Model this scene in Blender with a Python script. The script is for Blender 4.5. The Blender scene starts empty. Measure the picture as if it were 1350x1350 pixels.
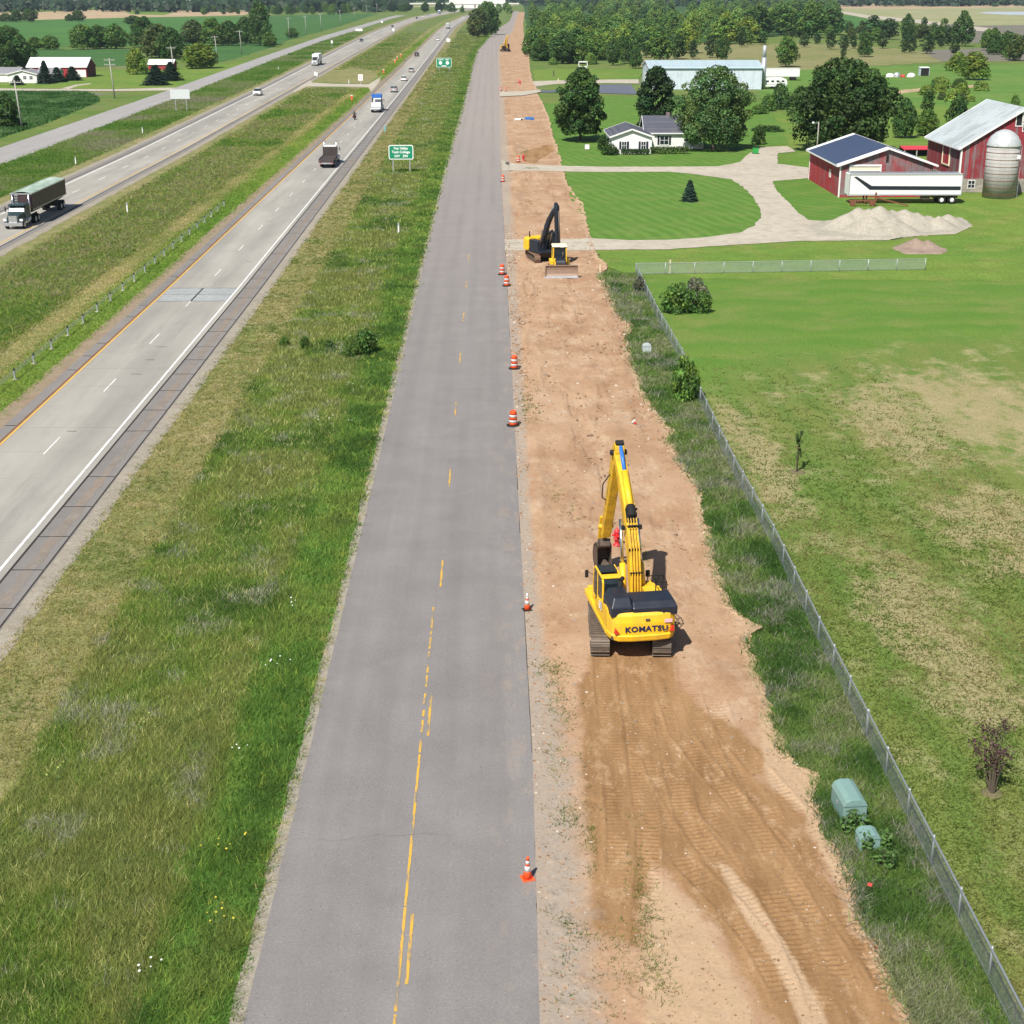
import bpy, bmesh, math, random
import numpy as np
from mathutils import Vector, Matrix

random.seed(7)
R = math.radians
SC = bpy.context.scene
COL = SC.collection

# ------------------------------------------------------------------ camera geometry
CAM_H = 27.6
FPX = 1934.0            # focal length in pixels of a 1350 px wide frame
TANP = 690.0 / FPX
PITCH = math.atan(TANP)
CP, SP = math.cos(PITCH), math.sin(PITCH)
YAW = math.atan(27.0 * CP / FPX)
_fw = Vector((math.sin(YAW) * CP, math.cos(YAW) * CP, -SP))
_rt = Vector((math.cos(YAW), -math.sin(YAW), 0))
_up = _rt.cross(_fw)

def ray(px, py):
    return _fw + _rt * ((px - 675) / FPX) + _up * ((675 - py) / FPX)

def P(px, py, h=0.0):
    """surveyed ground point for a spot of the photograph"""
    d = ray(px, py)
    t = (h - CAM_H) / d.z
    return Vector((d.x * t, d.y * t, h))

def RY(py):
    return P(648, py).y

def depth(p):
    return (Vector(p) - Vector((0, 0, CAM_H))).dot(_fw)

def mpp(p):
    """metres per photograph pixel at a place"""
    return depth(p) / FPX

def height_to(p, py):
    """height of something standing at p whose top reaches picture row py"""
    d = ray(675, py)
    t = p[1] / d.y
    return CAM_H + d.z * t

def S(r, g, b):
    f = lambda c: (c / 255 / 12.92) if c <= 10 else (((c / 255) + 0.055) / 1.055) ** 2.4
    return (f(r), f(g), f(b), 1)

def lin(r, g, b):
    return (r, g, b, 1)

# ------------------------------------------------------------------ numpy noise
def _hash(ix, iy, seed):
    n = (ix.astype(np.int64) * 374761393 + iy.astype(np.int64) * 668265263 + seed * 144665) & 0x7fffffff
    n = ((n ^ (n >> 13)) * 1274126177) & 0x7fffffff
    return ((n ^ (n >> 16)) & 0xffff) / 65535.0

def vnoise(x, y, seed=0):
    x = np.asarray(x, float); y = np.asarray(y, float)
    ix = np.floor(x); iy = np.floor(y)
    fx = x - ix; fy = y - iy
    fx = fx * fx * (3 - 2 * fx); fy = fy * fy * (3 - 2 * fy)
    a = _hash(ix, iy, seed); b = _hash(ix + 1, iy, seed)
    c = _hash(ix, iy + 1, seed); d = _hash(ix + 1, iy + 1, seed)
    return (a * (1 - fx) + b * fx) * (1 - fy) + (c * (1 - fx) + d * fx) * fy

def fbm(x, y, seed=0, octs=3):
    s = 0; a = 0.5; t = 0
    for i in range(octs):
        s = s + a * vnoise(np.asarray(x) * 2 ** i, np.asarray(y) * 2 ** i, seed + i * 17)
        t += a; a *= 0.5
    return s / t

def sstep(a, b, x):
    t = np.clip((x - a) / (b - a), 0, 1)
    return t * t * (3 - 2 * t)

# ------------------------------------------------------------------ object properties
def tag(o, label=None, cat=None, group=None, kind=None):
    if label: o['label'] = label
    if cat: o['category'] = cat
    if group: o['group'] = group
    if kind: o['kind'] = kind
    return o

def thing(name, label, cat, loc=(0, 0, 0), rz=0.0, group=None):
    o = bpy.data.objects.new(name, None)
    o.empty_display_size = 0.5
    COL.objects.link(o)
    o.location = loc
    o.rotation_euler = (0, 0, rz)
    return tag(o, label, cat, group)

def link(name, me, parent=None):
    o = bpy.data.objects.new(name, me)
    COL.objects.link(o)
    if parent: o.parent = parent
    return o

def copy_tree(o, parent=None):
    c = o.copy(); COL.objects.link(c)
    if parent: c.parent = parent
    for ch in list(o.children): copy_tree(ch, c)
    return c

def np_mesh(name, verts, faces, mats, col=None, smooth=False, attrs=None):
    """fast mesh from numpy arrays; faces (n,k)"""
    me = bpy.data.meshes.new(name)
    n, k = faces.shape
    me.vertices.add(len(verts)); me.loops.add(n * k); me.polygons.add(n)
    me.vertices.foreach_set('co', np.asarray(verts, np.float32).ravel())
    me.loops.foreach_set('vertex_index', np.asarray(faces, np.int32).ravel())
    me.polygons.foreach_set('loop_start', np.arange(0, n * k, k, dtype=np.int32))
    if smooth: me.polygons.foreach_set('use_smooth', np.ones(n, dtype=bool))
    me.update(calc_edges=True)
    if col is not None:
        a = me.color_attributes.new('tint', 'FLOAT_COLOR', 'POINT')
        c = np.ones((len(verts), 4), np.float32); c[:, :3] = col
        a.data.foreach_set('color', c.ravel())
    for an, av in (attrs or {}).items():
        a = me.attributes.new(an, 'FLOAT', 'POINT')
        a.data.foreach_set('value', np.asarray(av, np.float32).ravel())
    for m in (mats if isinstance(mats, (list, tuple)) else [mats]): me.materials.append(m)
    return me

# ------------------------------------------------------------------ mesh builder
class MB:
    def __init__(s):
        s.v = []; s.f = []; s.mi = []; s.mats = []; s.cur = 0; s.M = None; s.sm = []
        s.smooth = False
    def mat(s, m):
        if m not in s.mats: s.mats.append(m)
        s.cur = s.mats.index(m); return s
    def xf(s, M=None):
        s.M = M; return s
    def add(s, vs, fs):
        b = len(s.v)
        for p in vs:
            p = Vector(p)
            if s.M is not None: p = s.M @ p
            s.v.append(p)
        for f in fs:
            s.f.append([b + i for i in f]); s.mi.append(s.cur); s.sm.append(s.smooth)
        return s
    def box(s, cx, cy, cz, sx, sy, sz, rz=0, rx=0, ry=0, tx=1, ty=1):
        """box centred at c; tx, ty shrink the top"""
        m = Matrix.Translation((cx, cy, cz)) @ Matrix.Rotation(rz, 4, 'Z') @ Matrix.Rotation(ry, 4, 'Y') @ Matrix.Rotation(rx, 4, 'X')
        x, y, z = sx / 2, sy / 2, sz / 2
        vs = [(-x, -y, -z), (x, -y, -z), (x, y, -z), (-x, y, -z),
              (-x * tx, -y * ty, z), (x * tx, -y * ty, z), (x * tx, y * ty, z), (-x * tx, y * ty, z)]
        return s.add([m @ Vector(p) for p in vs], [(0, 3, 2, 1), (4, 5, 6, 7), (0, 1, 5, 4), (1, 2, 6, 5), (2, 3, 7, 6), (3, 0, 4, 7)])
    def b2(s, x0, x1, y0, y1, z0, z1):
        return s.box((x0 + x1) / 2, (y0 + y1) / 2, (z0 + z1) / 2, abs(x1 - x0), abs(y1 - y0), abs(z1 - z0))
    def prism(s, pts, a0, a1, axis='x'):
        n = len(pts)
        def q(p, a):
            if axis == 'x': return (a, p[0], p[1])
            if axis == 'y': return (p[0], a, p[1])
            return (p[0], p[1], a)
        vs = [q(p, a0) for p in pts] + [q(p, a1) for p in pts]
        fs = [list(range(n))[::-1], list(range(n, 2 * n))]
        fs += [(i, (i + 1) % n, n + (i + 1) % n, n + i) for i in range(n)]
        return s.add(vs, fs)
    def cyl(s, p0, p1, r0, r1=None, n=12, caps=True):
        r1 = r0 if r1 is None else r1
        p0 = Vector(p0); p1 = Vector(p1); d = (p1 - p0)
        if d.length < 1e-9: return s
        d.normalize()
        a = d.orthogonal().normalized(); b = d.cross(a)
        vs = []
        for p, r in ((p0, r0), (p1, r1)):
            for i in range(n):
                t = 2 * math.pi * i / n
                vs.append(p + a * math.cos(t) * r + b * math.sin(t) * r)
        fs = [(i, (i + 1) % n, n + (i + 1) % n, n + i) for i in range(n)]
        sm = s.smooth; s.smooth = n > 7
        s.add(vs, fs); s.smooth = sm
        if caps:
            s.f.append([len(s.v) - 2 * n + i for i in range(n)][::-1]); s.mi.append(s.cur); s.sm.append(False)
            s.f.append([len(s.v) - n + i for i in range(n)]); s.mi.append(s.cur); s.sm.append(False)
        return s
    def tube(s, pts, r, n=6):
        for a, b in zip(pts[:-1], pts[1:]): s.cyl(a, b, r, r, n)
        return s
    def bar(s, p0, p1, w, h, up=(0, 0, 1)):
        """rectangular bar from p0 to p1"""
        p0 = Vector(p0); p1 = Vector(p1); d = (p1 - p0).normalized()
        u = Vector(up); side = d.cross(u)
        if side.length < 1e-6: side = d.orthogonal()
        side.normalize(); u = side.cross(d)
        a = side * w / 2; b = u * h / 2
        vs = [p0 - a - b, p0 + a - b, p0 + a + b, p0 - a + b, p1 - a - b, p1 + a - b, p1 + a + b, p1 - a + b]
        return s.add(vs, [(0, 3, 2, 1), (4, 5, 6, 7), (0, 1, 5, 4), (1, 2, 6, 5), (2, 3, 7, 6), (3, 0, 4, 7)])
    def lathe(s, prof, c=(0, 0, 0), n=16, closed_top=True):
        c = Vector(c); vs = []; m = len(prof)
        for (r, z) in prof:
            for i in range(n):
                t = 2 * math.pi * i / n
                vs.append(c + Vector((r * math.cos(t), r * math.sin(t), z)))
        fs = []
        for j in range(m - 1):
            for i in range(n):
                fs.append((j * n + i, j * n + (i + 1) % n, (j + 1) * n + (i + 1) % n, (j + 1) * n + i))
        sm = s.smooth; s.smooth = True
        s.add(vs, fs); s.smooth = sm
        b = len(s.v) - m * n
        s.f.append([b + i for i in range(n)][::-1]); s.mi.append(s.cur); s.sm.append(False)
        if closed_top and prof[-1][0] > 1e-4:
            s.f.append([b + (m - 1) * n + i for i in range(n)]); s.mi.append(s.cur); s.sm.append(False)
        return s
    def quad(s, a, b, c, d):
        return s.add([a, b, c, d], [(0, 1, 2, 3)])
    def loft(s, rings, caps=True):
        n = len(rings[0]); vs = [p for r in rings for p in r]; fs = []
        for j in range(len(rings) - 1):
            for i in range(n):
                fs.append((j * n + i, j * n + (i + 1) % n, (j + 1) * n + (i + 1) % n, (j + 1) * n + i))
        if caps:
            fs.append(list(range(n))[::-1]); fs.append([(len(rings) - 1) * n + i for i in range(n)])
        return s.add(vs, fs)
    def mesh(s, name, m=None, bevel=0, seg=1):
        if m is not None: s.mats = [m]; s.mi = [0] * len(s.f)
        me = bpy.data.meshes.new(name)
        me.from_pydata([tuple(p) for p in s.v], [], s.f)
        for mm in s.mats: me.materials.append(mm)
        me.polygons.foreach_set('material_index', s.mi)
        me.polygons.foreach_set('use_smooth', s.sm)
        bm = bmesh.new(); bm.from_mesh(me)
        bmesh.ops.recalc_face_normals(bm, faces=bm.faces)
        if bevel > 0:
            ed = [e for e in bm.edges if len(e.link_faces) == 2 and e.calc_face_angle(0) > R(28)]
            bmesh.ops.bevel(bm, geom=ed, offset=bevel, segments=seg, affect='EDGES', clamp_overlap=True, profile=0.5)
        bm.to_mesh(me); bm.free()
        me.update()
        return me
    def build(s, name, m=None, parent=None, bevel=0, seg=1):
        return link(name, s.mesh(name, m, bevel, seg), parent)

def text_mesh(body, size, mat, extrude=0.004, bold=0.0, align='CENTER', sx=1.0, spacing=1.0):
    cu = bpy.data.curves.new('lettering', 'FONT')
    cu.body = body; cu.size = size; cu.extrude = extrude; cu.offset = bold
    cu.align_x = align; cu.align_y = 'CENTER'; cu.space_line = 1.0; cu.space_character = spacing
    cu.resolution_u = 3
    o = bpy.data.objects.new('lettering', cu); COL.objects.link(o)
    dg = bpy.context.evaluated_depsgraph_get()
    me = bpy.data.meshes.new_from_object(o.evaluated_get(dg))
    bpy.data.objects.remove(o); bpy.data.curves.remove(cu)
    for v in me.vertices: v.co.x *= sx
    me.materials.clear(); me.materials.append(mat)
    return me
# ------------------------------------------------------------------ materials
class NT:
    def __init__(s, name):
        s.m = bpy.data.materials.new(name); s.m.use_nodes = True
        s.t = s.m.node_tree; s.n = s.t.nodes; s.l = s.t.links
        s.b = s.n['Principled BSDF']; s.out = s.n['Material Output']
        s.coord = s.n.new('ShaderNodeTexCoord').outputs['Object']
    def put(s, sock, v):
        if isinstance(v, bpy.types.NodeSocket): s.l.new(v, sock)
        else: sock.default_value = v
    def scaled(s, sc):
        n = s.n.new('ShaderNodeVectorMath'); n.operation = 'MULTIPLY'
        s.l.new(s.coord, n.inputs[0]); n.inputs[1].default_value = sc
        return n.outputs[0]
    def noise(s, scale, detail=3, rough=0.55, sc=None, dist=0.0):
        n = s.n.new('ShaderNodeTexNoise')
        n.inputs['Scale'].default_value = scale; n.inputs['Detail'].default_value = detail
        n.inputs['Roughness'].default_value = rough; n.inputs['Distortion'].default_value = dist
        s.l.new(s.scaled(sc) if sc else s.coord, n.inputs['Vector'])
        return n.outputs['Fac']
    def vor(s, scale, feature='F1', sc=None):
        n = s.n.new('ShaderNodeTexVoronoi'); n.feature = feature
        n.inputs['Scale'].default_value = scale
        s.l.new(s.scaled(sc) if sc else s.coord, n.inputs['Vector'])
        return n.outputs['Distance']
    def wave(s, scale, axis='X', dist=0, dscale=1, sc=None, prof='SIN'):
        n = s.n.new('ShaderNodeTexWave'); n.bands_direction = axis; n.wave_profile = prof
        n.inputs['Scale'].default_value = scale; n.inputs['Distortion'].default_value = dist
        n.inputs['Detail Scale'].default_value = dscale
        s.l.new(s.scaled(sc) if sc else s.coord, n.inputs['Vector'])
        return n.outputs['Fac']
    def rng(s, f, a, b, c=0.0, d=1.0):
        n = s.n.new('ShaderNodeMapRange'); n.clamp = True
        s.put(n.inputs[0], f)
        for i, v in enumerate((a, b, c, d)): n.inputs[i + 1].default_value = v
        return n.outputs[0]
    def math(s, op, a, b=0.0):
        n = s.n.new('ShaderNodeMath'); n.operation = op
        s.put(n.inputs[0], a); s.put(n.inputs[1], b)
        return n.outputs[0]
    def mix(s, f, a, b, mode='MIX'):
        n = s.n.new('ShaderNodeMix'); n.data_type = 'RGBA'; n.blend_type = mode
        s.put(n.inputs['Factor'], f); s.put(n.inputs['A'], a); s.put(n.inputs['B'], b)
        return n.outputs['Result']
    def grey(s, f, lo, hi):
        v = s.rng(f, 0.25, 0.75, lo, hi)
        c = s.n.new('ShaderNodeCombineColor')
        for i in range(3): s.l.new(v, c.inputs[i])
        return c.outputs[0]
    def attr(s, name):
        n = s.n.new('ShaderNodeAttribute'); n.attribute_name = name
        return n
    def xyz(s):
        n = s.n.new('ShaderNodeSeparateXYZ'); s.l.new(s.coord, n.inputs[0]); return n.outputs
    def bump(s, f, strength=0.3, dist=0.05):
        n = s.n.new('ShaderNodeBump'); n.inputs['Strength'].default_value = strength
        n.inputs['Distance'].default_value = dist
        s.l.new(f, n.inputs['Height']); s.l.new(n.outputs[0], s.b.inputs['Normal'])
    def done(s, col, rough=0.9, metal=0.0, spec=0.3):
        s.put(s.b.inputs['Base Color'], col); s.put(s.b.inputs['Roughness'], rough)
        s.b.inputs['Metallic'].default_value = metal
        s.b.inputs['Specular IOR Level'].default_value = spec
        return s.m

_mc = {}
def paint(name, c, rough=0.45, metal=0.0, dirt=0.25, dirtcol=(0.16, 0.12, 0.085, 1), scale=2.5, spec=0.5):
    """painted or plain surface with worn, dusty patches of its own"""
    if name in _mc: return _mc[name]
    t = NT(name)
    n = t.noise(scale, 5, 0.65)
    f = t.rng(n, 0.45, 0.8, 0.0, dirt)
    col = t.mix(f, c, dirtcol)
    col = t.mix(1.0, col, t.grey(t.noise(scale * 9, 2), 0.88, 1.12), 'MULTIPLY')
    m = t.done(col, t.rng(n, 0.3, 0.8, rough, min(1, rough + 0.25)), metal, spec)
    _mc[name] = m
    return m

def ground_mat(name, c1, c2, c3=None, big=0.08, mid=0.7, fine=6.0, lo=0.75, hi=1.25, c3amt=0.5, bump=0.35, stretch=None, bdist=0.08, rough=0.95, c4=None, c4scale=.06):
    t = NT(name)
    f = t.rng(t.noise(big, 4, 0.6, stretch), 0.35, 0.65)
    col = t.mix(f, c1, c2)
    if c3:
        g = t.rng(t.noise(mid, 5, 0.65, stretch), 0.5, 0.68, 0, c3amt)
        col = t.mix(g, col, c3)
    if c4:
        col = t.mix(t.rng(t.noise(c4scale, 6, .68, (1, .6, 1)), .56, .66, 0, .75), col, c4)
    fn = t.noise(fine, 4, 0.7)
    col = t.mix(1.0, col, t.grey(fn, lo, hi), 'MULTIPLY')
    col = t.mix(1.0, col, t.grey(t.noise(mid * 1.7, 4, .7), 0.82, 1.18), 'MULTIPLY')
    if bump: t.bump(fn, bump, bdist)
    return t.done(col, rough, 0, 0.15)

# ground covers
M_MEADOW = ground_mat('meadow_grass', lin(.085, .15, .028), lin(.13, .17, .04), lin(.18, .17, .07), 0.02, 0.12, 2.2, .55, 1.45, c4=lin(.17, .15, .13), c4scale=.05)
M_LUSH = ground_mat('lush_grass', lin(.06, .155, .025), lin(.09, .18, .032), lin(.045, .11, .02), 0.12, 0.6, 5, .55, 1.45)
M_TALL = ground_mat('tall_grass', lin(.075, .115, .028), lin(.105, .14, .036), lin(.14, .13, .06), 0.1, 0.6, 7, .5, 1.5)
M_TALLFAR = ground_mat('tall_grass_far', lin(.08, .145, .027), lin(.13, .165, .04), lin(.19, .17, .08), 0.035, 0.2, 3, .5, 1.5, .75, c4=lin(.17, .145, .14), c4scale=.045)
M_MOWN = ground_mat('mown_dry_grass', lin(.14, .165, .05), lin(.215, .195, .085), lin(.31, .255, .14), 0.06, .45, 7, .5, 1.5, .8)
M_MOWNGREEN = ground_mat('mown_green_verge', lin(.11, .185, .03), lin(.165, .205, .05), lin(.085, .15, .025), 0.07, .35, 6, .55, 1.4)
M_GRAVEL = ground_mat('shoulder_gravel', lin(.27, .245, .20), lin(.32, .285, .23), lin(.2, .17, .12), 0.3, 1.2, 14, .6, 1.35, .6, .5, None, .03)
M_REDGRAVEL = ground_mat('red_gravel', lin(.24, .18, .125), lin(.28, .22, .155), lin(.14, .16, .06), 0.3, 1.0, 14, .65, 1.3, .5, .5, None, .03)
M_DRIVE = ground_mat('driveway_gravel', lin(.38, .34, .275), lin(.43, .39, .32), lin(.3, .255, .19), 0.08, .4, 7, .8, 1.2, .6, .4, None, .04)
M_PILE = ground_mat('stockpiled_gravel', lin(.33, .305, .25), lin(.37, .34, .28), lin(.28, .25, .2), 0.3, 1.5, 7, .75, 1.25, .5, .6, None, .08)
M_BROWNPILE = ground_mat('brown_sand', lin(.25, .19, .15), lin(.29, .22, .175), None, 0.4, 1.5, 7, .75, 1.25, .5, .6, None, .08)
M_CROP = ground_mat('crop_rows', lin(.035, .10, .026), lin(.055, .125, .032), lin(.08, .155, .055), 0.03, 0.35, 1.5, .5, 1.6, .6, .6, None, .3)
M_CROP2 = ground_mat('crop_field_bright', lin(.05, .135, .032), lin(.07, .16, .036), lin(.045, .11, .03), 0.012, .06, .8, .7, 1.3)
M_TAN = ground_mat('ripe_field', lin(.36, .27, .165), lin(.42, .31, .2), lin(.2, .2, .08), 0.01, .05, .5, .85, 1.15)
M_PALEFIELD = ground_mat('pale_stubble', lin(.24, .26, .12), lin(.3, .28, .16), lin(.17, .21, .08), 0.008, .03, .4, .85, 1.15)
M_MAUVE = ground_mat('mauve_weeds', lin(.15, .14, .12), lin(.17, .155, .125), lin(.09, .12, .05), 0.03, .2, 2, .7, 1.3)
M_PADASPHALT = ground_mat('dark_asphalt_pad', lin(.10, .115, .15), lin(.12, .13, .16), None, 0.1, .6, 4, .85, 1.15)

def lawn_mat(name, c1, c2, angle, width, wob=0.6):
    """striped lawn: the mower lays the blades two ways"""
    t = NT(name)
    ca, sa = math.cos(angle), math.sin(angle)
    o = t.xyz()
    u = t.math('ADD', t.math('MULTIPLY', o[0], ca), t.math('MULTIPLY', o[1], sa))
    u = t.math('ADD', u, t.math('MULTIPLY', t.noise(0.12, 2), wob * 4))
    w = t.math('SINE', t.math('MULTIPLY', u, 2 * math.pi / width))
    col = t.mix(t.math('MULTIPLY', t.rng(w, -0.6, 0.6), t.rng(t.noise(.11, 3), .35, .6, .25, 1)), c1, c2)
    col = t.mix(t.rng(t.noise(0.2, 6, .65), .48, .68, 0, .6), col, lin(.15, .20, .05))
    col = t.mix(t.rng(t.noise(0.5, 5, .7), .56, .72, 0, .5), col, lin(.05, .12, .02))
    fn = t.noise(4, 4, .7)
    col = t.mix(1.0, col, t.grey(fn, .7, 1.3), 'MULTIPLY')
    t.bump(fn, .3, .08)
    return t.done(col, .95, 0, .15)
M_LAWN = lawn_mat('striped_lawn', lin(.078, .165, .024), lin(.105, .20, .034), R(14), 1.9)
M_LAWN2 = lawn_mat('striped_lawn_side', lin(.075, .16, .023), lin(.10, .195, .03), R(35), 2.0)
M_YARD = ground_mat('farm_lawn', lin(.095, .18, .027), lin(.14, .205, .036), lin(.19, .205, .055), 0.03, .16, 3, .6, 1.4, .7)
M_LOTGREEN = lawn_mat('lot_grass_green', lin(.085, .185, .026), lin(.105, .20, .034), R(92), 7, 1.2)

def lot_mat():
    """dry lot: green growth, bleached patches and mower lines"""
    t = NT('dry_lot_grass')
    o = t.xyz()
    big = t.noise(0.09, 5, .62)
    dry = t.noise(0.32, 6, .7, (1, .8, 1))
    col = t.mix(t.rng(big, .35, .62), lin(.105, .165, .032), lin(.15, .175, .046))
    w = t.math('SINE', t.math('MULTIPLY', t.math('ADD', o[0], t.math('MULTIPLY', t.noise(.1, 2), 5.0)), 2 * math.pi / 3.1))
    col = t.mix(t.rng(w, .0, .9, 0, .6), col, lin(.09, .155, .03))
    fnear = t.rng(o[1], 62, 120, .5, .8)
    col = t.mix(t.math('MULTIPLY', t.rng(dry, .53, .7), fnear), col, lin(.38, .32, .18))
    wob = t.math('ADD', t.math('ADD', o[1], t.math('MULTIPLY', t.math('SUBTRACT', t.noise(.07, 4, .6), .5), 22)), t.math('MULTIPLY', t.rng(o[0], 15, 32, 1, 0), 14))
    w2 = t.math('SINE', t.math('MULTIPLY', t.math('ADD', o[1], t.math('MULTIPLY', t.noise(.08, 3), 14.0)), 2 * math.pi / 5.5))
    gcol = t.mix(t.rng(w2, -.5, .9, .2, .65), lin(.08, .17, .024), lin(.12, .195, .034))
    gcol = t.mix(t.rng(t.noise(.16, 5, .65), .48, .68, 0, .7), gcol, lin(.17, .195, .055))
    def patch(cx, cy, rx, ry):
        dx = t.math('MULTIPLY', t.math('SUBTRACT', o[0], cx), 1 / rx); dy = t.math('MULTIPLY', t.math('SUBTRACT', o[1], cy), 1 / ry)
        return t.rng(t.math('ADD', t.math('MULTIPLY', dx, dx), t.math('MULTIPLY', dy, dy)), 0, 1.5, 1, 0)
    pt = None
    for px, py, rx, ry in ((1290, 540, 9, 15), (1180, 560, 4, 12), (1330, 700, 5, 9), (1200, 800, 3, 9), (1000, 600, 2, 16), (1280, 900, 3, 5), (930, 440, 2.5, 9)):
        q = P(px, py); f_ = patch(q.x, q.y, rx, ry); pt = f_ if pt is None else t.math('MAXIMUM', pt, f_)
    pf = t.rng(t.math('ADD', t.math('MULTIPLY', pt, .8), t.math('MULTIPLY', t.math('SUBTRACT', t.noise(.55, 6, .75, (1, .6, 1)), .5), 2.4)), .35, .75)
    col = t.mix(t.math('MULTIPLY', t.math('MULTIPLY', pf, t.rng(pt, .02, .35)), .72), col, lin(.33, .265, .15))
    col = t.mix(t.rng(wob, 112, 122), col, gcol)
    fn = t.noise(8, 4, .72)
    col = t.mix(1.0, col, t.grey(fn, .5, 1.5), 'MULTIPLY')
    col = t.mix(t.rng(t.noise(2.6, 3, .7), .62, .72, 0, .5), col, lin(.06, .075, .02))
    t.bump(fn, .5, .06)
    return t.done(col, .95, 0, .15)
M_LOT = lot_mat()

def asphalt_mat(name, c1, c2, smudge=None, smudge_x=(0, 0), speck=.22, bands=True, crackx=None):
    t = NT(name)
    o = t.xyz()
    col = t.mix(t.rng(t.noise(1.0, 4, .6, (.55, .02, 1)), .3, .7), c1, c2)
    col = t.mix(1.0, col, t.grey(t.noise(.35, 5, .65), .88, 1.1), 'MULTIPLY')
    fn = t.noise(11, 4, .85)
    col = t.mix(1.0, col, t.grey(fn, 1 - speck, 1 + speck), 'MULTIPLY')
    col = t.mix(t.rng(t.vor(7), .08, .17, .4, 0), col, lin(.42, .39, .35))
    col = t.mix(t.rng(t.vor(4.3), .07, .14, .5, 0), col, lin(.06, .055, .05))
    if smudge:
        # dusty further along with view-angle brightening painted in, darker wheel paths in each lane
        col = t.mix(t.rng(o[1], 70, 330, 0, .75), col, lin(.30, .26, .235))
        wp = t.math('SINE', t.math('MULTIPLY', t.math('ADD', o[0], .4), 2 * math.pi / 2.05))
        col = t.mix(t.math('MULTIPLY', t.rng(wp, .1, 1, 0, .22), t.rng(t.noise(.25, 4, .6, (1, .12, 1)), .35, .6)), col, lin(.13, .125, .12))
        col = t.mix(t.math('MULTIPLY', t.rng(t.noise(.8, 5, .7, (1, .35, 1)), .6, .75, 0, .5), t.rng(t.noise(.09, 3), .45, .6)), col, lin(.15, .14, .135))
    # faint transverse cracks
    cr = t.math('ABSOLUTE', t.math('SINE', t.math('ADD', t.math('MULTIPLY', o[1], .21), t.math('MULTIPLY', t.noise(.35, 3, .6), .35))))
    col = t.mix(t.math('MULTIPLY', t.rng(cr, 0, .007, .5, 0), t.rng(t.noise(.3, 2), .45, .6)), col, lin(.07, .065, .06))
    if smudge:
        f = t.math('MULTIPLY', t.rng(t.noise(.8, 7, .78, (1, .35, 1)), .52, .72), t.rng(o[0], smudge_x[0], smudge_x[1]))
        col = t.mix(t.math('MULTIPLY', f, .6), col, smudge)
    t.bump(fn, .25, .01)
    return t.done(col, .88, 0, .25)
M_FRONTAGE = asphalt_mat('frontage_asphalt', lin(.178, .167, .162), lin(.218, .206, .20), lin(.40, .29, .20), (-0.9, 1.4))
M_LEFTROAD = asphalt_mat('far_frontage_asphalt', lin(.27, .26, .25), lin(.32, .31, .30))
M_SHOULDER = asphalt_mat('shoulder_asphalt', lin(.175, .165, .155), lin(.215, .20, .188))

def concrete_mat():
    t = NT('highway_concrete')
    col = t.mix(t.rng(t.noise(.9, 3, .55, (.32, .012, 1)), .35, .65), lin(.26, .25, .225), lin(.345, .325, .285))
    col = t.mix(1.0, col, t.grey(t.noise(.22, 5, .6, (1, .35, 1)), .86, 1.12), 'MULTIPLY')
    col = t.mix(t.rng(t.noise(.5, 6, .72, (1.2, .12, 1)), .52, .68, 0, .45), col, lin(.19, .18, .165))
    o = t.xyz()
    col = t.mix(1.0, col, t.grey(t.noise(16, 3, .7), .88, 1.12), 'MULTIPLY')
    # sawn joints across the slabs
    u = t.math('FRACT', t.math('MULTIPLY', o[1], 1 / 5.4))
    j = t.rng(t.math('ABSOLUTE', t.math('SUBTRACT', u, .5)), 0, .008, 1, 0)
    col = t.mix(t.math('MULTIPLY', j, t.rng(t.noise(.12, 2), .4, .65, .1, .7)), col, lin(.08, .075, .065))
    return t.done(col, .85, 0, .25)
M_CONCRETE = concrete_mat()
M_PATCH = ground_mat('patched_concrete', lin(.27, .29, .285), lin(.31, .33, .33), None, .3, 1, 12, .9, 1.1)
M_TAR = ground_mat('tar_joint', lin(.035, .03, .028), lin(.05, .045, .04), None, .5, 1, 8)
M_RUST = ground_mat('rusty_gutter', lin(.16, .09, .06), lin(.2, .12, .08), None, .5, 1, 8)

def line_mat(name, c, base, wear=.45, sc=(6, .8, 1)):
    t = NT(name)
    w = t.rng(t.noise(1.0, 5, .7, sc), wear, wear + .12)
    col = t.mix(w, base, c)
    return t.done(col, .7, 0, .3)
M_WHITELINE = line_mat('white_line_paint', lin(.66, .66, .64), lin(.34, .33, .31), .33)
M_YELLOWLINE = line_mat('yellow_line_paint', lin(.60, .35, .045), lin(.2, .185, .16), .42)
M_YELLOWEDGE = line_mat('yellow_edge_paint', lin(.62, .38, .08), lin(.3, .27, .2), .25)

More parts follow.
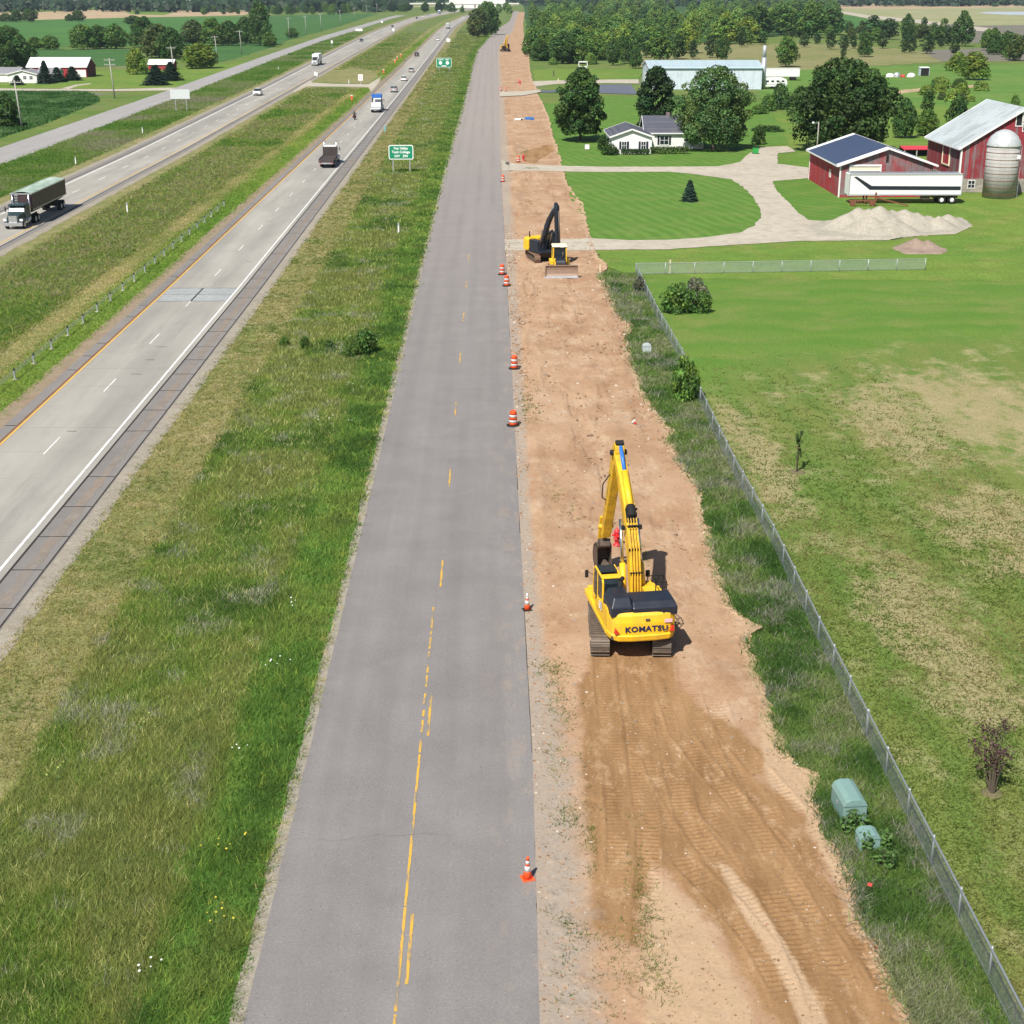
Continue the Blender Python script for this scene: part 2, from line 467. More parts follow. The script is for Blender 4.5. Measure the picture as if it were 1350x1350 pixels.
def dirt_mat():
    t = NT('graded_dirt')
    fresh = t.attr('fresh').outputs['Fac']; grav = t.attr('gravel').outputs['Fac']; pale = t.attr('pale').outputs['Fac']
    big = t.noise(.14, 5, .62)
    col = t.mix(t.rng(big, .38, .62), lin(.325, .20, .118), lin(.405, .27, .172))
    col = t.mix(t.rng(t.noise(.5, 6, .72, (1, .55, 1)), .5, .68, 0, .8), col, lin(.45, .335, .23))
    col = t.mix(t.rng(t.noise(.33, 6, .72, (1.3, .5, 1)), .52, .66, 0, .75), col, lin(.25, .145, .082))
    col = t.mix(t.rng(t.noise(.9, 6, .75, (1, .7, 1)), .56, .7, 0, .5), col, lin(.36, .24, .16))
    wet = t.mix(t.rng(t.noise(.6, 5, .65, (1.6, .3, 1)), .35, .65), lin(.21, .118, .053), lin(.315, .19, .093))
    wet = t.mix(t.rng(t.noise(1.1, 6, .75, (1, .5, 1)), .54, .68, 0, .8), wet, lin(.41, .28, .165))
    fr = t.rng(t.math('ADD', fresh, t.math('MULTIPLY', t.math('SUBTRACT', t.noise(.9, 6, .75), .5), 1.5)), .3, .7)
    col = t.mix(fr, col, wet)
    pr = t.rng(t.math('ADD', pale, t.math('MULTIPLY', t.math('SUBTRACT', t.noise(1.1, 5, .7), .5), .9)), .35, .7)
    col = t.mix(t.math('MULTIPLY', pr, .8), col, lin(.42, .30, .19))
    gr = t.rng(t.math('ADD', grav, t.math('MULTIPLY', t.math('SUBTRACT', t.noise(.9, 6, .7), .5), 1.1)), .3, .75)
    gcol = t.mix(t.rng(t.noise(2.2, 5, .7), .45, .65), lin(.30, .265, .225), lin(.33, .27, .21))
    gcol = t.mix(t.rng(t.noise(3.5, 4, .75), .58, .66, 0, .6), gcol, lin(.14, .12, .08))
    col = t.mix(t.math('MULTIPLY', gr, .85), col, gcol)
    fn = t.noise(7, 6, .8)
    col = t.mix(1.0, col, t.grey(fn, .8, 1.2), 'MULTIPLY')
    col = t.mix(t.rng(t.vor(4.0), .08, .17, .6, 0), col, lin(.15, .095, .055))
    col = t.mix(t.rng(t.vor(2.7, sc=(1, 1, 1.3)), .04, .08, .8, 0), col, lin(.5, .43, .35))
    t.bump(fn, .5, .05)
    return t.done(col, .95, 0, .12)
M_DIRT = dirt_mat()

def leaf_mat(name, trans=.4):
    t = NT(name)
    oc = t.n.new('ShaderNodeObjectInfo').outputs['Color']
    at = t.attr('tint').outputs['Color']
    col = t.mix(1.0, oc, at, 'MULTIPLY')
    t.put(t.b.inputs['Base Color'], col); t.b.inputs['Roughness'].default_value = .55
    t.b.inputs['Specular IOR Level'].default_value = .25
    tr = t.n.new('ShaderNodeBsdfTranslucent'); t.l.new(col, tr.inputs[0])
    mx = t.n.new('ShaderNodeMixShader'); mx.inputs[0].default_value = trans
    t.l.new(t.b.outputs[0], mx.inputs[1]); t.l.new(tr.outputs[0], mx.inputs[2])
    t.l.new(mx.outputs[0], t.out.inputs[0])
    return t.m
M_LEAF = leaf_mat('leaves')
M_BARK = paint('bark', lin(.10, .08, .06), .95, 0, .5, lin(.05, .04, .03, ), 3, .1)

def blade_mat():
    t = NT('grass_blades')
    col = t.attr('tint').outputs['Color']
    t.put(t.b.inputs['Base Color'], col); t.b.inputs['Roughness'].default_value = .7
    t.b.inputs['Specular IOR Level'].default_value = .12
    tr = t.n.new('ShaderNodeBsdfTranslucent'); t.l.new(col, tr.inputs[0])
    mx = t.n.new('ShaderNodeMixShader'); mx.inputs[0].default_value = .45
    t.l.new(t.b.outputs[0], mx.inputs[1]); t.l.new(tr.outputs[0], mx.inputs[2])
    t.l.new(mx.outputs[0], t.out.inputs[0])
    return t.m
M_BLADE = blade_mat()

# machines, vehicles, buildings
M_YEL = paint('machine_yellow', lin(.80, .47, .012), .45, 0, .42, lin(.3, .2, .1), 1.6)
M_YELDIRTY = paint('worn_machine_yellow', lin(.70, .40, .015), .5, 0, .75, lin(.08, .055, .035), 2.2)
M_YELBOOM = paint('greasy_boom_yellow', lin(.76, .44, .012), .5, 0, .85, lin(.14, .09, .04), 1.3)
M_NAVYBLK = paint('dark_hood_paint', lin(.012, .016, .028), .35, 0, .15, lin(.06, .06, .06), 2)
M_STEEL = paint('worn_steel', lin(.11, .085, .07), .5, .5, .7, lin(.2, .14, .09), 3)
M_TRACK = paint('track_steel', lin(.13, .105, .085), .55, .3, .9, lin(.26, .19, .13), 4)
M_BLACK = paint('black_rubber', lin(.012, .012, .012), .7, 0, .3, lin(.07, .06, .05), 3, .3)
M_CHROME = paint('chrome', lin(.7, .72, .75), .15, 1, .05)
M_RODBLUE = paint('sky_reflection_blue', lin(.03, .16, .55), .35, 0, .1)  # colour of the stick cylinder rod, sky reflection painted in
M_DKGLASS = paint('dark_glass', lin(.012, .02, .026), .2, 0, .05, lin(.05, .05, .05), 1, .4)
M_GLASS = paint('vehicle_glass', lin(.02, .03, .035), .15, 0, .0, lin(.05, .05, .05), 1, .5)
M_WHITE = paint('white_paint', lin(.74, .74, .73), .4, 0, .12, lin(.4, .38, .34))
M_CREAM = paint('cream_paint', lin(.72, .66, .48), .5, 0, .15)
M_SILVER = paint('silver_metal', lin(.5, .51, .52), .35, .6, .15)
M_GALV = paint('galvanised', lin(.42, .44, .46), .45, .5, .2, lin(.3, .3, .3))
M_ALU = paint('bare_aluminium', lin(.62, .63, .65), .3, .8, .1)
M_ORANGE = paint('safety_orange', lin(.85, .10, .02), .5, 0, .12)
M_REFLW = paint('reflective_white', lin(.82, .82, .82), .4, 0, .08)
M_RED = paint('hydrant_red', lin(.60, .02, .03), .4, 0, .15)
M_TAIL = paint('red_lens', lin(.55, .03, .02), .2, 0, 0)
M_NAVYTEXT = paint('navy_lettering', lin(.012, .014, .06), .5, 0, .05)
M_PINK = paint('pink_sticker', lin(.75, .42, .52), .5, 0, .1)
M_RUSTY = paint('rusty_iron', lin(.19, .075, .04), .8, .2, .6, lin(.3, .2, .13), 3, .2)
M_BLADESTEEL = paint('dozer_blade_steel', lin(.28, .19, .14), .55, .2, .7, lin(.36, .26, .19), 3)
M_SIGN = paint('sign_green', lin(.0, .23, .11), .4, 0, .08, lin(.1, .3, .2))
M_SIGNBACK = paint('sign_back_aluminium', lin(.62, .65, .66), .45, .2, .1)
M_UTIL = paint('utility_box_green', lin(.17, .285, .26), .5, 0, .3, lin(.27, .35, .32), 2)
M_UTILGREY = paint('utility_box_grey', lin(.40, .45, .45), .5, 0, .2)
M_WOODPOLE = paint('weathered_pole', lin(.36, .35, .32), .9, 0, .4, lin(.2, .18, .15), 3, .1)
M_STAKE = paint('bare_wood_stake', lin(.62, .52, .36), .8, 0, .2)
M_CARRED = paint('red_plastic', lin(.6, .03, .03), .4, 0, .1)
M_BLUE = paint('blue_plastic', lin(.03, .16, .46), .4, 0, .1)
M_CABBLUE = paint('blue_vinyl', lin(.02, .12, .42), .5, 0, .1)
M_BINGREEN = paint('green_bin_plastic', lin(.03, .35, .07), .5, 0, .1)
M_CARBLACK = paint('black_car_paint', lin(.015, .015, .018), .2, 0, .05, spec=.7)
M_CARSILVER = paint('silver_car_paint', lin(.42, .43, .44), .25, .3, .08)
M_CARGREY = paint('grey_car_paint', lin(.10, .11, .12), .25, .2, .08)
M_CARDKBLUE = paint('dark_blue_car_paint', lin(.02, .03, .07), .2, 0, .05)
M_CARWHITE = paint('white_car_paint', lin(.75, .75, .74), .25, 0, .05)
M_LAMP = paint('lamp_lens', lin(.8, .8, .76), .15, 0, .05)
M_DKTRAILER = paint('dark_trailer_side', lin(.045, .022, .026), .4, 0, .2, lin(.1, .07, .06), 1.5)
M_TARP = paint('green_tarp', lin(.34, .42, .36), .6, 0, .9, lin(.07, .17, .09), .9)
M_FLATDECK = paint('worn_flatbed_deck', lin(.04, .03, .028), .7, 0, .6, lin(.09, .07, .06), 2)
M_SKIN = paint('skin', lin(.45, .26, .17), .6, 0, .1)
M_JACKET = paint('dark_jacket', lin(.025, .025, .03), .7, 0, .1)

def siding(name, c, c2, width, worn=None, wornamt=.6, axis=0, rough=.8, dark=.6, metal=0, wscale=.5):
    """board or sheet cladding with seams; axis 0/1/2 = direction across the boards"""
    t = NT(name)
    o = t.xyz()
    u0 = t.math('ADD', o[0], o[1]) if axis == 3 else o[axis]
    u = t.math('FRACT', t.math('MULTIPLY', u0, 1 / width))
    cell = t.math('FLOOR', t.math('MULTIPLY', u0, 1 / width))
    wn = t.n.new('ShaderNodeTexWhiteNoise'); wn.noise_dimensions = '1D'; t.l.new(cell, wn.inputs['W'])
    col = t.mix(wn.outputs['Value'], c, c2)
    if worn:
        f = t.math('ADD', t.noise(wscale, 5, .7, (1, 1, .45)), t.math('MULTIPLY', t.math('SUBTRACT', wn.outputs['Value'], .5), .25))
        col = t.mix(t.rng(f, .48, .62, 0, wornamt), col, worn)
    e = t.rng(t.math('ABSOLUTE', t.math('SUBTRACT', u, .5)), .44, .5, 0, 1)
    col = t.mix(t.math('MULTIPLY', e, dark), col, lin(.03, .025, .025))
    col = t.mix(1.0, col, t.grey(t.noise(3, 4, .7, (1, 1, .3)), .85, 1.15), 'MULTIPLY')
    t.bump(t.math('SUBTRACT', 1.0, e), .4, .03)
    return t.done(col, rough, metal, .3)
M_BARNRED = siding('red_barn_boards', lin(.42, .03, .042), lin(.34, .026, .036), .3, lin(.22, .12, .12), .7, 3)
M_BARNOLD = siding('weathered_barn_boards', lin(.29, .032, .042), lin(.19, .036, .044), .3, lin(.21, .15, .155), .95, 3, wscale=.28)
M_BARNGREY = siding('grey_patched_boards', lin(.17, .13, .135), lin(.22, .17, .17), .9, lin(.28, .05, .055), .9, 3, wscale=.4)
M_ROOFNAVY = siding('navy_metal_roof', lin(.04, .058, .11), lin(.05, .07, .125), .45, None, 0, 1, .4, .35)
M_ROOFGALV = siding('galvanised_barn_roof', lin(.42, .47, .48), lin(.47, .51, .52), .75, lin(.30, .33, .33), .8, 1, .5, .3, wscale=.25)
M_ROOFSHINGLE = siding('dark_shingles', lin(.07, .075, .10), lin(.09, .095, .12), .18, lin(.12, .12, .14), .5, 2, .9, .3)
M_ROOFSHINGLE2 = siding('grey_shingles', lin(.20, .20, .22), lin(.24, .24, .26), .18, None, 0, 2, .9, .3)
M_SIDINGW = siding('white_clapboard', lin(.76, .76, .75), lin(.72, .72, .72), .16, None, 0, 2, .6, .12)
M_SHEDWALL = siding('pale_metal_wall', lin(.52, .60, .66), lin(.55, .63, .69), .6, lin(.38, .44, .5), .5, 3, .5, .15)
M_SHEDROOF = siding('pale_metal_roof', lin(.36, .46, .50), lin(.40, .49, .53), .6, None, 0, 0, .45, .25)
M_WHITEROOF = siding('white_metal_roof', lin(.78, .78, .79), lin(.74, .75, .76), .6, None, 0, 0, .45, .15)
M_STONE = ground_mat('field_stone', lin(.26, .24, .21), lin(.34, .31, .27), lin(.18, .16, .14), .5, 2, 4, .7, 1.3)
def silo_mat():
    t = NT('silo_staves')
    o = t.xyz()
    col = t.mix(t.rng(t.noise(.5, 5, .7, (1, 1, .35)), .35, .65), lin(.31, .30, .285), lin(.40, .39, .37))
    f = t.math('FRACT', t.math('MULTIPLY', o[2], 1 / .95))
    e = t.rng(t.math('ABSOLUTE', t.math('SUBTRACT', f, .5)), .455, .49, 0, 1)
    col = t.mix(t.math('MULTIPLY', e, .75), col, lin(.09, .08, .075))
    a = t.math('ARCTAN2', t.math('SUBTRACT', o[1], 0), o[0])
    g = t.math('FRACT', t.math('MULTIPLY', a, 40 / 6.2832))
    col = t.mix(t.rng(t.math('ABSOLUTE', t.math('SUBTRACT', g, .5)), .42, .5, 0, .35), col, lin(.14, .13, .12))
    col = t.mix(1.0, col, t.grey(t.noise(6, 3, .7), .85, 1.15), 'MULTIPLY')
    return t.done(col, .85, 0, .2)
M_SILO = silo_mat()
M_SILODOME = siding('silo_dome_metal', lin(.55, .57, .57), lin(.6, .62, .62), .8, lin(.4, .42, .42), .6, 3, .4, .2, .3)

def chain_mat():
    t = NT('chain_link')
    o = t.xyz()
    u = t.math('ADD', o[0], o[1])
    p = .06
    def band(a):
        f = t.math('FRACT', t.math('MULTIPLY', a, 1 / p))
        return t.rng(t.math('ABSOLUTE', t.math('SUBTRACT', f, .5)), .40, .42, 0, 1)
    k = t.math('MAXIMUM', band(t.math('ADD', u, o[2])), band(t.math('SUBTRACT', u, o[2])))
    tp = t.n.new('ShaderNodeBsdfTransparent')
    mx = t.n.new('ShaderNodeMixShader')
    t.done(lin(.40, .44, .47), .5, .35)
    t.l.new(k, mx.inputs[0]); t.l.new(tp.outputs[0], mx.inputs[1]); t.l.new(t.b.outputs[0], mx.inputs[2])
    t.l.new(mx.outputs[0], t.out.inputs[0])
    return t.m
M_CHAIN = chain_mat()
# ------------------------------------------------------------------ the setting
def tab(rows):
    """[(photo row, X)] -> X(Y)"""
    pts = sorted((RY(r), x) for r, x in rows)
    ys = np.array([p[0] for p in pts]); xs = np.array([p[1] for p in pts])
    return lambda y: np.interp(y, ys, xs)

def tabpx(pts):
    q = sorted((P(px, py).y, P(px, py).x) for px, py in pts)
    ys = np.array([p[0] for p in q]); xs = np.array([p[1] for p in q])
    return lambda y: np.interp(y, ys, xs)

def off(f, d):
    return lambda y: f(y) + d

def yrows(y0, y1, k=0.012, mn=0.4):
    ys = [y0]
    while ys[-1] < y1: ys.append(ys[-1] + max(mn, ys[-1] * k))
    ys[-1] = y1
    return np.array(ys)

def strip(name, fl, fr, y0, y1, m, z, nx=2, jl=0, jr=0, k=0.012, mn=0.4, seed=1, kind='structure', zf=None):
    ys = yrows(y0, y1, k, mn)
    xl = fl(ys) + jl * (fbm(ys * 0.9, ys * 0, seed, 3) - .5) * 2
    xr = fr(ys) + jr * (fbm(ys * 0.9, ys * 0 + 9, seed + 5, 3) - .5) * 2
    t = np.linspace(0, 1, nx)
    X = xl[:, None] * (1 - t) + xr[:, None] * t
    Y = np.repeat(ys[:, None], nx, 1)
    z = z + lift()
    Z = np.full_like(X, z) if zf is None else zf(X, Y) + z
    v = np.stack([X, Y, Z], -1).reshape(-1, 3)
    n = len(ys)
    i = np.arange(n - 1)[:, None] * nx + np.arange(nx - 1)[None]
    i = i.ravel()
    f = np.stack([i, i + 1, i + nx + 1, i + nx], -1)
    o = link(name, np_mesh(name, v, f, m))
    return tag(o, kind=kind) if kind else o

def poly(name, pts, m, z, jag=0.0, seed=3, world=False, step=1.2, kind='structure'):
    """flat ground area outlined in photograph coordinates, edge roughened"""
    w = [Vector((p[0], p[1], 0)) if world else P(*p) for p in pts]
    out = []
    z = z + lift()
    for a, b in zip(w, w[1:] + w[:1]):
        d = max(step, (a - b).length / 60)
        n = max(1, int((b - a).length / d)) if jag else 1
        nr = Vector((a.y - b.y, b.x - a.x, 0)).normalized()
        for i in range(n):
            q = a.lerp(b, i / n)
            if jag and i: q = q + nr * jag * (float(fbm(q.x * .7, q.y * .7, seed)) - .5) * 2
            out.append((q.x, q.y, z))
    me = bpy.data.meshes.new(name)
    me.from_pydata(out, [], [list(range(len(out)))])
    bm = bmesh.new(); bm.from_mesh(me)
    bmesh.ops.triangulate(bm, faces=bm.faces)
    for f in bm.faces:
        if f.normal.z < 0: f.normal_flip()
    bm.to_mesh(me); bm.free()
    me.materials.append(m)
    o = link(name, me)
    return tag(o, kind=kind) if kind else o

YN, YF = 20.0, 4200.0
_zc = [0]
def lift():
    _zc[0] += 1
    return _zc[0] * .00021
# base ground to the horizon
g = MB()
g.add([(-3500, -60, -.08), (3500, -60, -.08), (3500, 7000, -.08), (-3500, 7000, -.08)], [(0, 1, 2, 3)])
tag(g.build('ground', M_MEADOW), kind='structure')

# --- traced lines (X as a function of distance along the frontage road)
XL = tabpx([(318, 1360), (405, 1000), (477, 700), (536, 447), (558, 350), (592, 212), (611, 140), (619.2, 106), (626.4, 74), (631, 65), (640.6, 54), (652.7, 40.7), (672, 27.7), (675.6, 19), (672, 12)])
XR = tabpx([(713, 1360), (703, 1000), (685.5, 685), (677.8, 535), (669.4, 378), (664, 290), (660.5, 220), (658.3, 140), (656.6, 99), (656, 74), (658, 64), (665, 50), (674, 42), (680.5, 22), (684, 15)])
XD = tabpx([(1212, 1355), (1196, 1323), (1178, 1299), (1163, 1246), (1139.6, 1225), (1136.7, 1196), (1122, 1166), (1110, 1128), (1083, 1080), (1074.4, 1048), (1083, 1033), (1080, 1021), (1050.7, 1006), (1035, 990), (1022.6, 957), (1006, 908), (995, 875), (989, 852), (989, 840), (1004, 831), (990, 820), (973, 806), (955, 773), (940, 724), (927.8, 671), (924.4, 642), (897.8, 611), (895, 593), (881, 581), (893, 572), (881, 562), (862, 535), (849, 515), (842.6, 494), (830.6, 466), (827.8, 441), (839, 429), (820.4, 420), (811, 404), (803.7, 380), (792, 364), (803, 350), (787.4, 341), (784.8, 330), (777, 307), (773, 289), (768, 270), (753.7, 252), (746, 238), (742, 222), (738.4, 208), (733.6, 192), (727.7, 174), (723, 153), (716, 137), (708, 123), (708, 116), (702, 107), (698.6, 92), (697.4, 71), (692, 54), (690, 40), (689.4, 32), (692, 15)])
W = tab([(1400, -24.9), (745, -24.9), (380, -24.9), (260, -25.2), (153, -25.7), (100, -26.4), (60, -28.2), (39, -30.3), (30, -29), (22, -24), (15, -8), (8, 40), (2, 160)])
LR = tab([(1400, -54.9), (202, -55.1), (118, -57.3), (70, -61), (60, -62), (43, -66), (36, -69), (28, -69), (20, -57), (12, -25), (5, 60)])
LL = tab([(1400, -65.9), (202, -65.9), (112, -68.8), (60, -76), (45, -80.2), (32, -81.5), (23, -80), (16, -64), (10, -30), (5, 50)])
FR = tab([(1400, -81.4), (200, -81.6), (132, -84), (84, -88.4), (54, -94.4), (25, -97.6), (18, -92), (12, -85)])
FL = tab([(1400, -90.5), (195, -90.6), (117, -93.4), (73, -99), (47, -104.5), (22, -106.5), (16, -100), (12, -93)])

HZ = 2400.0
# --- frontage road corridor
strip('frontage_road', XL, XR, YN, 2000, M_FRONTAGE, 0.0, 6, .04, .05, mn=.3)
strip('gravel_edge', off(XL, -.42), off(XL, .1), YN, 900, M_GRAVEL, -.006, 2, .18, 0, mn=.3)
strip('lush_verge', off(XL, -3.25), off(XL, -.3), YN, 1100, M_LUSH, -.016, 3, .5, .2)
strip('ditch_grass', off(W, 7.0), off(XL, -2.9), YN, 1100, M_TALL, -.026, 4)
strip('mown_verge', off(W, 3.2), off(W, 7.25), YN, HZ, M_MOWN, -.02, 3, .1, .35)
strip('shoulder_gravel', off(W, 2.0), off(W, 3.35), YN, HZ, M_GRAVEL, -.012, 2, 0, .2)
# --- right carriageway
strip('paved_shoulder', off(W, .48), off(W, 2.3), YN, HZ, M_SHOULDER, -.002, 3, 0, .06, mn=.3)
strip('paved_shoulder', off(W, -7.9), off(W, -6.9), YN, HZ, M_SHOULDER, -.002, 2, .05, 0)
strip('highway', off(W, -7.05), off(W, .5), YN, HZ, M_CONCRETE, .004, 5)
strip('shoulder_gravel', off(W, -9.2), off(W, -7.8), YN, HZ, M_REDGRAVEL, -.012, 2, .25, 0)
strip('median_verge', off(W, -12.0), off(W, -9.0), YN, HZ, M_MOWNGREEN, -.022, 3, .9, 0)
strip('median_mown_strip', off(W, -15.6), off(W, -11.6), YN, HZ, M_MOWN, -.034, 3, 1.4, 0)
strip('median_grass', off(LR, 3.6), off(W, -15.2), YN, HZ, M_TALLFAR, -.045, 5)
M_RUSTSTREAK = ground_mat('rust_streak', lin(.225, .185, .15), lin(.2, .18, .16), lin(.2, .185, .17), .1, .5, 9, .8, 1.2)
strip('rust_streak', off(W, 1.2), off(W, 1.75), YN, 260, M_RUSTSTREAK, .002, 2, .2, .2)
strip('median_mown_strip', off(LR, .9), off(LR, 4.4), YN, HZ, M_MOWN, -.03, 3, 0, 1.6)
# --- left carriageway
strip('shoulder_gravel', off(LR, -.2), off(LR, 1.1), YN, HZ, M_GRAVEL, -.012, 2, 0, .25)
strip('paved_shoulder', off(LR, -1.2), LR, YN, HZ, M_SHOULDER, -.002, 2)
strip('highway', off(LL, 1.5), off(LR, -1.0), YN, HZ, M_CONCRETE, .004, 4)
strip('paved_shoulder', off(LL, .1), off(LL, 1.6), YN, HZ, M_SHOULDER, -.002, 2)
strip('shoulder_gravel', off(LL, -1.0), off(LL, .2), YN, HZ, M_GRAVEL, -.012, 2, .25, 0)
strip('outer_mown_verge', off(LL, -4.2), off(LL, -.8), YN, HZ, M_MOWN, -.03, 3, .6, 0)
strip('outer_ditch_grass', off(FR, .2), off(LL, -3.8), YN, 1500, M_TALLFAR, -.04, 4)
strip('far_frontage_road', FL, FR, YN, 1700, M_LEFTROAD, 0.0, 3, .05, .05)
strip('outer_roadside_grass', off(FL, -9), off(FL, .1), YN, 1300, M_MEADOW, -.03, 3, 1.5, 0)

# --- painted lines and joints
def line(name, f, w, y0, y1, m, z=.010):
    return strip(name, off(f, -w / 2), off(f, w / 2), y0, y1, m, z, 2, mn=.3)
line('edge_line', W, .17, YN, 1600, M_WHITELINE, .012)
line('edge_line', off(W, -6.8), .15, YN, 1600, M_YELLOWEDGE, .012)
line('rusty_seam', off(W, -7.0), .2, YN, 600, M_RUST, .009)
line('tar_seam', off(W, .52), .12, YN, 700, M_TAR, .009)
line('tar_seam', off(W, 2.22), .09, YN, 700, M_TAR, .003)
line('edge_line', off(LL, 2.1), .24, YN, 1600, M_WHITELINE, .012)
line('edge_line', off(LR, -1.6), .17, YN, 1600, M_YELLOWEDGE, .012)
line('tar_seam', off(LR, -.9), .16, YN, 900, M_TAR, .009)
line('tar_seam', off(LL, 1.3), .16, YN, 900, M_TAR, .009)
def dashes(name, f, w, ys, m, ln, z=.012):
    b = MB().mat(m)
    for y in ys:
        x0, x1 = float(f(y)), float(f(y + ln))
        b.quad((x0 - w / 2, y, z), (x0 + w / 2, y, z), (x1 + w / 2, y + ln, z), (x1 - w / 2, y + ln, z))
    tag(b.build(name, m), kind='structure')
CYC = 15.24
y0 = RY(402.7)
dashes('lane_dashes', off(W, -3.42), .10, [y0 + CYC * i for i in range(-7, 75)], M_WHITELINE, 3.8)
dashes('lane_dashes', lambda y: (LL(y) + 2.1 + LR(y) - 1.6) / 2, .14, [y0 + 4 + CYC * i for i in range(-7, 70)], M_WHITELINE, 3.8)
y0 = RY(1297)
dashes('centre_dashes', lambda y: y * 0 - 2.63, .10, [y0 + CYC * i for i in range(0, 9)], M_YELLOWLINE, 3.5)
b = MB().mat(M_YELLOWLINE)
rr = random.Random(4)
y = YN
yend = RY(800)
while y < yend:
    l = rr.uniform(2.0, 6.0) if y < RY(1010) else rr.uniform(.3, 1.2)
    if y > RY(868): l = rr.uniform(1.2, 2.4)
    x = -2.88
    b.quad((x - .045, y, .011), (x + .045, y, .011), (x + .045, min(y + l, yend), .011), (x - .045, min(y + l, yend), .011))
    y += l + (rr.uniform(.05, .15) if y < RY(1010) or y > RY(868) else rr.uniform(.2, .7))
tag(b.build('centre_line', M_YELLOWLINE), kind='structure')
# transverse tar joints in the shoulders
b = MB().mat(M_TAR)
for i, y in enumerate(np.arange(30, 330, 4.9)):
    w = float(W(y))
    jj = rr.uniform(-.5, .5)
    if rr.random() < .8: b.box(w + 1.35, y + jj, .004, 1.6, .10, .008, rz=rr.uniform(-.03, .03))
    if rr.random() < .45: b.box(w - 7.4, y + jj + 1.4, .004, .9, .13, .008)
    if rr.random() < .18: b.box(w - rr.choice([1.2, 2.2, 3.0]), y + jj, .006, rr.uniform(.5, 1.4), .10, .008)
tag(b.build('pavement_joints', M_TAR), kind='structure')
b = MB().mat(M_PATCH)
ya, yb = RY(396), RY(379)
wa = float(W(ya))
b.quad((wa - 6.65, ya, .008), (wa - .1, ya, .008), (wa - .1, yb, .008), (wa - 6.65, yb, .008))
b.mat(M_TAR)
for yy, ww in ((ya, .1), (yb, .1), ((ya + yb) / 2, .07)):
    b.box(wa - 3.4, yy, .009, 6.5, ww, .006)
b.box(wa - 3.42, (ya + yb) / 2, .0105, .16, yb - ya, .006)
tag(b.build('concrete_patch'), kind='structure')
b = MB().mat(M_TAR)
y = 31.0
while y < 240:      # broken crack along the right pavement edge and a worn seam
    l = rr.uniform(1, 5); x = float(XR(y)) - .03; w_ = rr.uniform(.015, .035)
    if rr.random() < .45: b.quad((x - w_, y, .006), (x + w_, y, .006), (float(XR(y + l)) - .03 + w_ * .5, y + l, .006), (float(XR(y + l)) - .03 - w_ * .5, y + l, .006))
    y += l
tag(b.build('pavement_cracks', M_TAR), kind='structure')

# --- the graded dirt
def d_to_path(X, Y, pts):
    """distance, side and run length to a polyline in world XY"""
    best = np.full(X.shape, 1e9); run = np.zeros(X.shape); acc = 0
    for a, c in zip(pts[:-1], pts[1:]):
        ax, ay = a; bx, by = c
        L = math.hypot(bx - ax, by - ay)
        t = np.clip(((X - ax) * (bx - ax) + (Y - ay) * (by - ay)) / (L * L), 0, 1)
        d = np.hypot(X - ax - t * (bx - ax), Y - ay - t * (by - ay))
        k = d < best
        best = np.where(k, d, best); run = np.where(k, acc + t * L, run); acc += L
    return best, run

def inside(X, Y, pts):
    r = np.zeros(X.shape, bool)
    for (x0, y0), (x1, y1) in zip(pts, pts[1:] + pts[:1]):
        if y0 == y1: continue
        c = ((y0 > Y) != (y1 > Y)) & (X < (x1 - x0) * (Y - y0) / (y1 - y0) + x0)
        r ^= c
    return r

def soft(X, Y, px, w=.5):
    pts = [(P(*p).x, P(*p).y) for p in px]
    d, _ = d_to_path(X, Y, pts + pts[:1])
    s = np.where(inside(X, Y, pts), d, -d)
    return sstep(-w, w, s)

FRESH = [(780, 862), (888, 866), (893, 905), (935, 945), (972, 962), (1006, 991), (1011, 1006), (994, 1030), (1024, 1045), (1062, 1083), (1074, 1128), (1089, 1166), (1128, 1211), (1163, 1246), (1180, 1300), (1215, 1360), (1035, 1365), (997, 1315), (970, 1270), (949, 1226), (917, 1193), (857, 1128), (848, 1150), (840, 1250), (773, 1223), (780, 1128), (768, 1070), (768, 950), (762, 905)]
ISLAND = [(945, 1135), (965, 1145), (1000, 1190), (1040, 1250), (1075, 1310), (1100, 1365), (1060, 1365), (1035, 1300), (1010, 1250), (985, 1215), (955, 1160)]
PALE2 = [(862, 1150), (905, 1195), (940, 1235), (965, 1280), (990, 1330), (1000, 1365), (850, 1365), (850, 1260)]
PALE3 = [(1000, 960), (1030, 985), (1070, 1020), (1075, 1050), (1090, 1100), (1120, 1160), (1105, 1170), (1080, 1120), (1060, 1070), (1010, 1030)]
TRACKS = [[(793, 850), (797, 905), (803, 960), (808, 1020), (816, 1090), (815, 1150), (808, 1215)],
          [(868, 860), (872, 910), (884, 960), (905, 1020), (940, 1075), (985, 1120), (1035, 1180), (1080, 1240), (1130, 1310), (1160, 1365)],
          [(838, 890), (842, 950), (850, 1010), (866, 1080), (905, 1140), (955, 1190), (1000, 1245), (1035, 1310), (1060, 1365)],
          [(902, 905), (925, 965), (960, 1010), (1000, 1055), (1040, 1110), (1085, 1180), (1125, 1250), (1165, 1330)],
          [(905, 960), (900, 1010), (890, 1070), (880, 1110), (862, 1140)],
          [(1000, 1080), (1040, 1150), (1090, 1240), (1120, 1300), (1140, 1365)]]
TRACKS += [[(a + dx * (b_ + 15) / 1000, b_) for a, b_ in tr] for tr, dx in ((TRACKS[0], 34), (TRACKS[1], 40), (TRACKS[1], -36), (TRACKS[2], 36), (TRACKS[3], 34), (TRACKS[3], -30), (TRACKS[5], 40), (TRACKS[5], -34))]
ys = [30.0]
while ys[-1] < 1900: ys.append(ys[-1] + max(.055, .055 * (ys[-1] / 45) ** 1.75))
ys = np.array(ys)
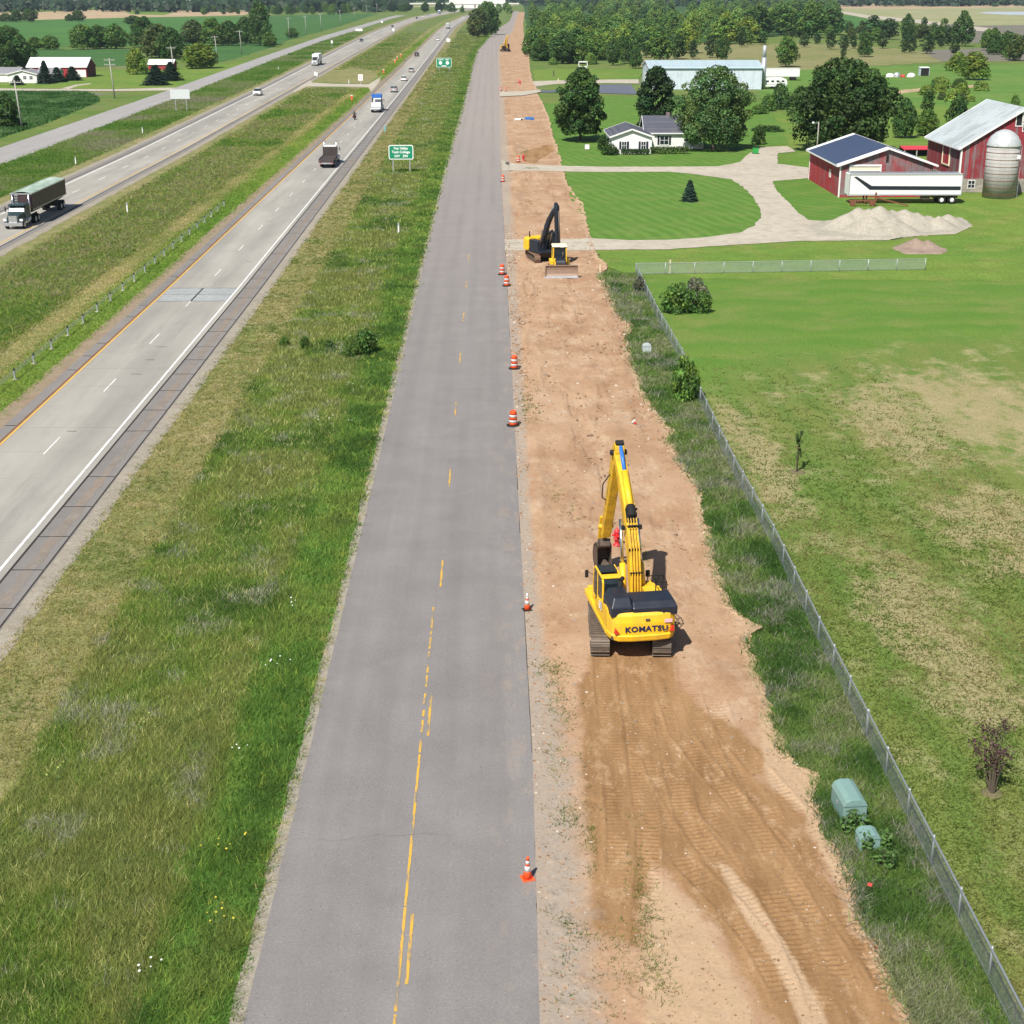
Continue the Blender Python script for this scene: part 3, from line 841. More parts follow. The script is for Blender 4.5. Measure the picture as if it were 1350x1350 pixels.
jr = .35 * (fbm(ys * .9, ys * 0 + 3, 31, 4) - .5) * 2 + .12 * (fbm(ys * 4, ys * 0, 8, 2) - .5) * 2
NXD = 200
tt = np.linspace(0, 1, NXD)
xl = XR(ys) - .02; xr = XD(ys) + jr
X = xl[:, None] * (1 - tt) + xr[:, None] * tt
Y = np.repeat(ys[:, None], NXD, 1)
near = Y < 66
fresh = np.where(near, soft(X, Y, FRESH, .55) - .95 * soft(X, Y, ISLAND, .3), 0)
pale = np.where(near, np.maximum(soft(X, Y, PALE2, .5), soft(X, Y, PALE3, .35)), 0)
pale = np.maximum(pale, np.where(near, soft(X, Y, ISLAND, .3), 0))
edge_r = xr[:, None] - X; edge_l = X - xl[:, None]
pale = np.maximum(pale, .65 * sstep(1.1, .1, edge_r))
gravw = np.interp(ys, [30, 45, 52, 58, 75, 110, 160, 260, 600], [2.6, 2.3, 1.9, 1.2, .9, 1.2, 1.6, 2.2, 1.5])[:, None]
grav = np.clip(1.15 - edge_l / gravw, 0, 1)
Z = .055 * (fbm(X * .5, Y * .35, 5, 4) - .5) + .035 * (fbm(X * 2.2, Y * 1.6, 15, 3) - .5)
Z += .09 * sstep(.38, .05, edge_r) * fbm(X * 1.3, Y * 1.3, 4, 3)
Z *= sstep(0, .5, edge_l)
damp = np.zeros_like(X)
for k, tr in enumerate(TRACKS):
    pts = [(P(*p).x, P(*p).y) for p in tr]
    m = near
    d, run = d_to_path(X[m], Y[m], pts)
    wv = .40
    brk = sstep(.3, .6, fbm(X[m] * .8, Y[m] * .6, 60 + k, 3)) * sstep(0, 2.5, run) * sstep(0, 2.5, run.max() - run)
    cle = np.where(np.abs((run / .24) % 1 - .5) < .22, 1, 0) * .035 * brk
    z = (np.where(d < wv, -.03, 0) * (.3 + .7 * brk) + np.where(d < wv, cle, 0)) + .03 * np.exp(-((d - wv - .07) / .07) ** 2) * brk
    w = sstep(wv + .3, wv + .1, d)
    Zm = Z[m]; Z[m] = Zm * (1 - .6 * w) + z
    dm = damp[m]; damp[m] = np.maximum(dm, sstep(wv + .2, wv - .1, d) * brk)
fresh = np.clip(fresh + .25 * damp * near, 0, 1.2)
# excavated banks and ruts further along
def bank(px, py, h, sx, sy):
    c = P(px, py)
    return h * np.exp(-((X - c.x) / sx) ** 2 - ((Y - c.y) / sy) ** 2)
Z += bank(682, 243, .55, 1.4, 4) * (1 + .8 * (fbm(X * .9, Y * .5, 71, 3) - .5)) + bank(678, 262, .45, 1.1, 6) + bank(697, 233, .35, 1.5, 2)
Z += bank(676, 196, .5, 1.1, 5) + bank(668, 130, .3, 1.2, 4) + bank(722, 195, .5, 1.8, 1.6) - bank(702, 203, .4, 1.6, 3)
Z += bank(1000, 834, .16, .6, .6) + bank(965, 905, .18, 1.2, 1.6)
Z += sstep(64, 80, Y) * sstep(0, 1.5, edge_l) * (.16 * sstep(.55, .85, fbm(X * .4, Y * .14, 91, 3)) + .06 * sstep(.5, .6, fbm(X * .2, Y * .08, 93, 2)) * sstep(.5, .8, fbm(X * 1.4, Y * .5, 97, 3)) - .08 * sstep(.6, .75, fbm(X * .9, Y * .12, 99, 3)))
Z += .035 * sstep(.55, .8, fbm(X * 2.6, Y * 2.0, 44, 3)) * sstep(0, .6, edge_l) * sstep(.45, .62, fbm(X * .25, Y * .12, 47, 3))
dark = soft(X, Y, [(690, 199), (728, 192), (732, 199), (712, 210), (706, 216), (690, 213)], .5) * (Y < 400)
fresh = np.maximum(fresh, dark * .9)
for px, py, sx, sy in ((800, 925, 1.2, 2.5), (745, 900, .5, 2), (890, 350, 1, 2)):
    c = P(px, py)
for r0_, r1_ in ((332, 312), (228.5, 209.5), (128.5, 104)):   # level where the drives cross
    ya_, yb_ = RY(r0_), RY(r1_)
    Z *= 1 - sstep(ya_ - 1.5, ya_ + .8, Y) * sstep(yb_ + 1.5, yb_ - .8, Y)
Z = np.maximum(Z, -.09) + .012
v = np.stack([X, Y, Z], -1).reshape(-1, 3)
i = (np.arange(len(ys) - 1)[:, None] * NXD + np.arange(NXD - 1)[None]).ravel()
f = np.stack([i, i + 1, i + NXD + 1, i + NXD], -1)
o = link('dirt_roadbed', np_mesh('dirt_roadbed', v, f, M_DIRT, smooth=True,
         attrs={'fresh': fresh.ravel(), 'gravel': grav.ravel(), 'pale': pale.ravel()}))
tag(o, kind='structure')

# --- right verge, lot, drives, lawns
FX = 14.5
strip('weedy_verge', off(XD, -.35), lambda y: y * 0 + FX + .2, YN, RY(356), M_TALL, -.03, 3, .2, .1)
yc = RY(361)
poly('lot_grass', [(FX - .1, YN), (260, YN), (260, RY(360)), (FX - .1, RY(360))], M_LOT, -.03, .3, world=True)
drive_in = [(661, 211.6), (680, 216.3), (735, 218.7), (800, 220), (883, 220), (945, 219.5), (975, 214), (985, 205), (1000, 194), (1039, 193), (1049, 200), (1026, 202), (1024.6, 216), (1065, 221), (1067, 235),
            (1019, 239), (1021, 247), (1047, 275.6), (1065, 290), (1091, 292), (1130, 287), (1270, 289), (1281, 299), (1259, 309), (1192, 312), (1171, 317), (1052, 318), (1000, 321.5), (935, 325), (883, 329), (785, 329.6), (740, 331), (667, 331),
            (665, 316), (740, 316), (777, 314), (830, 317), (880, 316.5), (930, 313), (975, 307), (996, 297), (1003, 285), (1001, 272), (987, 252.6), (966, 237), (922, 230.6), (883, 226.7), (800, 227), (742, 226), (662, 225)]
poly('gravel_drive', drive_in, M_DRIVE, .03, .3, step=.8)
lawn = [(744, 225.5), (883, 226), (922, 230), (966, 236.5), (988, 252), (1002.5, 272), (1004.5, 285), (997, 298), (975, 308), (930, 314), (880, 317.5), (830, 318), (775, 316), (752, 262)]
poly('oval_lawn', lawn, M_LAWN, .0, .3, step=.8)
poly('side_lawn', [(1019, 238), (1066, 232), (1108, 262), (1135, 285), (1131, 290), (1091, 293.5), (1063, 291.5), (1045, 276.5), (1019, 248)], M_LAWN2, .0, .1)
poly('house_lawn', [(716, 137), (800, 126), (1010, 135), (1040, 190), (1000, 194), (985, 206), (975, 214.5), (945, 220), (883, 220.5), (738, 219.5), (724, 160)], M_LAWN, -.015, .5)
poly('farm_lawn', [(785, 328), (883, 328), (1000, 319), (1052, 316), (1180, 316), (1285, 298), (1360, 240), (1500, 260), (1500, 372), (843, 366), (800, 352)], M_YARD, -.02, .4)
poly('farm_lawn', [(1000, 150), (1240, 140), (1400, 180), (1500, 250), (1280, 302), (1080, 296), (1000, 230)], M_YARD, -.04, .5)
poly('gravel_track', [(700, 107), (735, 106), (800, 104.8), (842, 104.6), (842, 110), (800, 109.5), (735, 110.5), (703, 114)], M_DRIVE, -.01, .3)
poly('asphalt_pad', [(791, 111.5), (832, 111.5), (841, 124.5), (795, 123), (760, 121.4), (710, 122), (710, 119), (760, 118.8), (789, 118.5)], M_PADASPHALT, 0.0)
poly('paved_crossing', [(658.5, 121.5), (690, 121), (712, 118.6), (713, 122), (690, 126.5), (659, 128)], M_DRIVE, .15, .2)
poly('mown_verge_far', [(702, 92), (720, 91), (850, 92), (842, 105), (705, 107)], M_YARD, -.02, .8)
# wild meadow and fields beyond
poly('forest_floor', [(700, 80), (760, 79), (850, 70), (1000, 50), (1100, 42), (1110, 20), (1060, 6), (690, 6), (694, 40), (698, 70)], ground_mat('undergrowth', lin(.03, .07, .018), lin(.045, .09, .022), lin(.06, .11, .03), .03, .2, 1, .6, 1.4), -.05, 3)
poly('dry_meadow', [(840, 68), (900, 57), (1120, 58), (1260, 72), (1240, 82), (1050, 92), (840, 88)], ground_mat('dry_meadow_grass', lin(.17, .18, .065), lin(.22, .20, .095), lin(.11, .16, .04), .02, .1, 1.2, .7, 1.3), -.05, 4)
poly('mauve_weeds', [(1215, 66), (1360, 62), (1420, 80), (1240, 81)], M_MAUVE, -.045, 4)
poly('mauve_weeds', [(1255, 34), (1420, 32), (1420, 58), (1270, 56)], M_MAUVE, -.045, 6)
poly('bright_pasture', [(1190, 86), (1420, 84), (1450, 150), (1180, 140), (1000, 130), (1010, 92)], ground_mat('bright_pasture_grass', lin(.08, .18, .03), lin(.12, .2, .04), lin(.16, .2, .07), .03, .15, 1.5, .7, 1.3), -.055, 4)
poly('dirt_patch', [(1182, 119), (1222, 115.5), (1224, 118), (1184, 124)], M_TAN, -.04, 1)
poly('dirt_patch', [(1232, 113), (1290, 112), (1288, 115.5), (1240, 115)], M_TAN, -.04, 1)
poly('far_field', [(1060, 9), (1500, 9), (1500, 36), (1320, 38), (1260, 32), (1110, 16)], M_PALEFIELD, -.05)
poly('ripe_field', [(1040, 5), (1500, 4.2), (1500, 7.5), (1200, 11.5), (1080, 11)], M_TAN, -.045)
poly('far_pond', [(1300, 15.5), (1500, 15), (1500, 20.5), (1330, 19.5), (1290, 17)], ground_mat('grey_pond', lin(.33, .37, .42), lin(.36, .4, .45), None, .01, .1, 1, .95, 1.05), -.04)
poly('far_gravel_road', [(1104, 14), (1145, 20), (1207, 25.5), (1262, 32.5), (1310, 37.5), (1309, 42), (1255, 38), (1205, 29.5), (1143, 24), (1106, 17)], M_DRIVE, -.03)
poly('bright_field', [(1106, 18), (1143, 25), (1180, 30), (1180, 38), (1110, 38)], M_CROP2, -.045)
# left farm and fields
poly('crop_field', [(-60, 120.5), (110, 121), (127, 126), (130, 134), (104, 145), (60, 163), (0, 182), (-60, 205)], M_CROP, -.03, 1.2)
poly('farm_drive', [(-60, 116), (60, 117), (150, 117.5), (222, 115.5), (232, 115.5), (228, 119), (150, 120), (-60, 119.5)], M_DRIVE, -.01, .2)
poly('farm_drive', [(80, 116.8), (100, 111.5), (120, 109.5), (120, 110.6), (104, 112.8), (92, 117)], M_DRIVE, -.012, .2)
poly('left_farm_lawn', [(-60, 105), (36, 104), (140, 92), (180, 94), (300, 84), (345, 76), (250, 112), (222, 115.5), (150, 117), (-60, 116)], M_YARD, -.03, 1)
poly('roadside_grass', [(130, 125), (180, 119), (222, 118), (228, 116), (330, 80), (300, 110), (200, 140), (50, 190), (-40, 215), (0, 184), (104, 147)], M_MEADOW, -.035, 1)
poly('crop_field', [(-100, 66), (170, 64.5), (172, 86), (130, 88), (-100, 86)], M_CROP, -.04, .5)
poly('crop_field', [(270, 60), (380, 52), (352, 70), (300, 80), (287, 82)], M_CROP, -.04, .5)
poly('crop_field_far', [(-100, 27.5), (170, 22.8), (320, 22), (345, 26), (350, 52), (250, 60), (-100, 64)], M_CROP2, -.045, 1)
poly('crop_field_far', [(350, 21), (470, 18), (500, 17.2), (470, 27), (440, 37), (405, 46), (356, 60), (345, 40)], M_CROP, -.04, 1)
poly('ripe_field', [(-100, 17), (40, 16.5), (160, 11.8), (330, 10.3), (345, 13), (320, 20), (160, 23.5), (30, 26.5), (-100, 28)], M_TAN, -.038, 6)
poly('grassy_knoll', [(165, 16), (190, 12.5), (215, 13.5), (228, 17), (215, 20), (175, 19)], M_YARD, -.03, 5)
poly('ripe_field', [(345, 12), (420, 9.5), (640, 6.2), (680, 6), (680, 7.4), (480, 10.6), (350, 15)], M_PALEFIELD, -.04, 4)

# gravel piles
def heap(name, label, cat, pts_peaks, outline_px, m, res=.35, kind=None, group=None):
    w = [(P(*p).x, P(*p).y) for p in outline_px]
    x0 = min(p[0] for p in w); x1 = max(p[0] for p in w); y0 = min(p[1] for p in w); y1 = max(p[1] for p in w)
    nx = int((x1 - x0) / res) + 1; ny = int((y1 - y0) / res) + 1
    X, Y = np.meshgrid(np.linspace(x0, x1, nx), np.linspace(y0, y1, ny))
    ins = inside(X, Y, w); d, _ = d_to_path(X, Y, w + w[:1])
    Z = np.zeros_like(X)
    for cx, cy, h in pts_peaks:
        Z = np.maximum(Z, h - .55 * np.hypot(X - cx, (Y - cy)))
    Z = np.maximum(Z, .25 * fbm(X * .5, Y * .5, 3, 3))
    Z = np.minimum(Z, d * .7) * (.88 + .24 * fbm(X * .6, Y * .6, 12, 3))
    Z = np.where(ins, Z + .02, -.04)
    i = (np.arange(ny - 1)[:, None] * nx + np.arange(nx - 1)[None]).ravel()
    f = np.stack([i, i + 1, i + nx + 1, i + nx], -1)
    keep = ins.ravel()[f].any(1)
    c = (sum(p[0] for p in w) / len(w), sum(p[1] for p in w) / len(w))
    vv = np.stack([X - c[0], Y - c[1], Z], -1).reshape(-1, 3)
    o = link(name, np_mesh(name, vv, f[keep], m, smooth=True)); o.location = (c[0], c[1], 0)
    return tag(o, label, cat, group)
def peak(px, pyb, pyt):
    b = P(px, pyb); return (b.x, b.y, height_to(b, pyt))
heap('gravel_pile', 'long pale gravel stockpile with several peaks beside the white parked trailer', 'gravel pile',
     [peak(1130, 300, 275), peak(1158, 301, 273), peak(1192, 300, 275.5), peak(1249, 297, 283), peak(1100, 303, 291), peak(1222, 299, 284), peak(1144, 300, 276.5), peak(1175, 300, 277), peak(1115, 302, 282), peak(1207, 300, 280), peak(1145, 307, 285), peak(1175, 307, 286), peak(1236, 301, 286)],
     [(1080, 314), (1060, 300), (1090, 291), (1130, 289), (1190, 290), (1240, 288), (1270, 288), (1281, 298), (1259, 308), (1192, 312), (1160, 316)], M_PILE)
heap('sand_pile', 'small brown sand heap standing alone on the farm grass', 'sand pile',
     [peak(1207, 327, 314.5), peak(1222, 327, 317)], [(1176, 327), (1195, 320), (1225, 320), (1250, 330), (1240, 335), (1195, 335)], M_BROWNPILE, .25)
# ------------------------------------------------------------------ vegetation
NR = np.random.default_rng(11)

def in_frame(x, y, m=120):
    d = np.stack([x, y, np.full_like(x, -CAM_H)], -1)
    z = d @ np.array(_fw); u = d @ np.array(_rt) / z * FPX + 675; v = 675 - d @ np.array(_up) / z * FPX
    return (u > -m) & (u < 1350 + m) & (v < 1350 + m)

def blades(name, x, y, h, w, nb, col, lean=.45, spread=.12, label=None, z0=0.0, gain=1.85):
    """loose tufts of grass, all one sheet of blades"""
    n = len(x); k = nb
    X = np.repeat(x, k) + NR.normal(0, 1, n * k) * np.repeat(spread * np.ones(n), k)
    Y = np.repeat(y, k) + NR.normal(0, 1, n * k) * np.repeat(spread * np.ones(n), k)
    H = np.repeat(h * np.ones(n), k) * NR.uniform(.55, 1.25, n * k)
    Wd = np.repeat(w * np.ones(n), k) * NR.uniform(.7, 1.3, n * k)
    a = NR.uniform(0, 2 * np.pi, n * k); b = NR.uniform(0, 2 * np.pi, n * k)
    L = H * NR.uniform(.15, lean * 2.6, n * k)
    dx, dy = np.cos(a) * Wd / 2, np.sin(a) * Wd / 2
    v = np.empty((n * k, 3, 3), np.float32)
    v[:, 0] = np.stack([X - dx, Y - dy, np.full_like(X, z0 - .02)], -1)
    v[:, 1] = np.stack([X + dx, Y + dy, np.full_like(X, z0 - .02)], -1)
    v[:, 2] = np.stack([X + np.cos(b) * L, Y + np.sin(b) * L, z0 + H], -1)
    c = np.repeat(col * gain, k, 0) * NR.uniform(.6, 1.4, (n * k, 1))
    c = np.repeat(c, 3, 0) * np.array([1.0, 1.03, .84])
    f = np.arange(n * k * 3).reshape(-1, 3)
    o = link(name, np_mesh(name, v.reshape(-1, 3), f, M_BLADE, col=np.clip(c, 0, 1)))
    return tag(o, label, 'grass' if label else None, kind='stuff')

def scatter(fl, fr, y0, y1, dens, pw=1.3, m=120):
    """points in a strip, thinning with distance"""
    ys = NR.uniform(y0, y1, int((y1 - y0) * 14 * dens))
    keep = NR.random(len(ys)) < (y0 / ys) ** pw
    ys = ys[keep]
    xl, xr = fl(ys), fr(ys)
    x = xl + (xr - xl) * NR.random(len(ys))
    k = (NR.random(len(ys)) * 14 < np.abs(xr - xl)) & in_frame(x, ys, m)
    return x[k], ys[k]

def pal(x, y, cols, sc, seed, jit=.35):
    n = np.clip((fbm(x * sc, y * sc * .7, seed, 4) - .5) * 2.6 + .5 + NR.normal(0, jit * .35, len(x)), 0, .999)
    cols = np.array(cols); t = n * (len(cols) - 1); i = t.astype(int); fr = (t - i)[:, None]
    return cols[i] * (1 - fr) + cols[np.minimum(i + 1, len(cols) - 1)] * fr

# tall roadside grass
x, y = scatter(off(W, 7.15), off(XL, -3.0), 33, 1150, 90, 1.35)
k = NR.random(len(x)) > sstep(700, 1150, y); x, y = x[k], y[k]
sc = np.clip(y / 45, 1, 16)
c = pal(x, y, [(.05, .09, .022), (.085, .14, .03), (.12, .165, .038), (.175, .17, .065), (.10, .135, .045), (.14, .15, .05)], .22, 3)
k = NR.random(len(x)) < .07; c[k] = (.36, .34, .17)
pt = fbm(x * .8, y * .6, 77, 3); k = (pt > .64) & (NR.random(len(x)) < .4); c[k] = np.array([.23, .22, .2]) * NR.uniform(.75, 1.2, (k.sum(), 1))
k = NR.random(len(x)) < .012; c[k] = (.22, .3, .05)
blades('tall_grass', x, y, .17 + .2 * fbm(x * .3, y * .3, 5, 2), .021 * sc, 8, c, .55, .17 * sc ** .5, 'tall wild grass filling the ditch between highway and frontage road')
# lush bank
x, y = scatter(off(XL, -3.3), off(XL, -.5), 33, 1150, 85, 1.35)
k = NR.random(len(x)) > sstep(700, 1150, y); x, y = x[k], y[k]
sc = np.clip(y / 45, 1, 16)
c = pal(x, y, [(.05, .09, .023), (.07, .13, .03), (.095, .155, .036), (.14, .18, .05), (.075, .105, .032)], .35, 9)
k = NR.random(len(x)) < .05; c[k] = (.24, .27, .06)
blades('lush_grass', x, y, .14 + .3 * fbm(x * .7, y * .6, 6, 3), .026 * sc, 8, c, .65, .16 * sc ** .5, 'bright green lush grass along the left edge of the frontage road')
# leaves of the crop on the left
cw_ = [(P(*q).x, P(*q).y) for q in [(-40, 121), (110, 121.4), (126, 126.4), (129, 134), (103, 144.5), (60, 162.5), (0, 181), (-40, 196)]]
xs_ = [q[0] for q in cw_]; ys_ = [q[1] for q in cw_]
x = NR.uniform(min(xs_), max(xs_), 26000); y = NR.uniform(min(ys_), max(ys_), 26000)
k = inside(x, y, cw_) & in_frame(x, y); x, y = x[k], y[k]
c = pal(x, y, [(.03, .08, .022), (.05, .13, .035), (.08, .17, .06), (.12, .2, .09)], .25, 61, 1.2)
blades('crop_plants', x, y, .55, .34, 5, c, .8, .3, 'broad leafed green crop plants in the field on the left', gain=1.2)
# ragged fringe on the gravel edge
x, y = scatter(off(XL, -.75), off(XL, -.12), 33, 190, 30, 1.25)
sc = np.clip(y / 45, 1, 3.2)
c = pal(x, y, [(.05, .11, .02), (.12, .14, .04), (.25, .21, .10), (.31, .26, .15)], .8, 19)
blades('fringe_grass', x, y, .16, .028 * sc, 4, c, .9, .09, 'dry ragged grass fringe on the gravel edge of the frontage road')
# mown dry verge beside the highway shoulder
x, y = scatter(off(W, 3.1), off(W, 7.3), 48, 900, 42, 1.3)
k = NR.random(len(x)) > sstep(400, 900, y); x, y = x[k], y[k]
sc = np.clip(y / 55, 1, 10)
c = pal(x, y, [(.10, .14, .034), (.16, .17, .055), (.26, .22, .10), (.38, .31, .18), (.16, .17, .055)], .4, 23, .8)
blades('mown_grass', x, y, .10, .032 * sc, 5, c, 1.5, .14, 'short straw coloured mown grass beside the highway shoulder', gain=1.35)
# weeds between dirt and fence
x, y = scatter(off(XD, -.15), lambda y: y * 0 + FX + .3, 33, 150, 95, 1.2)
sc = np.clip(y / 45, 1, 3)
c = pal(x, y, [(.04, .08, .022), (.065, .115, .03), (.09, .14, .038), (.13, .15, .07), (.17, .165, .13), (.08, .125, .03)], .5, 29)
k = NR.random(len(x)) < .04; c[k] = (.22, .2, .2)
pt = fbm(x * .7, y * .5, 87, 3); k = (pt > .6) & (NR.random(len(x)) < .5); c[k] = (.16, .155, .145)
blades('roadside_weeds', x, y, .12 + .3 * fbm(x * .8, y * .7, 16, 3), .032 * sc, 8, c, .7, .15 * sc ** .4, 'mixed green weeds between the bare dirt and the chain link fence')
# short lot turf
x, y = scatter(lambda y: y * 0 + FX + .1, lambda y: y * 0 + FX + 16, 33, 125, 80, 1.6)
k = NR.random(len(x)) > sstep(60, 122, y); x, y = x[k], y[k]
sc = np.clip(y / 45, 1, 2.4)
dn = fbm(x * .33, y * .28, 41, 4)
c = pal(x, y, [(.075, .125, .024), (.105, .15, .032), (.14, .155, .048), (.24, .205, .10)], .28, 41, .6)
k = NR.random(len(x)) < .06; c[k] = (.07, .07, .025)
blades('lot_turf', x, y, .07, .036 * sc, 4, c, 1.4, .14, 'thin dry turf of the fenced lot', gain=1.05)
CROSS = [(P(*q).x, P(*q).y) for q in [(384, 123), (396, 112), (409, 104), (430, 97), (462, 88), (492, 92), (500, 98), (502, 109), (489, 123), (485, 116.5), (404, 116.5), (394, 121)]]
# rough growth of the median and the outer verges
for nm, fl_, fr_, y0_, y1_, cols, hh, lb in (('median_growth', off(LR, 3.4), off(W, -15.0), 78, 700, [(.06, .12, .022), (.10, .155, .03), (.15, .175, .045), (.21, .18, .085), (.18, .155, .14), (.16, .165, .06), (.09, .14, .03)], .4, 'rough green and mauve growth in the middle of the highway median'),
        ('median_edge_growth', off(W, -12.5), off(W, -9.0), 78, 700, [(.085, .155, .026), (.12, .185, .034), (.165, .205, .05)], .2, 'bright green grass along the cable barrier'),
        ('median_straw', off(W, -15.8), off(W, -11.4), 78, 600, [(.13, .16, .045), (.21, .195, .08), (.30, .25, .13)], .1, 'pale straw coloured mown strip in the highway median'),
        ('outer_growth', off(FR, .2), off(LL, -3.6), 150, 700, [(.055, .115, .022), (.085, .145, .03), (.12, .165, .04), (.16, .15, .12)], .4, 'rough grass between the far carriageway and the far frontage road')):
    x, y = scatter(fl_, fr_, y0_, y1_ + 450, 26, 1.3)
    k = NR.random(len(x)) > sstep(y1_ - 150, y1_ + 450, y); x, y = x[k], y[k]
    sc = np.clip(y / 45, 1, 16)
    c = pal(x, y, cols, .075, len(nm), .9)
    k = ~inside(x, y, CROSS); x, y, sc, c = x[k], y[k], sc[k], c[k]
    blades(nm, x, y, hh * .6 * (.6 + .8 * fbm(x * .2, y * .2, 5, 2)), .03 * sc, 5, c, 1.1, .16 * sc ** .6, lb, gain=1.75)
# sprigs on the gravel beside the pavement
px = []
for (a, b, sx, sy, n) in ((731, 885, .35, .9, 60), (738, 935, .35, 1.1, 45), (752, 1075, .5, .5, 50), (740, 1000, .5, 1.6, 50), (855, 1215, .18, 2.2, 130), (850, 1285, .5, .7, 70), (770, 1290, .9, 1.2, 60), (820, 1240, .9, .5, 40), (730, 660, .5, 2.5, 60), (700, 540, .5, 4, 70), (780, 1120, .1, 1.2, 30), (690, 200, .6, 4, 40), (685, 262, .7, 5, 50), (700, 222, .8, 1, 40), (846, 735, .2, 1.2, 40), (745, 1225, .5, .5, 30)):
    q = P(a, b)
    px.append(np.stack([NR.normal(q.x, sx, n), NR.normal(q.y, sy, n)], -1))
px = np.concatenate(px); x, y = px[:, 0], px[:, 1]
k = (x > XR(y) + .15); x, y = x[k], y[k]
c = pal(x, y, [(.05, .085, .022), (.10, .12, .04), (.17, .15, .08)], .9, 51, .9)
blades('sparse_weeds', x, y, .13, .03 * np.clip(y / 45, 1, 3), 6, c, 1.0, .11, 'sparse weeds growing on the bare dirt by the pavement edge')

# ---- leaf clouds
def leaf_mesh(name, pts, nrm, size, tint, elong=1.25, mat=None):
    n = len(pts)
    nrm = nrm / np.linalg.norm(nrm, axis=1, keepdims=True)
    r = NR.normal(size=(n, 3)); u = np.cross(nrm, r); u /= np.linalg.norm(u, axis=1, keepdims=True) + 1e-9
    v = np.cross(nrm, u)
    s = (size * NR.uniform(.6, 1.35, n))[:, None] / 2
    a = pts - u * s * elong; b = pts + v * s - nrm * s * .3; c = pts + u * s * elong; d = pts - v * s - nrm * s * .3
    V = np.stack([a, b, c, d], 1).reshape(-1, 3)
    f = np.arange(4 * n).reshape(-1, 4)
    return np_mesh(name, V, f, mat or M_LEAF, col=np.clip(np.repeat(tint, 4, 0), 0, 3))

def crown_points(n, Wd, Hh, c0, prof, lobes, rl, seed, rough=.5):
    rs = np.random.default_rng(seed)
    L = []
    for i in range(lobes):
        t = (i + rs.random()) / lobes
        a = i * 2.399 + rs.uniform(-.4, .4)
        rad = prof(t) * Wd / 2
        r0 = rl * Wd * rs.uniform(.7, 1.3) * (.55 + .45 * prof(t))
        rr_ = max(0, rad - r0 * .75) * math.sqrt(rs.uniform(.35, 1))
        rr_ *= rs.uniform(.8, 1.18)
        L.append((math.cos(a) * rr_, math.sin(a) * rr_, c0 + t * (Hh - c0 - r0 * .5), r0, rs.uniform(.72, 1.3), rs.uniform(-1, 1)))
    L = np.array(L)
    w = L[:, 3] ** 2; w /= w.sum()
    pts = []; nr = []; tn = []
    tot = 0
    while tot < n:
        m = n * 2
        li = rs.choice(len(L), m, p=w)
        d = rs.normal(size=(m, 3)); d /= np.linalg.norm(d, axis=1, keepdims=True)
        d[:, 2] = np.where((d[:, 2] < -.35) & (rs.random(m) < .6), -d[:, 2], d[:, 2])
        rad = L[li, 3] * (1 - np.abs(rs.normal(0, .16, m)) + np.where(rs.random(m) < .22, np.abs(rs.normal(0, .2, m)), 0))
        p = L[li, :3] + d * rad[:, None] * np.array([1, 1, .85])
        dd = np.linalg.norm((p[:, None, :] - L[None, :, :3]) / np.array([1, 1, .85]), axis=2) / L[None, :, 3]
        dd[np.arange(m), li] = 9
        k = (dd.min(1) > .72) & (p[:, 2] > c0 * .6)
        p = p[k]; d = d[k]; li = li[k]
        nn = d * .75 + np.array([0, 0, .35]) + rs.normal(0, rough, p.shape)
        t = L[li, 4][:, None] * rs.uniform(.5, 1.65, (len(p), 1)) * np.ones((1, 3))
        t[:, 0] *= 1 + .18 * L[li, 5] + rs.normal(0, .06, len(p)); t[:, 2] *= 1 - .12 * L[li, 5]
        pts.append(p); nr.append(nn); tn.append(t); tot += len(p)
    return np.concatenate(pts)[:n], np.concatenate(nr)[:n], np.concatenate(tn)[:n]

PROF = {
    'round': lambda t: max(.12, math.sin(math.pi * min(1, (t * .86 + .14))) ** .6),
    'ovate': lambda t: max(.10, (math.sin(math.pi * min(1, t + .24) ** .8) if t < .76 else .35 * (1 - t) / .24 + .05)) if t < .3 else max(.16, 1 - ((t - .3) / .74) ** 2.3),
    'dome': lambda t: max(.1, math.sqrt(max(0, 1 - (t * .97) ** 2.4))),
    'column': lambda t: max(.15, math.sin(math.pi * (t * .9 + .08)) ** .5),
    'spread': lambda t: max(.2, math.sin(math.pi * (t * .75 + .2)) ** .7),
}

def trunk_mesh(h, r, seed, crown_h, limbs=5, wd=6):
    rs = random.Random(seed); b = MB()
    x = y = 0; pts = [(0, 0, -.15)]
    for i in range(1, 5):
        x += rs.uniform(-.12, .12) * h * .1; y += rs.uniform(-.12, .12) * h * .1
        pts.append((x, y, h * i / 4))
    for i in range(4): b.cyl(pts[i], pts[i + 1], r * (1.15 - .2 * i), r * (1.15 - .2 * (i + 1)), 7, False)
    for i in range(limbs):
        a = i * 2.4 + rs.random(); z = h * rs.uniform(.55, 1)
        e = (math.cos(a) * wd * .3, math.sin(a) * wd * .3, z + crown_h * rs.uniform(.25, .5))
        b.cyl((x * z / h, y * z / h, z), e, r * .4, r * .1, 5, False)
    return b.mesh('trunk', M_BARK)

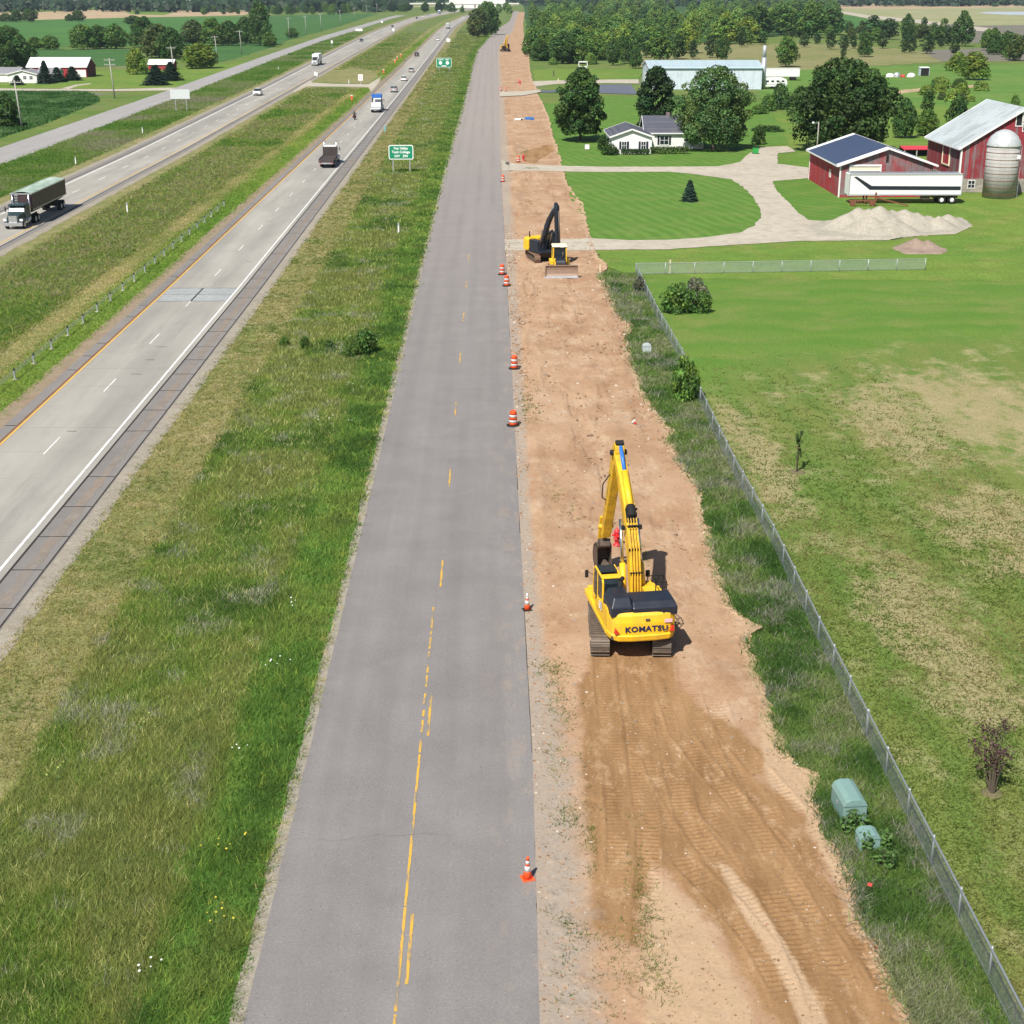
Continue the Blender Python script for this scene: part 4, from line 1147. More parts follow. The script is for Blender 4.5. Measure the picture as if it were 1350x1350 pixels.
def spruce_points(n, Wd, Hh, seed):
    rs = np.random.default_rng(seed)
    t = rs.random(n) ** 1.35           # 0 low .. 1 top
    lev = np.floor(t * 15) / 15 + rs.normal(0, .012, n)
    a = rs.uniform(0, 2 * np.pi, n)
    br = .82 + .18 * np.sin(a * 7 + lev * 40) + .1 * np.sin(a * 3 + lev * 91)
    R_ = Wd / 2 * (1 - lev) ** .85 * br + .04 * Wd
    q = rs.random(n) ** .5
    r = R_ * q
    z = .04 * Hh + lev * Hh * .95 - r * .28 + rs.normal(0, .012 * Hh, n)
    p = np.stack([np.cos(a) * r, np.sin(a) * r, np.clip(z, .02 * Hh, None)], -1)
    nn = np.stack([np.cos(a) * .6, np.sin(a) * .6, np.full(n, .8)], -1) + rs.normal(0, .35, (n, 3))
    tt_ = rs.uniform(.65, 1.35, (n, 1)) * (np.ones((1, 3)))
    return p, nn, tt_

_tm = {}
def tree_meshes(key, kind, n, Wd, Hh, c0, leaf, lobes, rl, seed, trunk_r=.25):
    if key in _tm: return _tm[key]
    if kind == 'spruce': p, nn, t = spruce_points(n, Wd, Hh, seed)
    else: p, nn, t = crown_points(n, Wd, Hh, c0, PROF[kind], lobes, rl, seed)
    _tm[key] = (leaf_mesh('crown', p, nn, leaf, t), trunk_mesh(Hh * .8 if kind == 'spruce' else max(c0 * 1.25, .2 * Hh), trunk_r, seed, Hh - c0, 0 if kind == 'spruce' else 6, Wd), Wd, Hh)
    return _tm[key]

def place_tree(name, label, meshes, loc, h, wd, tint, rz=0, group=None, cat='tree'):
    cm, tm, W0, H0 = meshes
    t = thing(name, label, cat, loc, rz, group)
    q_ = 1 + .14 * math.sin(loc[0] * 12.9 + loc[1] * 7.3)
    t.scale = (wd / W0 * q_, wd / W0 / q_, h / H0)
    c = link('crown', cm, t); c.color = (*tint, 1)
    link('trunk', tm, t)
    return t

def tree_px(name, label, meshes, px, pyb, pyt, wpx, tint, rz=0, group=None, cat='tree', back=0):
    b = P(px, pyb); b.y += back; b.z = -.05
    h = height_to(b, pyt); wd = wpx * mpp((b.x, b.y, h / 2)) * (1.45 if 'spruce' in name else 1)
    return place_tree(name, label, meshes, b, h, wd, tint, rz, group, cat)

DARK = (.058, .118, .027); MID = (.105, .19, .04); LIGHT = (.18, .26, .045); WILLOW = (.10, .17, .05); SPR = (.024, .052, .03); BLUESPR = (.04, .078, .055); YELG = (.15, .22, .032); OLIVE = (.085, .12, .035)
# variants
HERO_OV = tree_meshes('hero_ovate', 'ovate', 15000, 11.5, 14.5, 1.8, .36, 90, .105, 1, .35)
HERO_RD = tree_meshes('hero_round', 'spread', 20000, 20, 17, 1.6, .44, 150, .085, 2, .5)
HERO_WL = tree_meshes('hero_willow', 'spread', 20000, 15, 15, 1.4, .33, 130, .09, 3, .4)
HERO_DK = tree_meshes('hero_dark', 'dome', 9000, 9, 13, .8, .42, 60, .13, 4, .3)
DEC = [tree_meshes('dec%d' % i, k, 3200, 9, 11, 1.2, .5, 42, .15, 20 + i, .2) for i, k in enumerate(('round', 'spread', 'ovate', 'dome', 'round'))]
DECM = [tree_meshes('decm%d' % i, k, 4500, 11, 12, 1.0, .5, 50, .14, 40 + i, .25) for i, k in enumerate(('spread', 'round', 'dome'))]
COLM = [tree_meshes('col%d' % i, 'column', 1100, 4, 9, .8, .42, 26, .2, 60 + i, .12) for i in range(2)]
SPRM = [tree_meshes('spr%d' % i, 'spruce', 3200, 5, 9, .3, .42, 0, 0, 70 + i, .16) for i in range(2)]
BUSH = [tree_meshes('bush%d' % i, 'dome', 1500, 4, 2.6, .05, .26, 26, .19, 80 + i, .06) for i in range(2)]
FINE = [tree_meshes('finebush%d' % i, 'spread', 1700, 3, 2.2, .12, .17, 30, .13, 90 + i, .04) for i in range(2)]

# named trees on the right
tree_px('maple_tree', 'broad cone-shaped dark green maple standing left of the white house', HERO_OV, 765, 186, 88, 80, DARK)
tree_px('maple_tree', 'dark dense rounded tree behind the ridge of the white house roof', HERO_DK, 868, 176, 88, 62, (.034, .072, .022), 1, back=6)
tree_px('willow_tree', 'big olive green willow-like tree over the right end of the white house', HERO_WL, 940, 198, 88, 104, WILLOW, .4)
tree_px('maple_tree', 'huge round dark maple behind the barn with the navy roof', HERO_RD, 1108, 200, 78, 148, (.048, .095, .024), 2)
tree_px('orchard_tree', 'small round tree casting a shadow between the big maple and the old barn', DECM[1], 1191, 182, 130, 32, DARK, 1)
tree_px('orchard_tree', 'low light green tree just left of the old barn roof', DECM[0], 1221, 179, 144, 34, MID, 3)
tree_px('slender_tree', 'thin upright sapling rising behind the low light green tree by the barn', COLM[0], 1222, 152, 118, 22, DARK, 1)
tree_px('shrub', 'dark bushy shrub directly behind the old barn roof', BUSH[0], 1262, 160, 126, 32, DARK, 1, cat='bush')
tree_px('shrub', 'tiny dark shrub peeking over the far end of the barn roof', BUSH[1], 1336, 160, 126, 16, MID, 1, cat='bush')
tree_px('shrub', 'left bush of the yellow-green pair in the far pasture', BUSH[0], 1262, 93, 69, 32, YELG, 1, cat='bush')
tree_px('shrub', 'larger right bush of the yellow-green pair in the far pasture', DEC[3], 1283, 105, 68, 42, YELG, 1, cat='bush')
tree_px('shrub', 'small round dark shrub alone in the pasture below the yellow-green pair', BUSH[1], 1264, 116, 104, 11, DARK, 2, cat='bush')
tree_px('deciduous_tree', 'mid green round tree behind the parked white trailers', DEC[1], 1036, 88, 48, 34, MID, 2)
for i, (a, b, c, d, l) in enumerate(((1012, 146, 124, 22, 'dark bush left in the clump between willow and big maple'), (1028, 144, 110, 24, 'tallest dark bush in the clump between willow and big maple'), (1042, 140, 122, 18, 'small bush right in the clump between willow and big maple'), (1000, 190, 165, 22, 'rounded bush at the right foot of the willow-like tree'), (1000, 150, 138, 24, 'low bush close behind the willow-like tree'), (1012, 172, 166, 50, 'low dark hedge row on the lawn left of the big maple'))):
    tree_px('shrub', l, BUSH[i % 2], a, b, c, d, DARK if i % 2 else MID, i, cat='bush')
sp = tree_px('spruce_tree', 'small lone blue-green spruce on the oval mown lawn', SPRM[0], 909, 265, 236, 20, BLUESPR, 0)
tree_px('yard_bush', 'clipped round bush behind at the left corner of the white house', FINE[0], 795, 198, 177, 22, (.04, .085, .02), 0, cat='bush')
tree_px('yard_bush', 'clipped round bush in front at the left corner of the white house', FINE[1], 804, 204, 189, 28, (.045, .095, .02), 2, cat='bush')
def hedge(x0, x1, yb, hh, label, tint, seed):
    a, b_ = P(x0, yb), P(x1, yb); L = b_.x - a.x
    rs = np.random.default_rng(seed); n = 1500
    p = np.stack([rs.uniform(-L / 2, L / 2, n), rs.uniform(-.55, .55, n), hh * np.sqrt(rs.random(n))], -1)
    nn = np.stack([rs.normal(0, .4, n), p[:, 1] * 1.6, p[:, 2]], -1) + rs.normal(0, .3, (n, 3))
    o = link('hedge', leaf_mesh('hedge', p, nn, .2, rs.uniform(.7, 1.3, (n, 1)) * np.ones((1, 3))))
    o.location = ((a.x + b_.x) / 2, a.y, -.02); o.color = (*tint, 1)
    tag(o, label, 'hedge')
hedge(819, 856, 204, 1.0, 'low dark hedge under the windows of the gabled house wing', (.035, .08, .018), 5)
hedge(857, 908, 203, 1.3, 'low light green hedge in front of the main house block', (.075, .12, .03), 6)
# shrubs near the fence and ditch
tree_px('shrub', 'spreading dark green bush just inside the fence corner', FINE[0], 893, 412, 373, 50, (.10, .19, .04), 0, cat='bush')
tree_px('shrub', 'grey leafed airy bush behind the spreading green bush at the fence corner', FINE[1], 917, 402, 366, 42, (.14, .165, .11), 2, cat='bush')
tree_px('shrub', 'low bright green bush right of the grey bush near the fence corner', FINE[0], 926, 412, 384, 28, (.09, .17, .035), 1, cat='bush')
tree_px('shrub', 'leafy green sapling bush leaning over the long fence', FINE[1], 902, 528, 468, 46, (.12, .22, .04), 3, cat='bush')
tree_px('shrub', 'wispy grey weed clump against the fence corner on the roadside', FINE[1], 843, 385, 364, 20, (.12, .135, .10), 1, cat='bush')
tree_px('shrub', 'dark leafy shrub in the ditch, tallest of the row left of the frontage road', FINE[0], 482, 466, 432, 40, (.08, .16, .034), 1, group='shrubs along the ditch', cat='bush')
tree_px('shrub', 'low spreading shrub just left of the tallest ditch shrub', FINE[1], 464, 470, 452, 26, (.08, .155, .03), 2, group='shrubs along the ditch', cat='bush')
tree_px('shrub', 'leftmost low shrub of the ditch row, nearest the mown verge', FINE[1], 375, 456, 442, 17, (.08, .165, .03), 2, group='shrubs along the ditch', cat='bush')
tree_px('shrub', 'second low shrub from the mown verge in the ditch row', FINE[0], 402, 459, 442, 18, (.075, .155, .028), 3, group='shrubs along the ditch', cat='bush')
tree_px('shrub', 'low shrub with pale flowers in the middle of the ditch row', FINE[1], 434, 460, 446, 16, (.085, .155, .04), 4, group='shrubs along the ditch', cat='bush')

def sapling(label, px, pyb, pyt, wpx, tint, n, leaf, mulch, seed, stems=4):
    b0 = P(px, pyb); h = height_to(b0, pyt); wd = wpx * mpp(b0)
    t = thing('sapling', label, 'young tree', (b0.x, b0.y, -.02))
    rs = random.Random(seed); b = MB(); tips = []
    for i in range(stems):
        a = rs.uniform(0, 6.28); r = wd * rs.uniform(.05, .45); hh = h * rs.uniform(.35, 1) if stems > 5 else h * rs.uniform(.65, 1)
        p0 = (math.cos(a) * .08, math.sin(a) * .08, 0); p1 = (math.cos(a) * r * .4, math.sin(a) * r * .4, hh * .5); p2 = (math.cos(a) * r, math.sin(a) * r, hh)
        b.cyl(p0, p1, .035, .022, 5, False); b.cyl(p1, p2, .022, .008, 5, False)
        for k in range(4):
            f = rs.uniform(.35, 1); q = Vector(p1).lerp(Vector(p2), f) if f > .5 else Vector(p0).lerp(Vector(p1), f * 2)
            e = q + Vector((rs.uniform(-1, 1) * wd * .25, rs.uniform(-1, 1) * wd * .25, h * .12))
            b.cyl(q, e, .012, .004, 4, False); tips += [q.lerp(e, .5), e]
    b.build('stem', M_BARK, t)
    n_ = len(tips) * n; tp = np.array([tuple(q) for q in tips for _ in range(n)])
    p = tp + NR.normal(0, wd * .05, (n_, 3)); p[:, 2] = np.clip(p[:, 2], .05, None)
    c = link('foliage_or_stems', leaf_mesh('foliage_or_stems', p, NR.normal(size=(n_, 3)) + np.array([0, 0, .5]), leaf, NR.uniform(.6, 1.4, (n_, 1)) * np.ones((1, 3))), t)
    c.color = (*tint, 1)
    m = MB(); m.lathe([(mulch, -.01), (mulch * .8, .03), (mulch * .3, .05)], n=14)
    m.build('mulch_ring', paint('brown_mulch', lin(.15, .125, .075), .95, 0, .9, lin(.13, .16, .05), 9, .1), t)
sapling('spindly green sapling in a mulch ring alone on the dry lot', 1050, 622, 568, 20, (.06, .11, .03), 5, .13, .55, 3, 3)
sapling('reddish-brown leafed young shrub tree at the right edge of the lot', 1308, 1045, 955, 66, (.12, .065, .07), 7, .085, .42, 6, 11)

# milkweed by the utility boxes and flower clumps in the verge
def milkweed(px, py, label):
    b0 = P(px, py); t = thing('milkweed_plant', label, 'plant', (b0.x, b0.y, 0), 0, 'milkweeds by the utility boxes')
    b = MB(); pts = []; nn = []
    for s_ in range(3):
        ox, oy = NR.normal(0, .1, 2)
        b.cyl((ox, oy, 0), (ox * 1.3, oy * 1.3, .75), .012, .008, 5, False)
        for k in range(9):
            z = .2 + k * .065; a = k * 1.57 + s_
            for q in (0, math.pi): pts.append((ox + math.cos(a + q) * .12, oy + math.sin(a + q) * .12, z)); nn.append((math.cos(a + q) * .3, math.sin(a + q) * .3, 1))
    b.build('stem', M_BARK, t)
    c = link('foliage_or_stems', leaf_mesh('foliage_or_stems', np.array(pts) + NR.normal(0, .03, (len(pts), 3)), np.array(nn) + NR.normal(0, .35, (len(pts), 3)), .11, NR.uniform(.6, 1.4, (len(pts), 1)) * np.ones((1, 3)), 2.3), t)
    c.color = (.10, .19, .05, 1)
for a, b_, l in ((1143, 1124, 'milkweed in front of the small green utility box'), (1158, 1122, 'milkweed at the right front corner of the small utility box'), (1166, 1142, 'milkweed standing apart, nearest the fence'), (1129, 1094, 'milkweed between the two utility boxes, on the fence side'), (1115, 1098, 'milkweed between the two utility boxes, on the dirt side')):
    milkweed(a, b_, l)
def flower_clump(px, py, n, sp_, c, label, r=.07, h=.55):
    b0 = P(px, py); rs = random.Random(px)
    t = thing('wildflower_clump', label, 'wildflowers', (b0.x, b0.y, 0), 0, 'flower clumps in the verge')
    s = MB().mat(M_STEM); b = MB().mat(c); b.lathe([(r * .3, -.02), (r, 0), (r * .7, .025)], n=7); me = b.mesh('blossom', c)
    s.lathe([(sp_ * .5, 0), (sp_ * .3, .06), (.02, .1)], n=8)
    for i in range(n):
        x, y = rs.gauss(0, sp_), rs.gauss(0, sp_); hh = h * rs.uniform(.75, 1.2)
        s.cyl((x * .3, y * .3, .02), (x, y, hh), .009, .006, 4, False)
        o = link('blossom', me, t); o.location = (x, y, hh); q = rs.uniform(.6, 1.25); o.scale = (q, q, q)
    s.build('foliage_or_stems', None, t)  # bare stems on a small root mound, no leaves in this mesh
M_STEM = paint('green_stem', lin(.06, .12, .03), .8)
M_FLW = paint('white_blossom', lin(.72, .72, .66), .8, 0, .1, lin(.4, .45, .3)); M_FLY = paint('yellow_blossom', lin(.55, .46, .04), .8, 0, .1); M_FLP = paint('lime_blossom', lin(.36, .46, .12), .8, 0, .1)
for a, b_, n, sp_, c, l in ((365, 880, 9, .35, M_FLW, 'white flower clump beside the frontage road level with the excavator'), (320, 1000, 7, .3, M_FLW, 'white flower clump in the ditch grass left of the long centre line'), (202, 1280, 8, .22, M_FLW, 'white flower clump nearest the camera in the ditch grass'), (387, 806, 6, .3, M_FLW, 'white flower clump level with the cone behind the excavator'), (480, 452, 14, .8, M_FLW, 'white flowers scattered around the tallest ditch shrub'), (436, 560, 12, .7, M_FLW, 'white flower patch in the ditch grass by the bank'), (468, 510, 9, .6, M_FLW, 'white flowers along the foot of the lush bank'),
                     (300, 1120, 10, .35, M_FLY, 'yellow flower clump by the bank, farther of the two'), (290, 1215, 12, .4, M_FLY, 'yellow flower clump by the bank, nearer of the two'), (185, 960, 9, .5, M_FLP, 'lime-yellow flowers in the open ditch grass'), (78, 1025, 8, .3, M_FLP, 'lime-yellow flowers close to the mown verge')):
    flower_clump(a, b_, max(4, int(n * .7)), sp_, c, l, .042, .42)

# ---- woods on the right: every tree its own
rs = random.Random(5)
WOOD_L = 'leafy woodland tree in the dense wood right of the dirt roadbed'
spots = []
def woods(n, xr, yr, hr, tints, ms, name, label, group, ratio=(.75, 1.05), avoid=None, cat='tree', mind=0):
    k = 0; tries = 0
    while k < n and tries < n * 40:
        tries += 1
        py = rs.uniform(*yr); px = rs.uniform(xr[0](py) if callable(xr[0]) else xr[0], xr[1](py) if callable(xr[1]) else xr[1])
        if avoid and avoid(px, py): continue
        b = P(px, py)
        if any((b.x - q[0]) ** 2 + (b.y - q[1]) ** 2 < (mind * b.y) ** 2 for q in spots): continue
        spots.append((b.x, b.y)); b.z = -.05
        h = rs.uniform(*hr); tc = rs.choice(tints); f = rs.uniform(.8, 1.25)
        place_tree(name, label, rs.choice(ms), b, h, h * rs.uniform(*ratio), tuple(q * f for q in tc), rs.uniform(0, 6.28), group, cat)
        k += 1
TN = [(.095, .175, .04), (.145, .24, .05), (.125, .215, .045), (.155, .25, .055), (.105, .20, .055), (.20, .29, .055)]
woods(78, (lambda y: 704, lambda y: 790 if y > 66 else 860), (42, 80), (7.5, 13), TN, DEC + COLM, 'woodland_tree', WOOD_L, 'trees of the wood by the roadbed', mind=.0052)
woods(96, (lambda y: 703, lambda y: 1090), (24, 50), (9.5, 14.5), TN, DEC + DECM, 'woodland_tree', WOOD_L, 'trees of the wood by the roadbed', mind=.0052)
woods(100, (lambda y: 700, lambda y: 1105), (9, 26), (12, 17), TN[:5], DEC, 'woodland_tree', WOOD_L, 'trees of the wood by the roadbed', mind=.0052)
woods(26, (700, 1060), (7, 11), (14, 18), TN[:3], DEC, 'woodland_tree', WOOD_L, 'trees of the wood by the roadbed', mind=.0052)
woods(26, (1000, 1270), (40, 57), (4, 9), [DARK, MID, OLIVE], DEC + COLM, 'meadow_tree', 'small tree in the loose belt between the dry meadow and the far gravel road', 'trees in the belt beyond the dry meadow', mind=.004)
woods(16, (1140, 1300), (108, 140), (1.5, 3.5), [MID, LIGHT, OLIVE], BUSH, 'pasture_shrub', 'low weedy bush scattered in the bright pasture behind the barns', 'low bushes in the pasture', (1.2, 2.0), cat='bush', mind=.006, avoid=lambda px, py: px < 1200 and py > 118)
woods(30, (840, 1010), (42, 60), (5, 9), TN, DEC + COLM, 'woodland_tree', WOOD_L, 'trees of the wood by the roadbed', mind=.004)
woods(9, (700, 800), (76, 86), (2.5, 4.5), TN[1:], BUSH, 'woodland_shrub', 'low shrub at the front edge of the wood', 'shrubs edging the wood', (1.2, 1.8), cat='bush', mind=.0052)
for i, (a, b_, c, d, t_) in enumerate(((742, 84, 42, 40, DARK), (768, 84, 48, 36, MID), (700, 74, 36, 26, MID), (712, 80, 52, 30, DARK), (870, 80, 40, 40, MID), (893, 78, 44, 26, (.05, .1, .025)), (905, 70, 30, 34, LIGHT), (955, 58, 18, 44, LIGHT), (985, 56, 22, 40, LIGHT), (1000, 48, 8, 50, DARK), (1030, 46, 4, 44, MID), (1070, 50, 2, 44, MID), (1060, 46, 12, 60, DARK), (1095, 46, 10, 42, DARK))):
    tree_px('woodland_tree', WOOD_L, DEC[i % 5], a, b_, c, d, t_, i, 'trees of the wood by the roadbed')
for i, (a, b_, c, w_) in enumerate(((808, 86, 50, 15), (824, 84, 46, 17), (838, 90, 58, 15), (852, 76, 46, 14), (914, 78, 52, 11), (936, 76, 46, 14), (952, 80, 44, 15), (978, 62, 36, 11), (1060, 62, 44, 12), (1077, 58, 44, 11), (1095, 65, 40, 14), (1112, 66, 46, 14), (1125, 64, 44, 11), (1140, 75, 42, 16), (1163, 64, 40, 13), (1192, 70, 46, 12), (1202, 70, 48, 12), (1222, 71, 44, 16), (1240, 62, 50, 10), (1112, 75, 62, 8), (1258, 74, 44, 14), (1250, 60, 32, 14), (1268, 61, 14, 22), (1150, 50, 20, 24), (1172, 52, 24, 24), (1195, 54, 18, 16), (1217, 46, 22, 10), (1132, 44, 34, 12))):
    tall = b_ - c > 30
    tree_px('young_poplar' if not tall else 'poplar_tree', 'young upright tree scattered over the dry meadow behind the metal building' if not tall else 'tall dark tree in the row before the far gravel road', COLM[i % 2] if not tall else DEC[i % 5], a, b_, c, w_ * (1.15 if not tall else 1.4), (.05, .095, .034) if not tall else DARK, i, 'young trees on the dry meadow' if not tall else 'dark trees before the far gravel road')
woods(14, (1300, 1380), (58, 82), (7, 10.5), [DARK, OLIVE, MID], DEC, 'meadow_tree', 'dark green tree in the clump at the right edge of the far meadow', 'trees at the right edge of the meadow', mind=.006)
woods(10, (1130, 1260), (44, 54), (4, 7), [DARK, OLIVE], BUSH, 'meadow_shrub', 'dark shrub in the hedge line before the far gravel road', 'shrubs before the far gravel road', (1, 1.6), cat='bush', mind=.006)

# ---- median end clump beside the bend
for a, b_, c, d, t_, l in ((630, 49, 11, 34, OLIVE, 'big olive roadside tree between the highway and the bend of the frontage road'), (648, 46, 6, 26, DARK, 'dark roadside tree behind the big olive one at the bend'), (640, 40, 2, 30, MID, 'roadside tree rising behind the big olive one at the bend')):
    tree_px('roadside_tree', l, DECM[int(a) % 3], a, b_, c, d, t_, a)
woods(9, (640, 672), (14, 22), (10, 14), TN[:3], DEC, 'bend_tree', 'leafy tree massed behind the bend of the frontage road', 'trees behind the bend', mind=.004)

# ---- left farm trees
LT = [(14, 78, 34, 44, DARK, 'big dark tree behind the left white farmhouse'), (28, 90, 50, 44, DARK, 'dark tree standing closest behind the white farmhouse roof'), (5, 92, 40, 30, DARK, 'dark tree cut by the left picture edge behind the farmhouse'),
      (46, 65, 48, 22, MID, 'small round tree left of the red barn, by the field'), (66, 65, 46, 28, MID, 'larger round tree behind the white barn roof'),
      (110, 65, 32, 34, MID, 'leftmost large tree of the row behind the red barn'), (131, 64, 33, 34, DARK, 'second large tree of the row behind the red barn'), (153, 64, 31, 32, MID, 'third large tree of the row behind the red barn'),
      (190, 62, 22, 42, DARK, 'tallest dark tree of the row, behind the hidden shed'), (210, 76, 32, 46, OLIVE, 'tall loose tree right over the hidden shed'), (226, 78, 36, 36, DARK, 'dark tree right behind the hidden shed roof'),
      (180, 98, 63, 26, LIGHT, 'light green tree left of the hidden shed'), (264, 90, 57, 48, YELG, 'bright yellow-green round tree by the utility poles'),
      (256, 60, 26, 36, OLIVE, 'first tree of the dark row above the bright round tree'), (280, 60, 24, 36, MID, 'second tree of the dark row above the bright round tree'), (302, 60, 27, 30, DARK, 'third tree of the dark row above the bright round tree'), (324, 58, 22, 32, DARK, 'fourth tree of the dark row near the tall pole'), (343, 60, 2, 30, DARK, 'tall dark tree at the right end of the row by the road'), (355, 62, 42, 22, MID, 'small tree below the tall dark one by the road'),
      (385, 50, 36, 17, MID, 'round bush under a utility pole by the far frontage road'), (6, 168, 122, 44, DARK, 'dark bush on the left picture edge beside the crop field')]
for i, (a, b_, c, d, t_, l) in enumerate(LT):
    tree_px('farm_tree', l, DECM[i % 3], a, b_, c, d * 1.1, t_, i)
for a, b_, c, d, l in ((60, 110, 78, 20, 'tallest dark spruce right of the white farmhouse'), (76, 108, 87, 18, 'middle spruce of the three before the red barn'), (96, 106, 86, 17, 'spruce beside the white barn door'), (23, 112, 98, 15, 'small spruce in front of the farmhouse gable'), (206, 112, 84, 28, 'left spruce of the pair before the hidden shed'), (226, 106, 80, 26, 'right spruce of the pair before the hidden shed')):
    tree_px('spruce_tree', l, SPRM[a % 2], a, b_, c, d, SPR, a, 'spruces of the left farm')
for a, b_, c, d in ((8, 29, 17, 18), (22, 29, 12, 22), (40, 29, 11, 26), (92, 28, 18, 14), (104, 28, 13, 22), (181, 19, 13, 8), (211, 16.5, 10, 7), (176, 33, 20, 30)):
    tree_px('field_tree', 'dark tree alone at the edge of the tan fields beyond the left farm', DEC[int(a) % 5], a, b_, c, d, DARK, a, 'trees at the edge of the tan fields')
woods(34, (250, 345), (11, 20), (5, 9), [DARK, MID, OLIVE], DEC, 'hedgerow_tree', 'hedgerow tree between the tan field and the green field on the left', 'hedgerow trees by the tan field', mind=.004)
woods(46, (350, 480), (11, 20), (7, 12), [DARK, MID, (.03, .06, .03)], DEC, 'hedgerow_tree', 'hedgerow tree along the far end of the dark green field', 'hedgerow trees by the dark green field', mind=.003)
woods(26, (480, 610), (8, 17), (7, 13), [DARK, MID, (.03, .06, .03)], DEC, 'verge_tree', 'tree on the embankment beyond the distant highway curve', 'trees beyond the highway curve', mind=.003)

# ---- far woods on the horizon: one mass
def far_wood(name, label, x0, x1, y0, y1, n, hh, seed, tint):
    rs_ = np.random.default_rng(seed)
    cx = rs_.uniform(x0, x1, n); cy = rs_.uniform(y0, y1, n); hs = hh * rs_.uniform(.7, 1.25, n); k = 26
    d = rs_.normal(size=(n, k, 3)); d /= np.linalg.norm(d, axis=2, keepdims=True); d[..., 2] = np.abs(d[..., 2])
    p = np.stack([cx, cy, hs * .35], -1)[:, None] + d * (np.stack([hs * .6, hs * .6, hs * .65], -1)[:, None])
    p[..., 2] = np.where(rs_.random((n, k)) < .25, p[..., 2] * .4, p[..., 2])
    t = np.repeat(rs_.uniform(.6, 1.4, n), k)[:, None] * rs_.uniform(.8, 1.2, (n * k, 1)) * np.ones((1, 3))
    o = link(name, leaf_mesh(name, p.reshape(-1, 3), (d + np.array([0, -.3, .3])).reshape(-1, 3), 7, t))
    o.color = (*tint, 1)
    tag(o, label, 'woods', kind='stuff')
far_wood('distant_woods', 'dark blue-green woods closing the horizon', -1500, 1500, 3000, 3900, 1500, 22, 1, (.028, .055, .025))
far_wood('distant_woods', 'woods behind the tan fields on the left horizon', -1050, -120, 1900, 2300, 420, 15, 2, (.03, .06, .026))
far_wood('distant_woods', 'woods beyond the wood and the pale fields on the right horizon', 60, 1400, 2500, 2950, 700, 17, 3, (.028, .058, .024))
# ------------------------------------------------------------------ earth-moving machines
def rotz(a): return Matrix.Rotation(a, 4, 'Z')
def T(x, y, z): return Matrix.Translation((x, y, z))

def track_loop(L, Hh, n):
    """points and tangents round a crawler track, in (y, z), length L, height Hh"""
    r = Hh / 2; s = L - 2 * r; per = 2 * s + 2 * math.pi * r; out = []
    for i in range(n):
        d = per * i / n
        if d < s: y, z, a = -s / 2 + d, 0, 0
        elif d < s + math.pi * r:
            t = (d - s) / r; y, z, a = s / 2 + math.sin(t) * r, r - math.cos(t) * r, t
        elif d < 2 * s + math.pi * r: y, z, a = s / 2 - (d - s - math.pi * r), 2 * r, math.pi
        else:
            t = (d - 2 * s - math.pi * r) / r; y, z, a = -s / 2 - math.sin(t) * r, r + math.cos(t) * r, math.pi + t
        out.append((y, z, a))
    return out

def crawler(parent, x, L, Hh, wd, n, M, mt=None):
    b = MB().xf(M); b.mat(mt or M_TRACK)
    pitch = (2 * (L - Hh) + math.pi * Hh) / n
    for (y, z, a) in track_loop(L, Hh, n):
        # shoe plate and its grouser
        b.box(x, y + .03 * math.sin(-a), z + .03 * math.cos(a), wd, pitch * .94, .05, rx=a)
        b.box(x, y + .035 * math.sin(a), z - .035 * math.cos(a), wd, .035, .05, rx=a)
    b.mat(M_STEEL)
    for s in (-1, 1):      # the chain the plates are bolted to
        lp = track_loop(L - .12, Hh - .12, 40)
        for (p, q) in zip(lp, lp[1:] + lp[:1]):
            b.bar((x + s * wd * .16, p[0], p[1] + .06), (x + s * wd * .16, q[0], q[1] + .06), .07, .1, (1, 0, 0))
    tr = b.build('track', None, parent)
    b = MB().xf(M).mat(M_STEEL)
    b.box(x, 0, Hh * .5, wd * .42, L - Hh, Hh * .36)
    fr = b.build('track_frame', None, tr, .03)
    for k, y in enumerate((-(L - Hh) / 2, (L - Hh) / 2)):
        b = MB().xf(M).mat(M_STEEL); b.cyl((x - wd * .2, y, Hh / 2), (x + wd * .2, y, Hh / 2), Hh * .40, n=18)
        b.cyl((x - wd * .28, y, Hh / 2), (x + wd * .28, y, Hh / 2), Hh * .16, n=12)
        b.build('sprocket' if k == 0 else 'idler_wheel', None, tr)
    for y in np.linspace(-(L - Hh) / 2 + .5, (L - Hh) / 2 - .5, 6):
        b = MB().xf(M).mat(M_STEEL); b.cyl((x - wd * .25, y, .19), (x + wd * .25, y, .19), .12, n=10)
        b.build('roller', None, tr)
    return tr

def arm_poly(ctr, w0, w1, wm):
    """closed outline round a centre line (list of (r,h)) with widths"""
    L = []; Rr = []
    n = len(ctr)
    for i, (r, h) in enumerate(ctr):
        a = ctr[max(0, i - 1)]; c = ctr[min(n - 1, i + 1)]
        d = Vector((c[0] - a[0], c[1] - a[1])).normalized(); nn = Vector((-d.y, d.x))
        t = i / (n - 1); w = (w0 * (1 - t) + w1 * t) + wm * math.sin(math.pi * t)
        L.append((r + nn.x * w / 2, h + nn.y * w / 2)); Rr.append((r - nn.x * w / 2, h - nn.y * w / 2))
    return L + Rr[::-1]

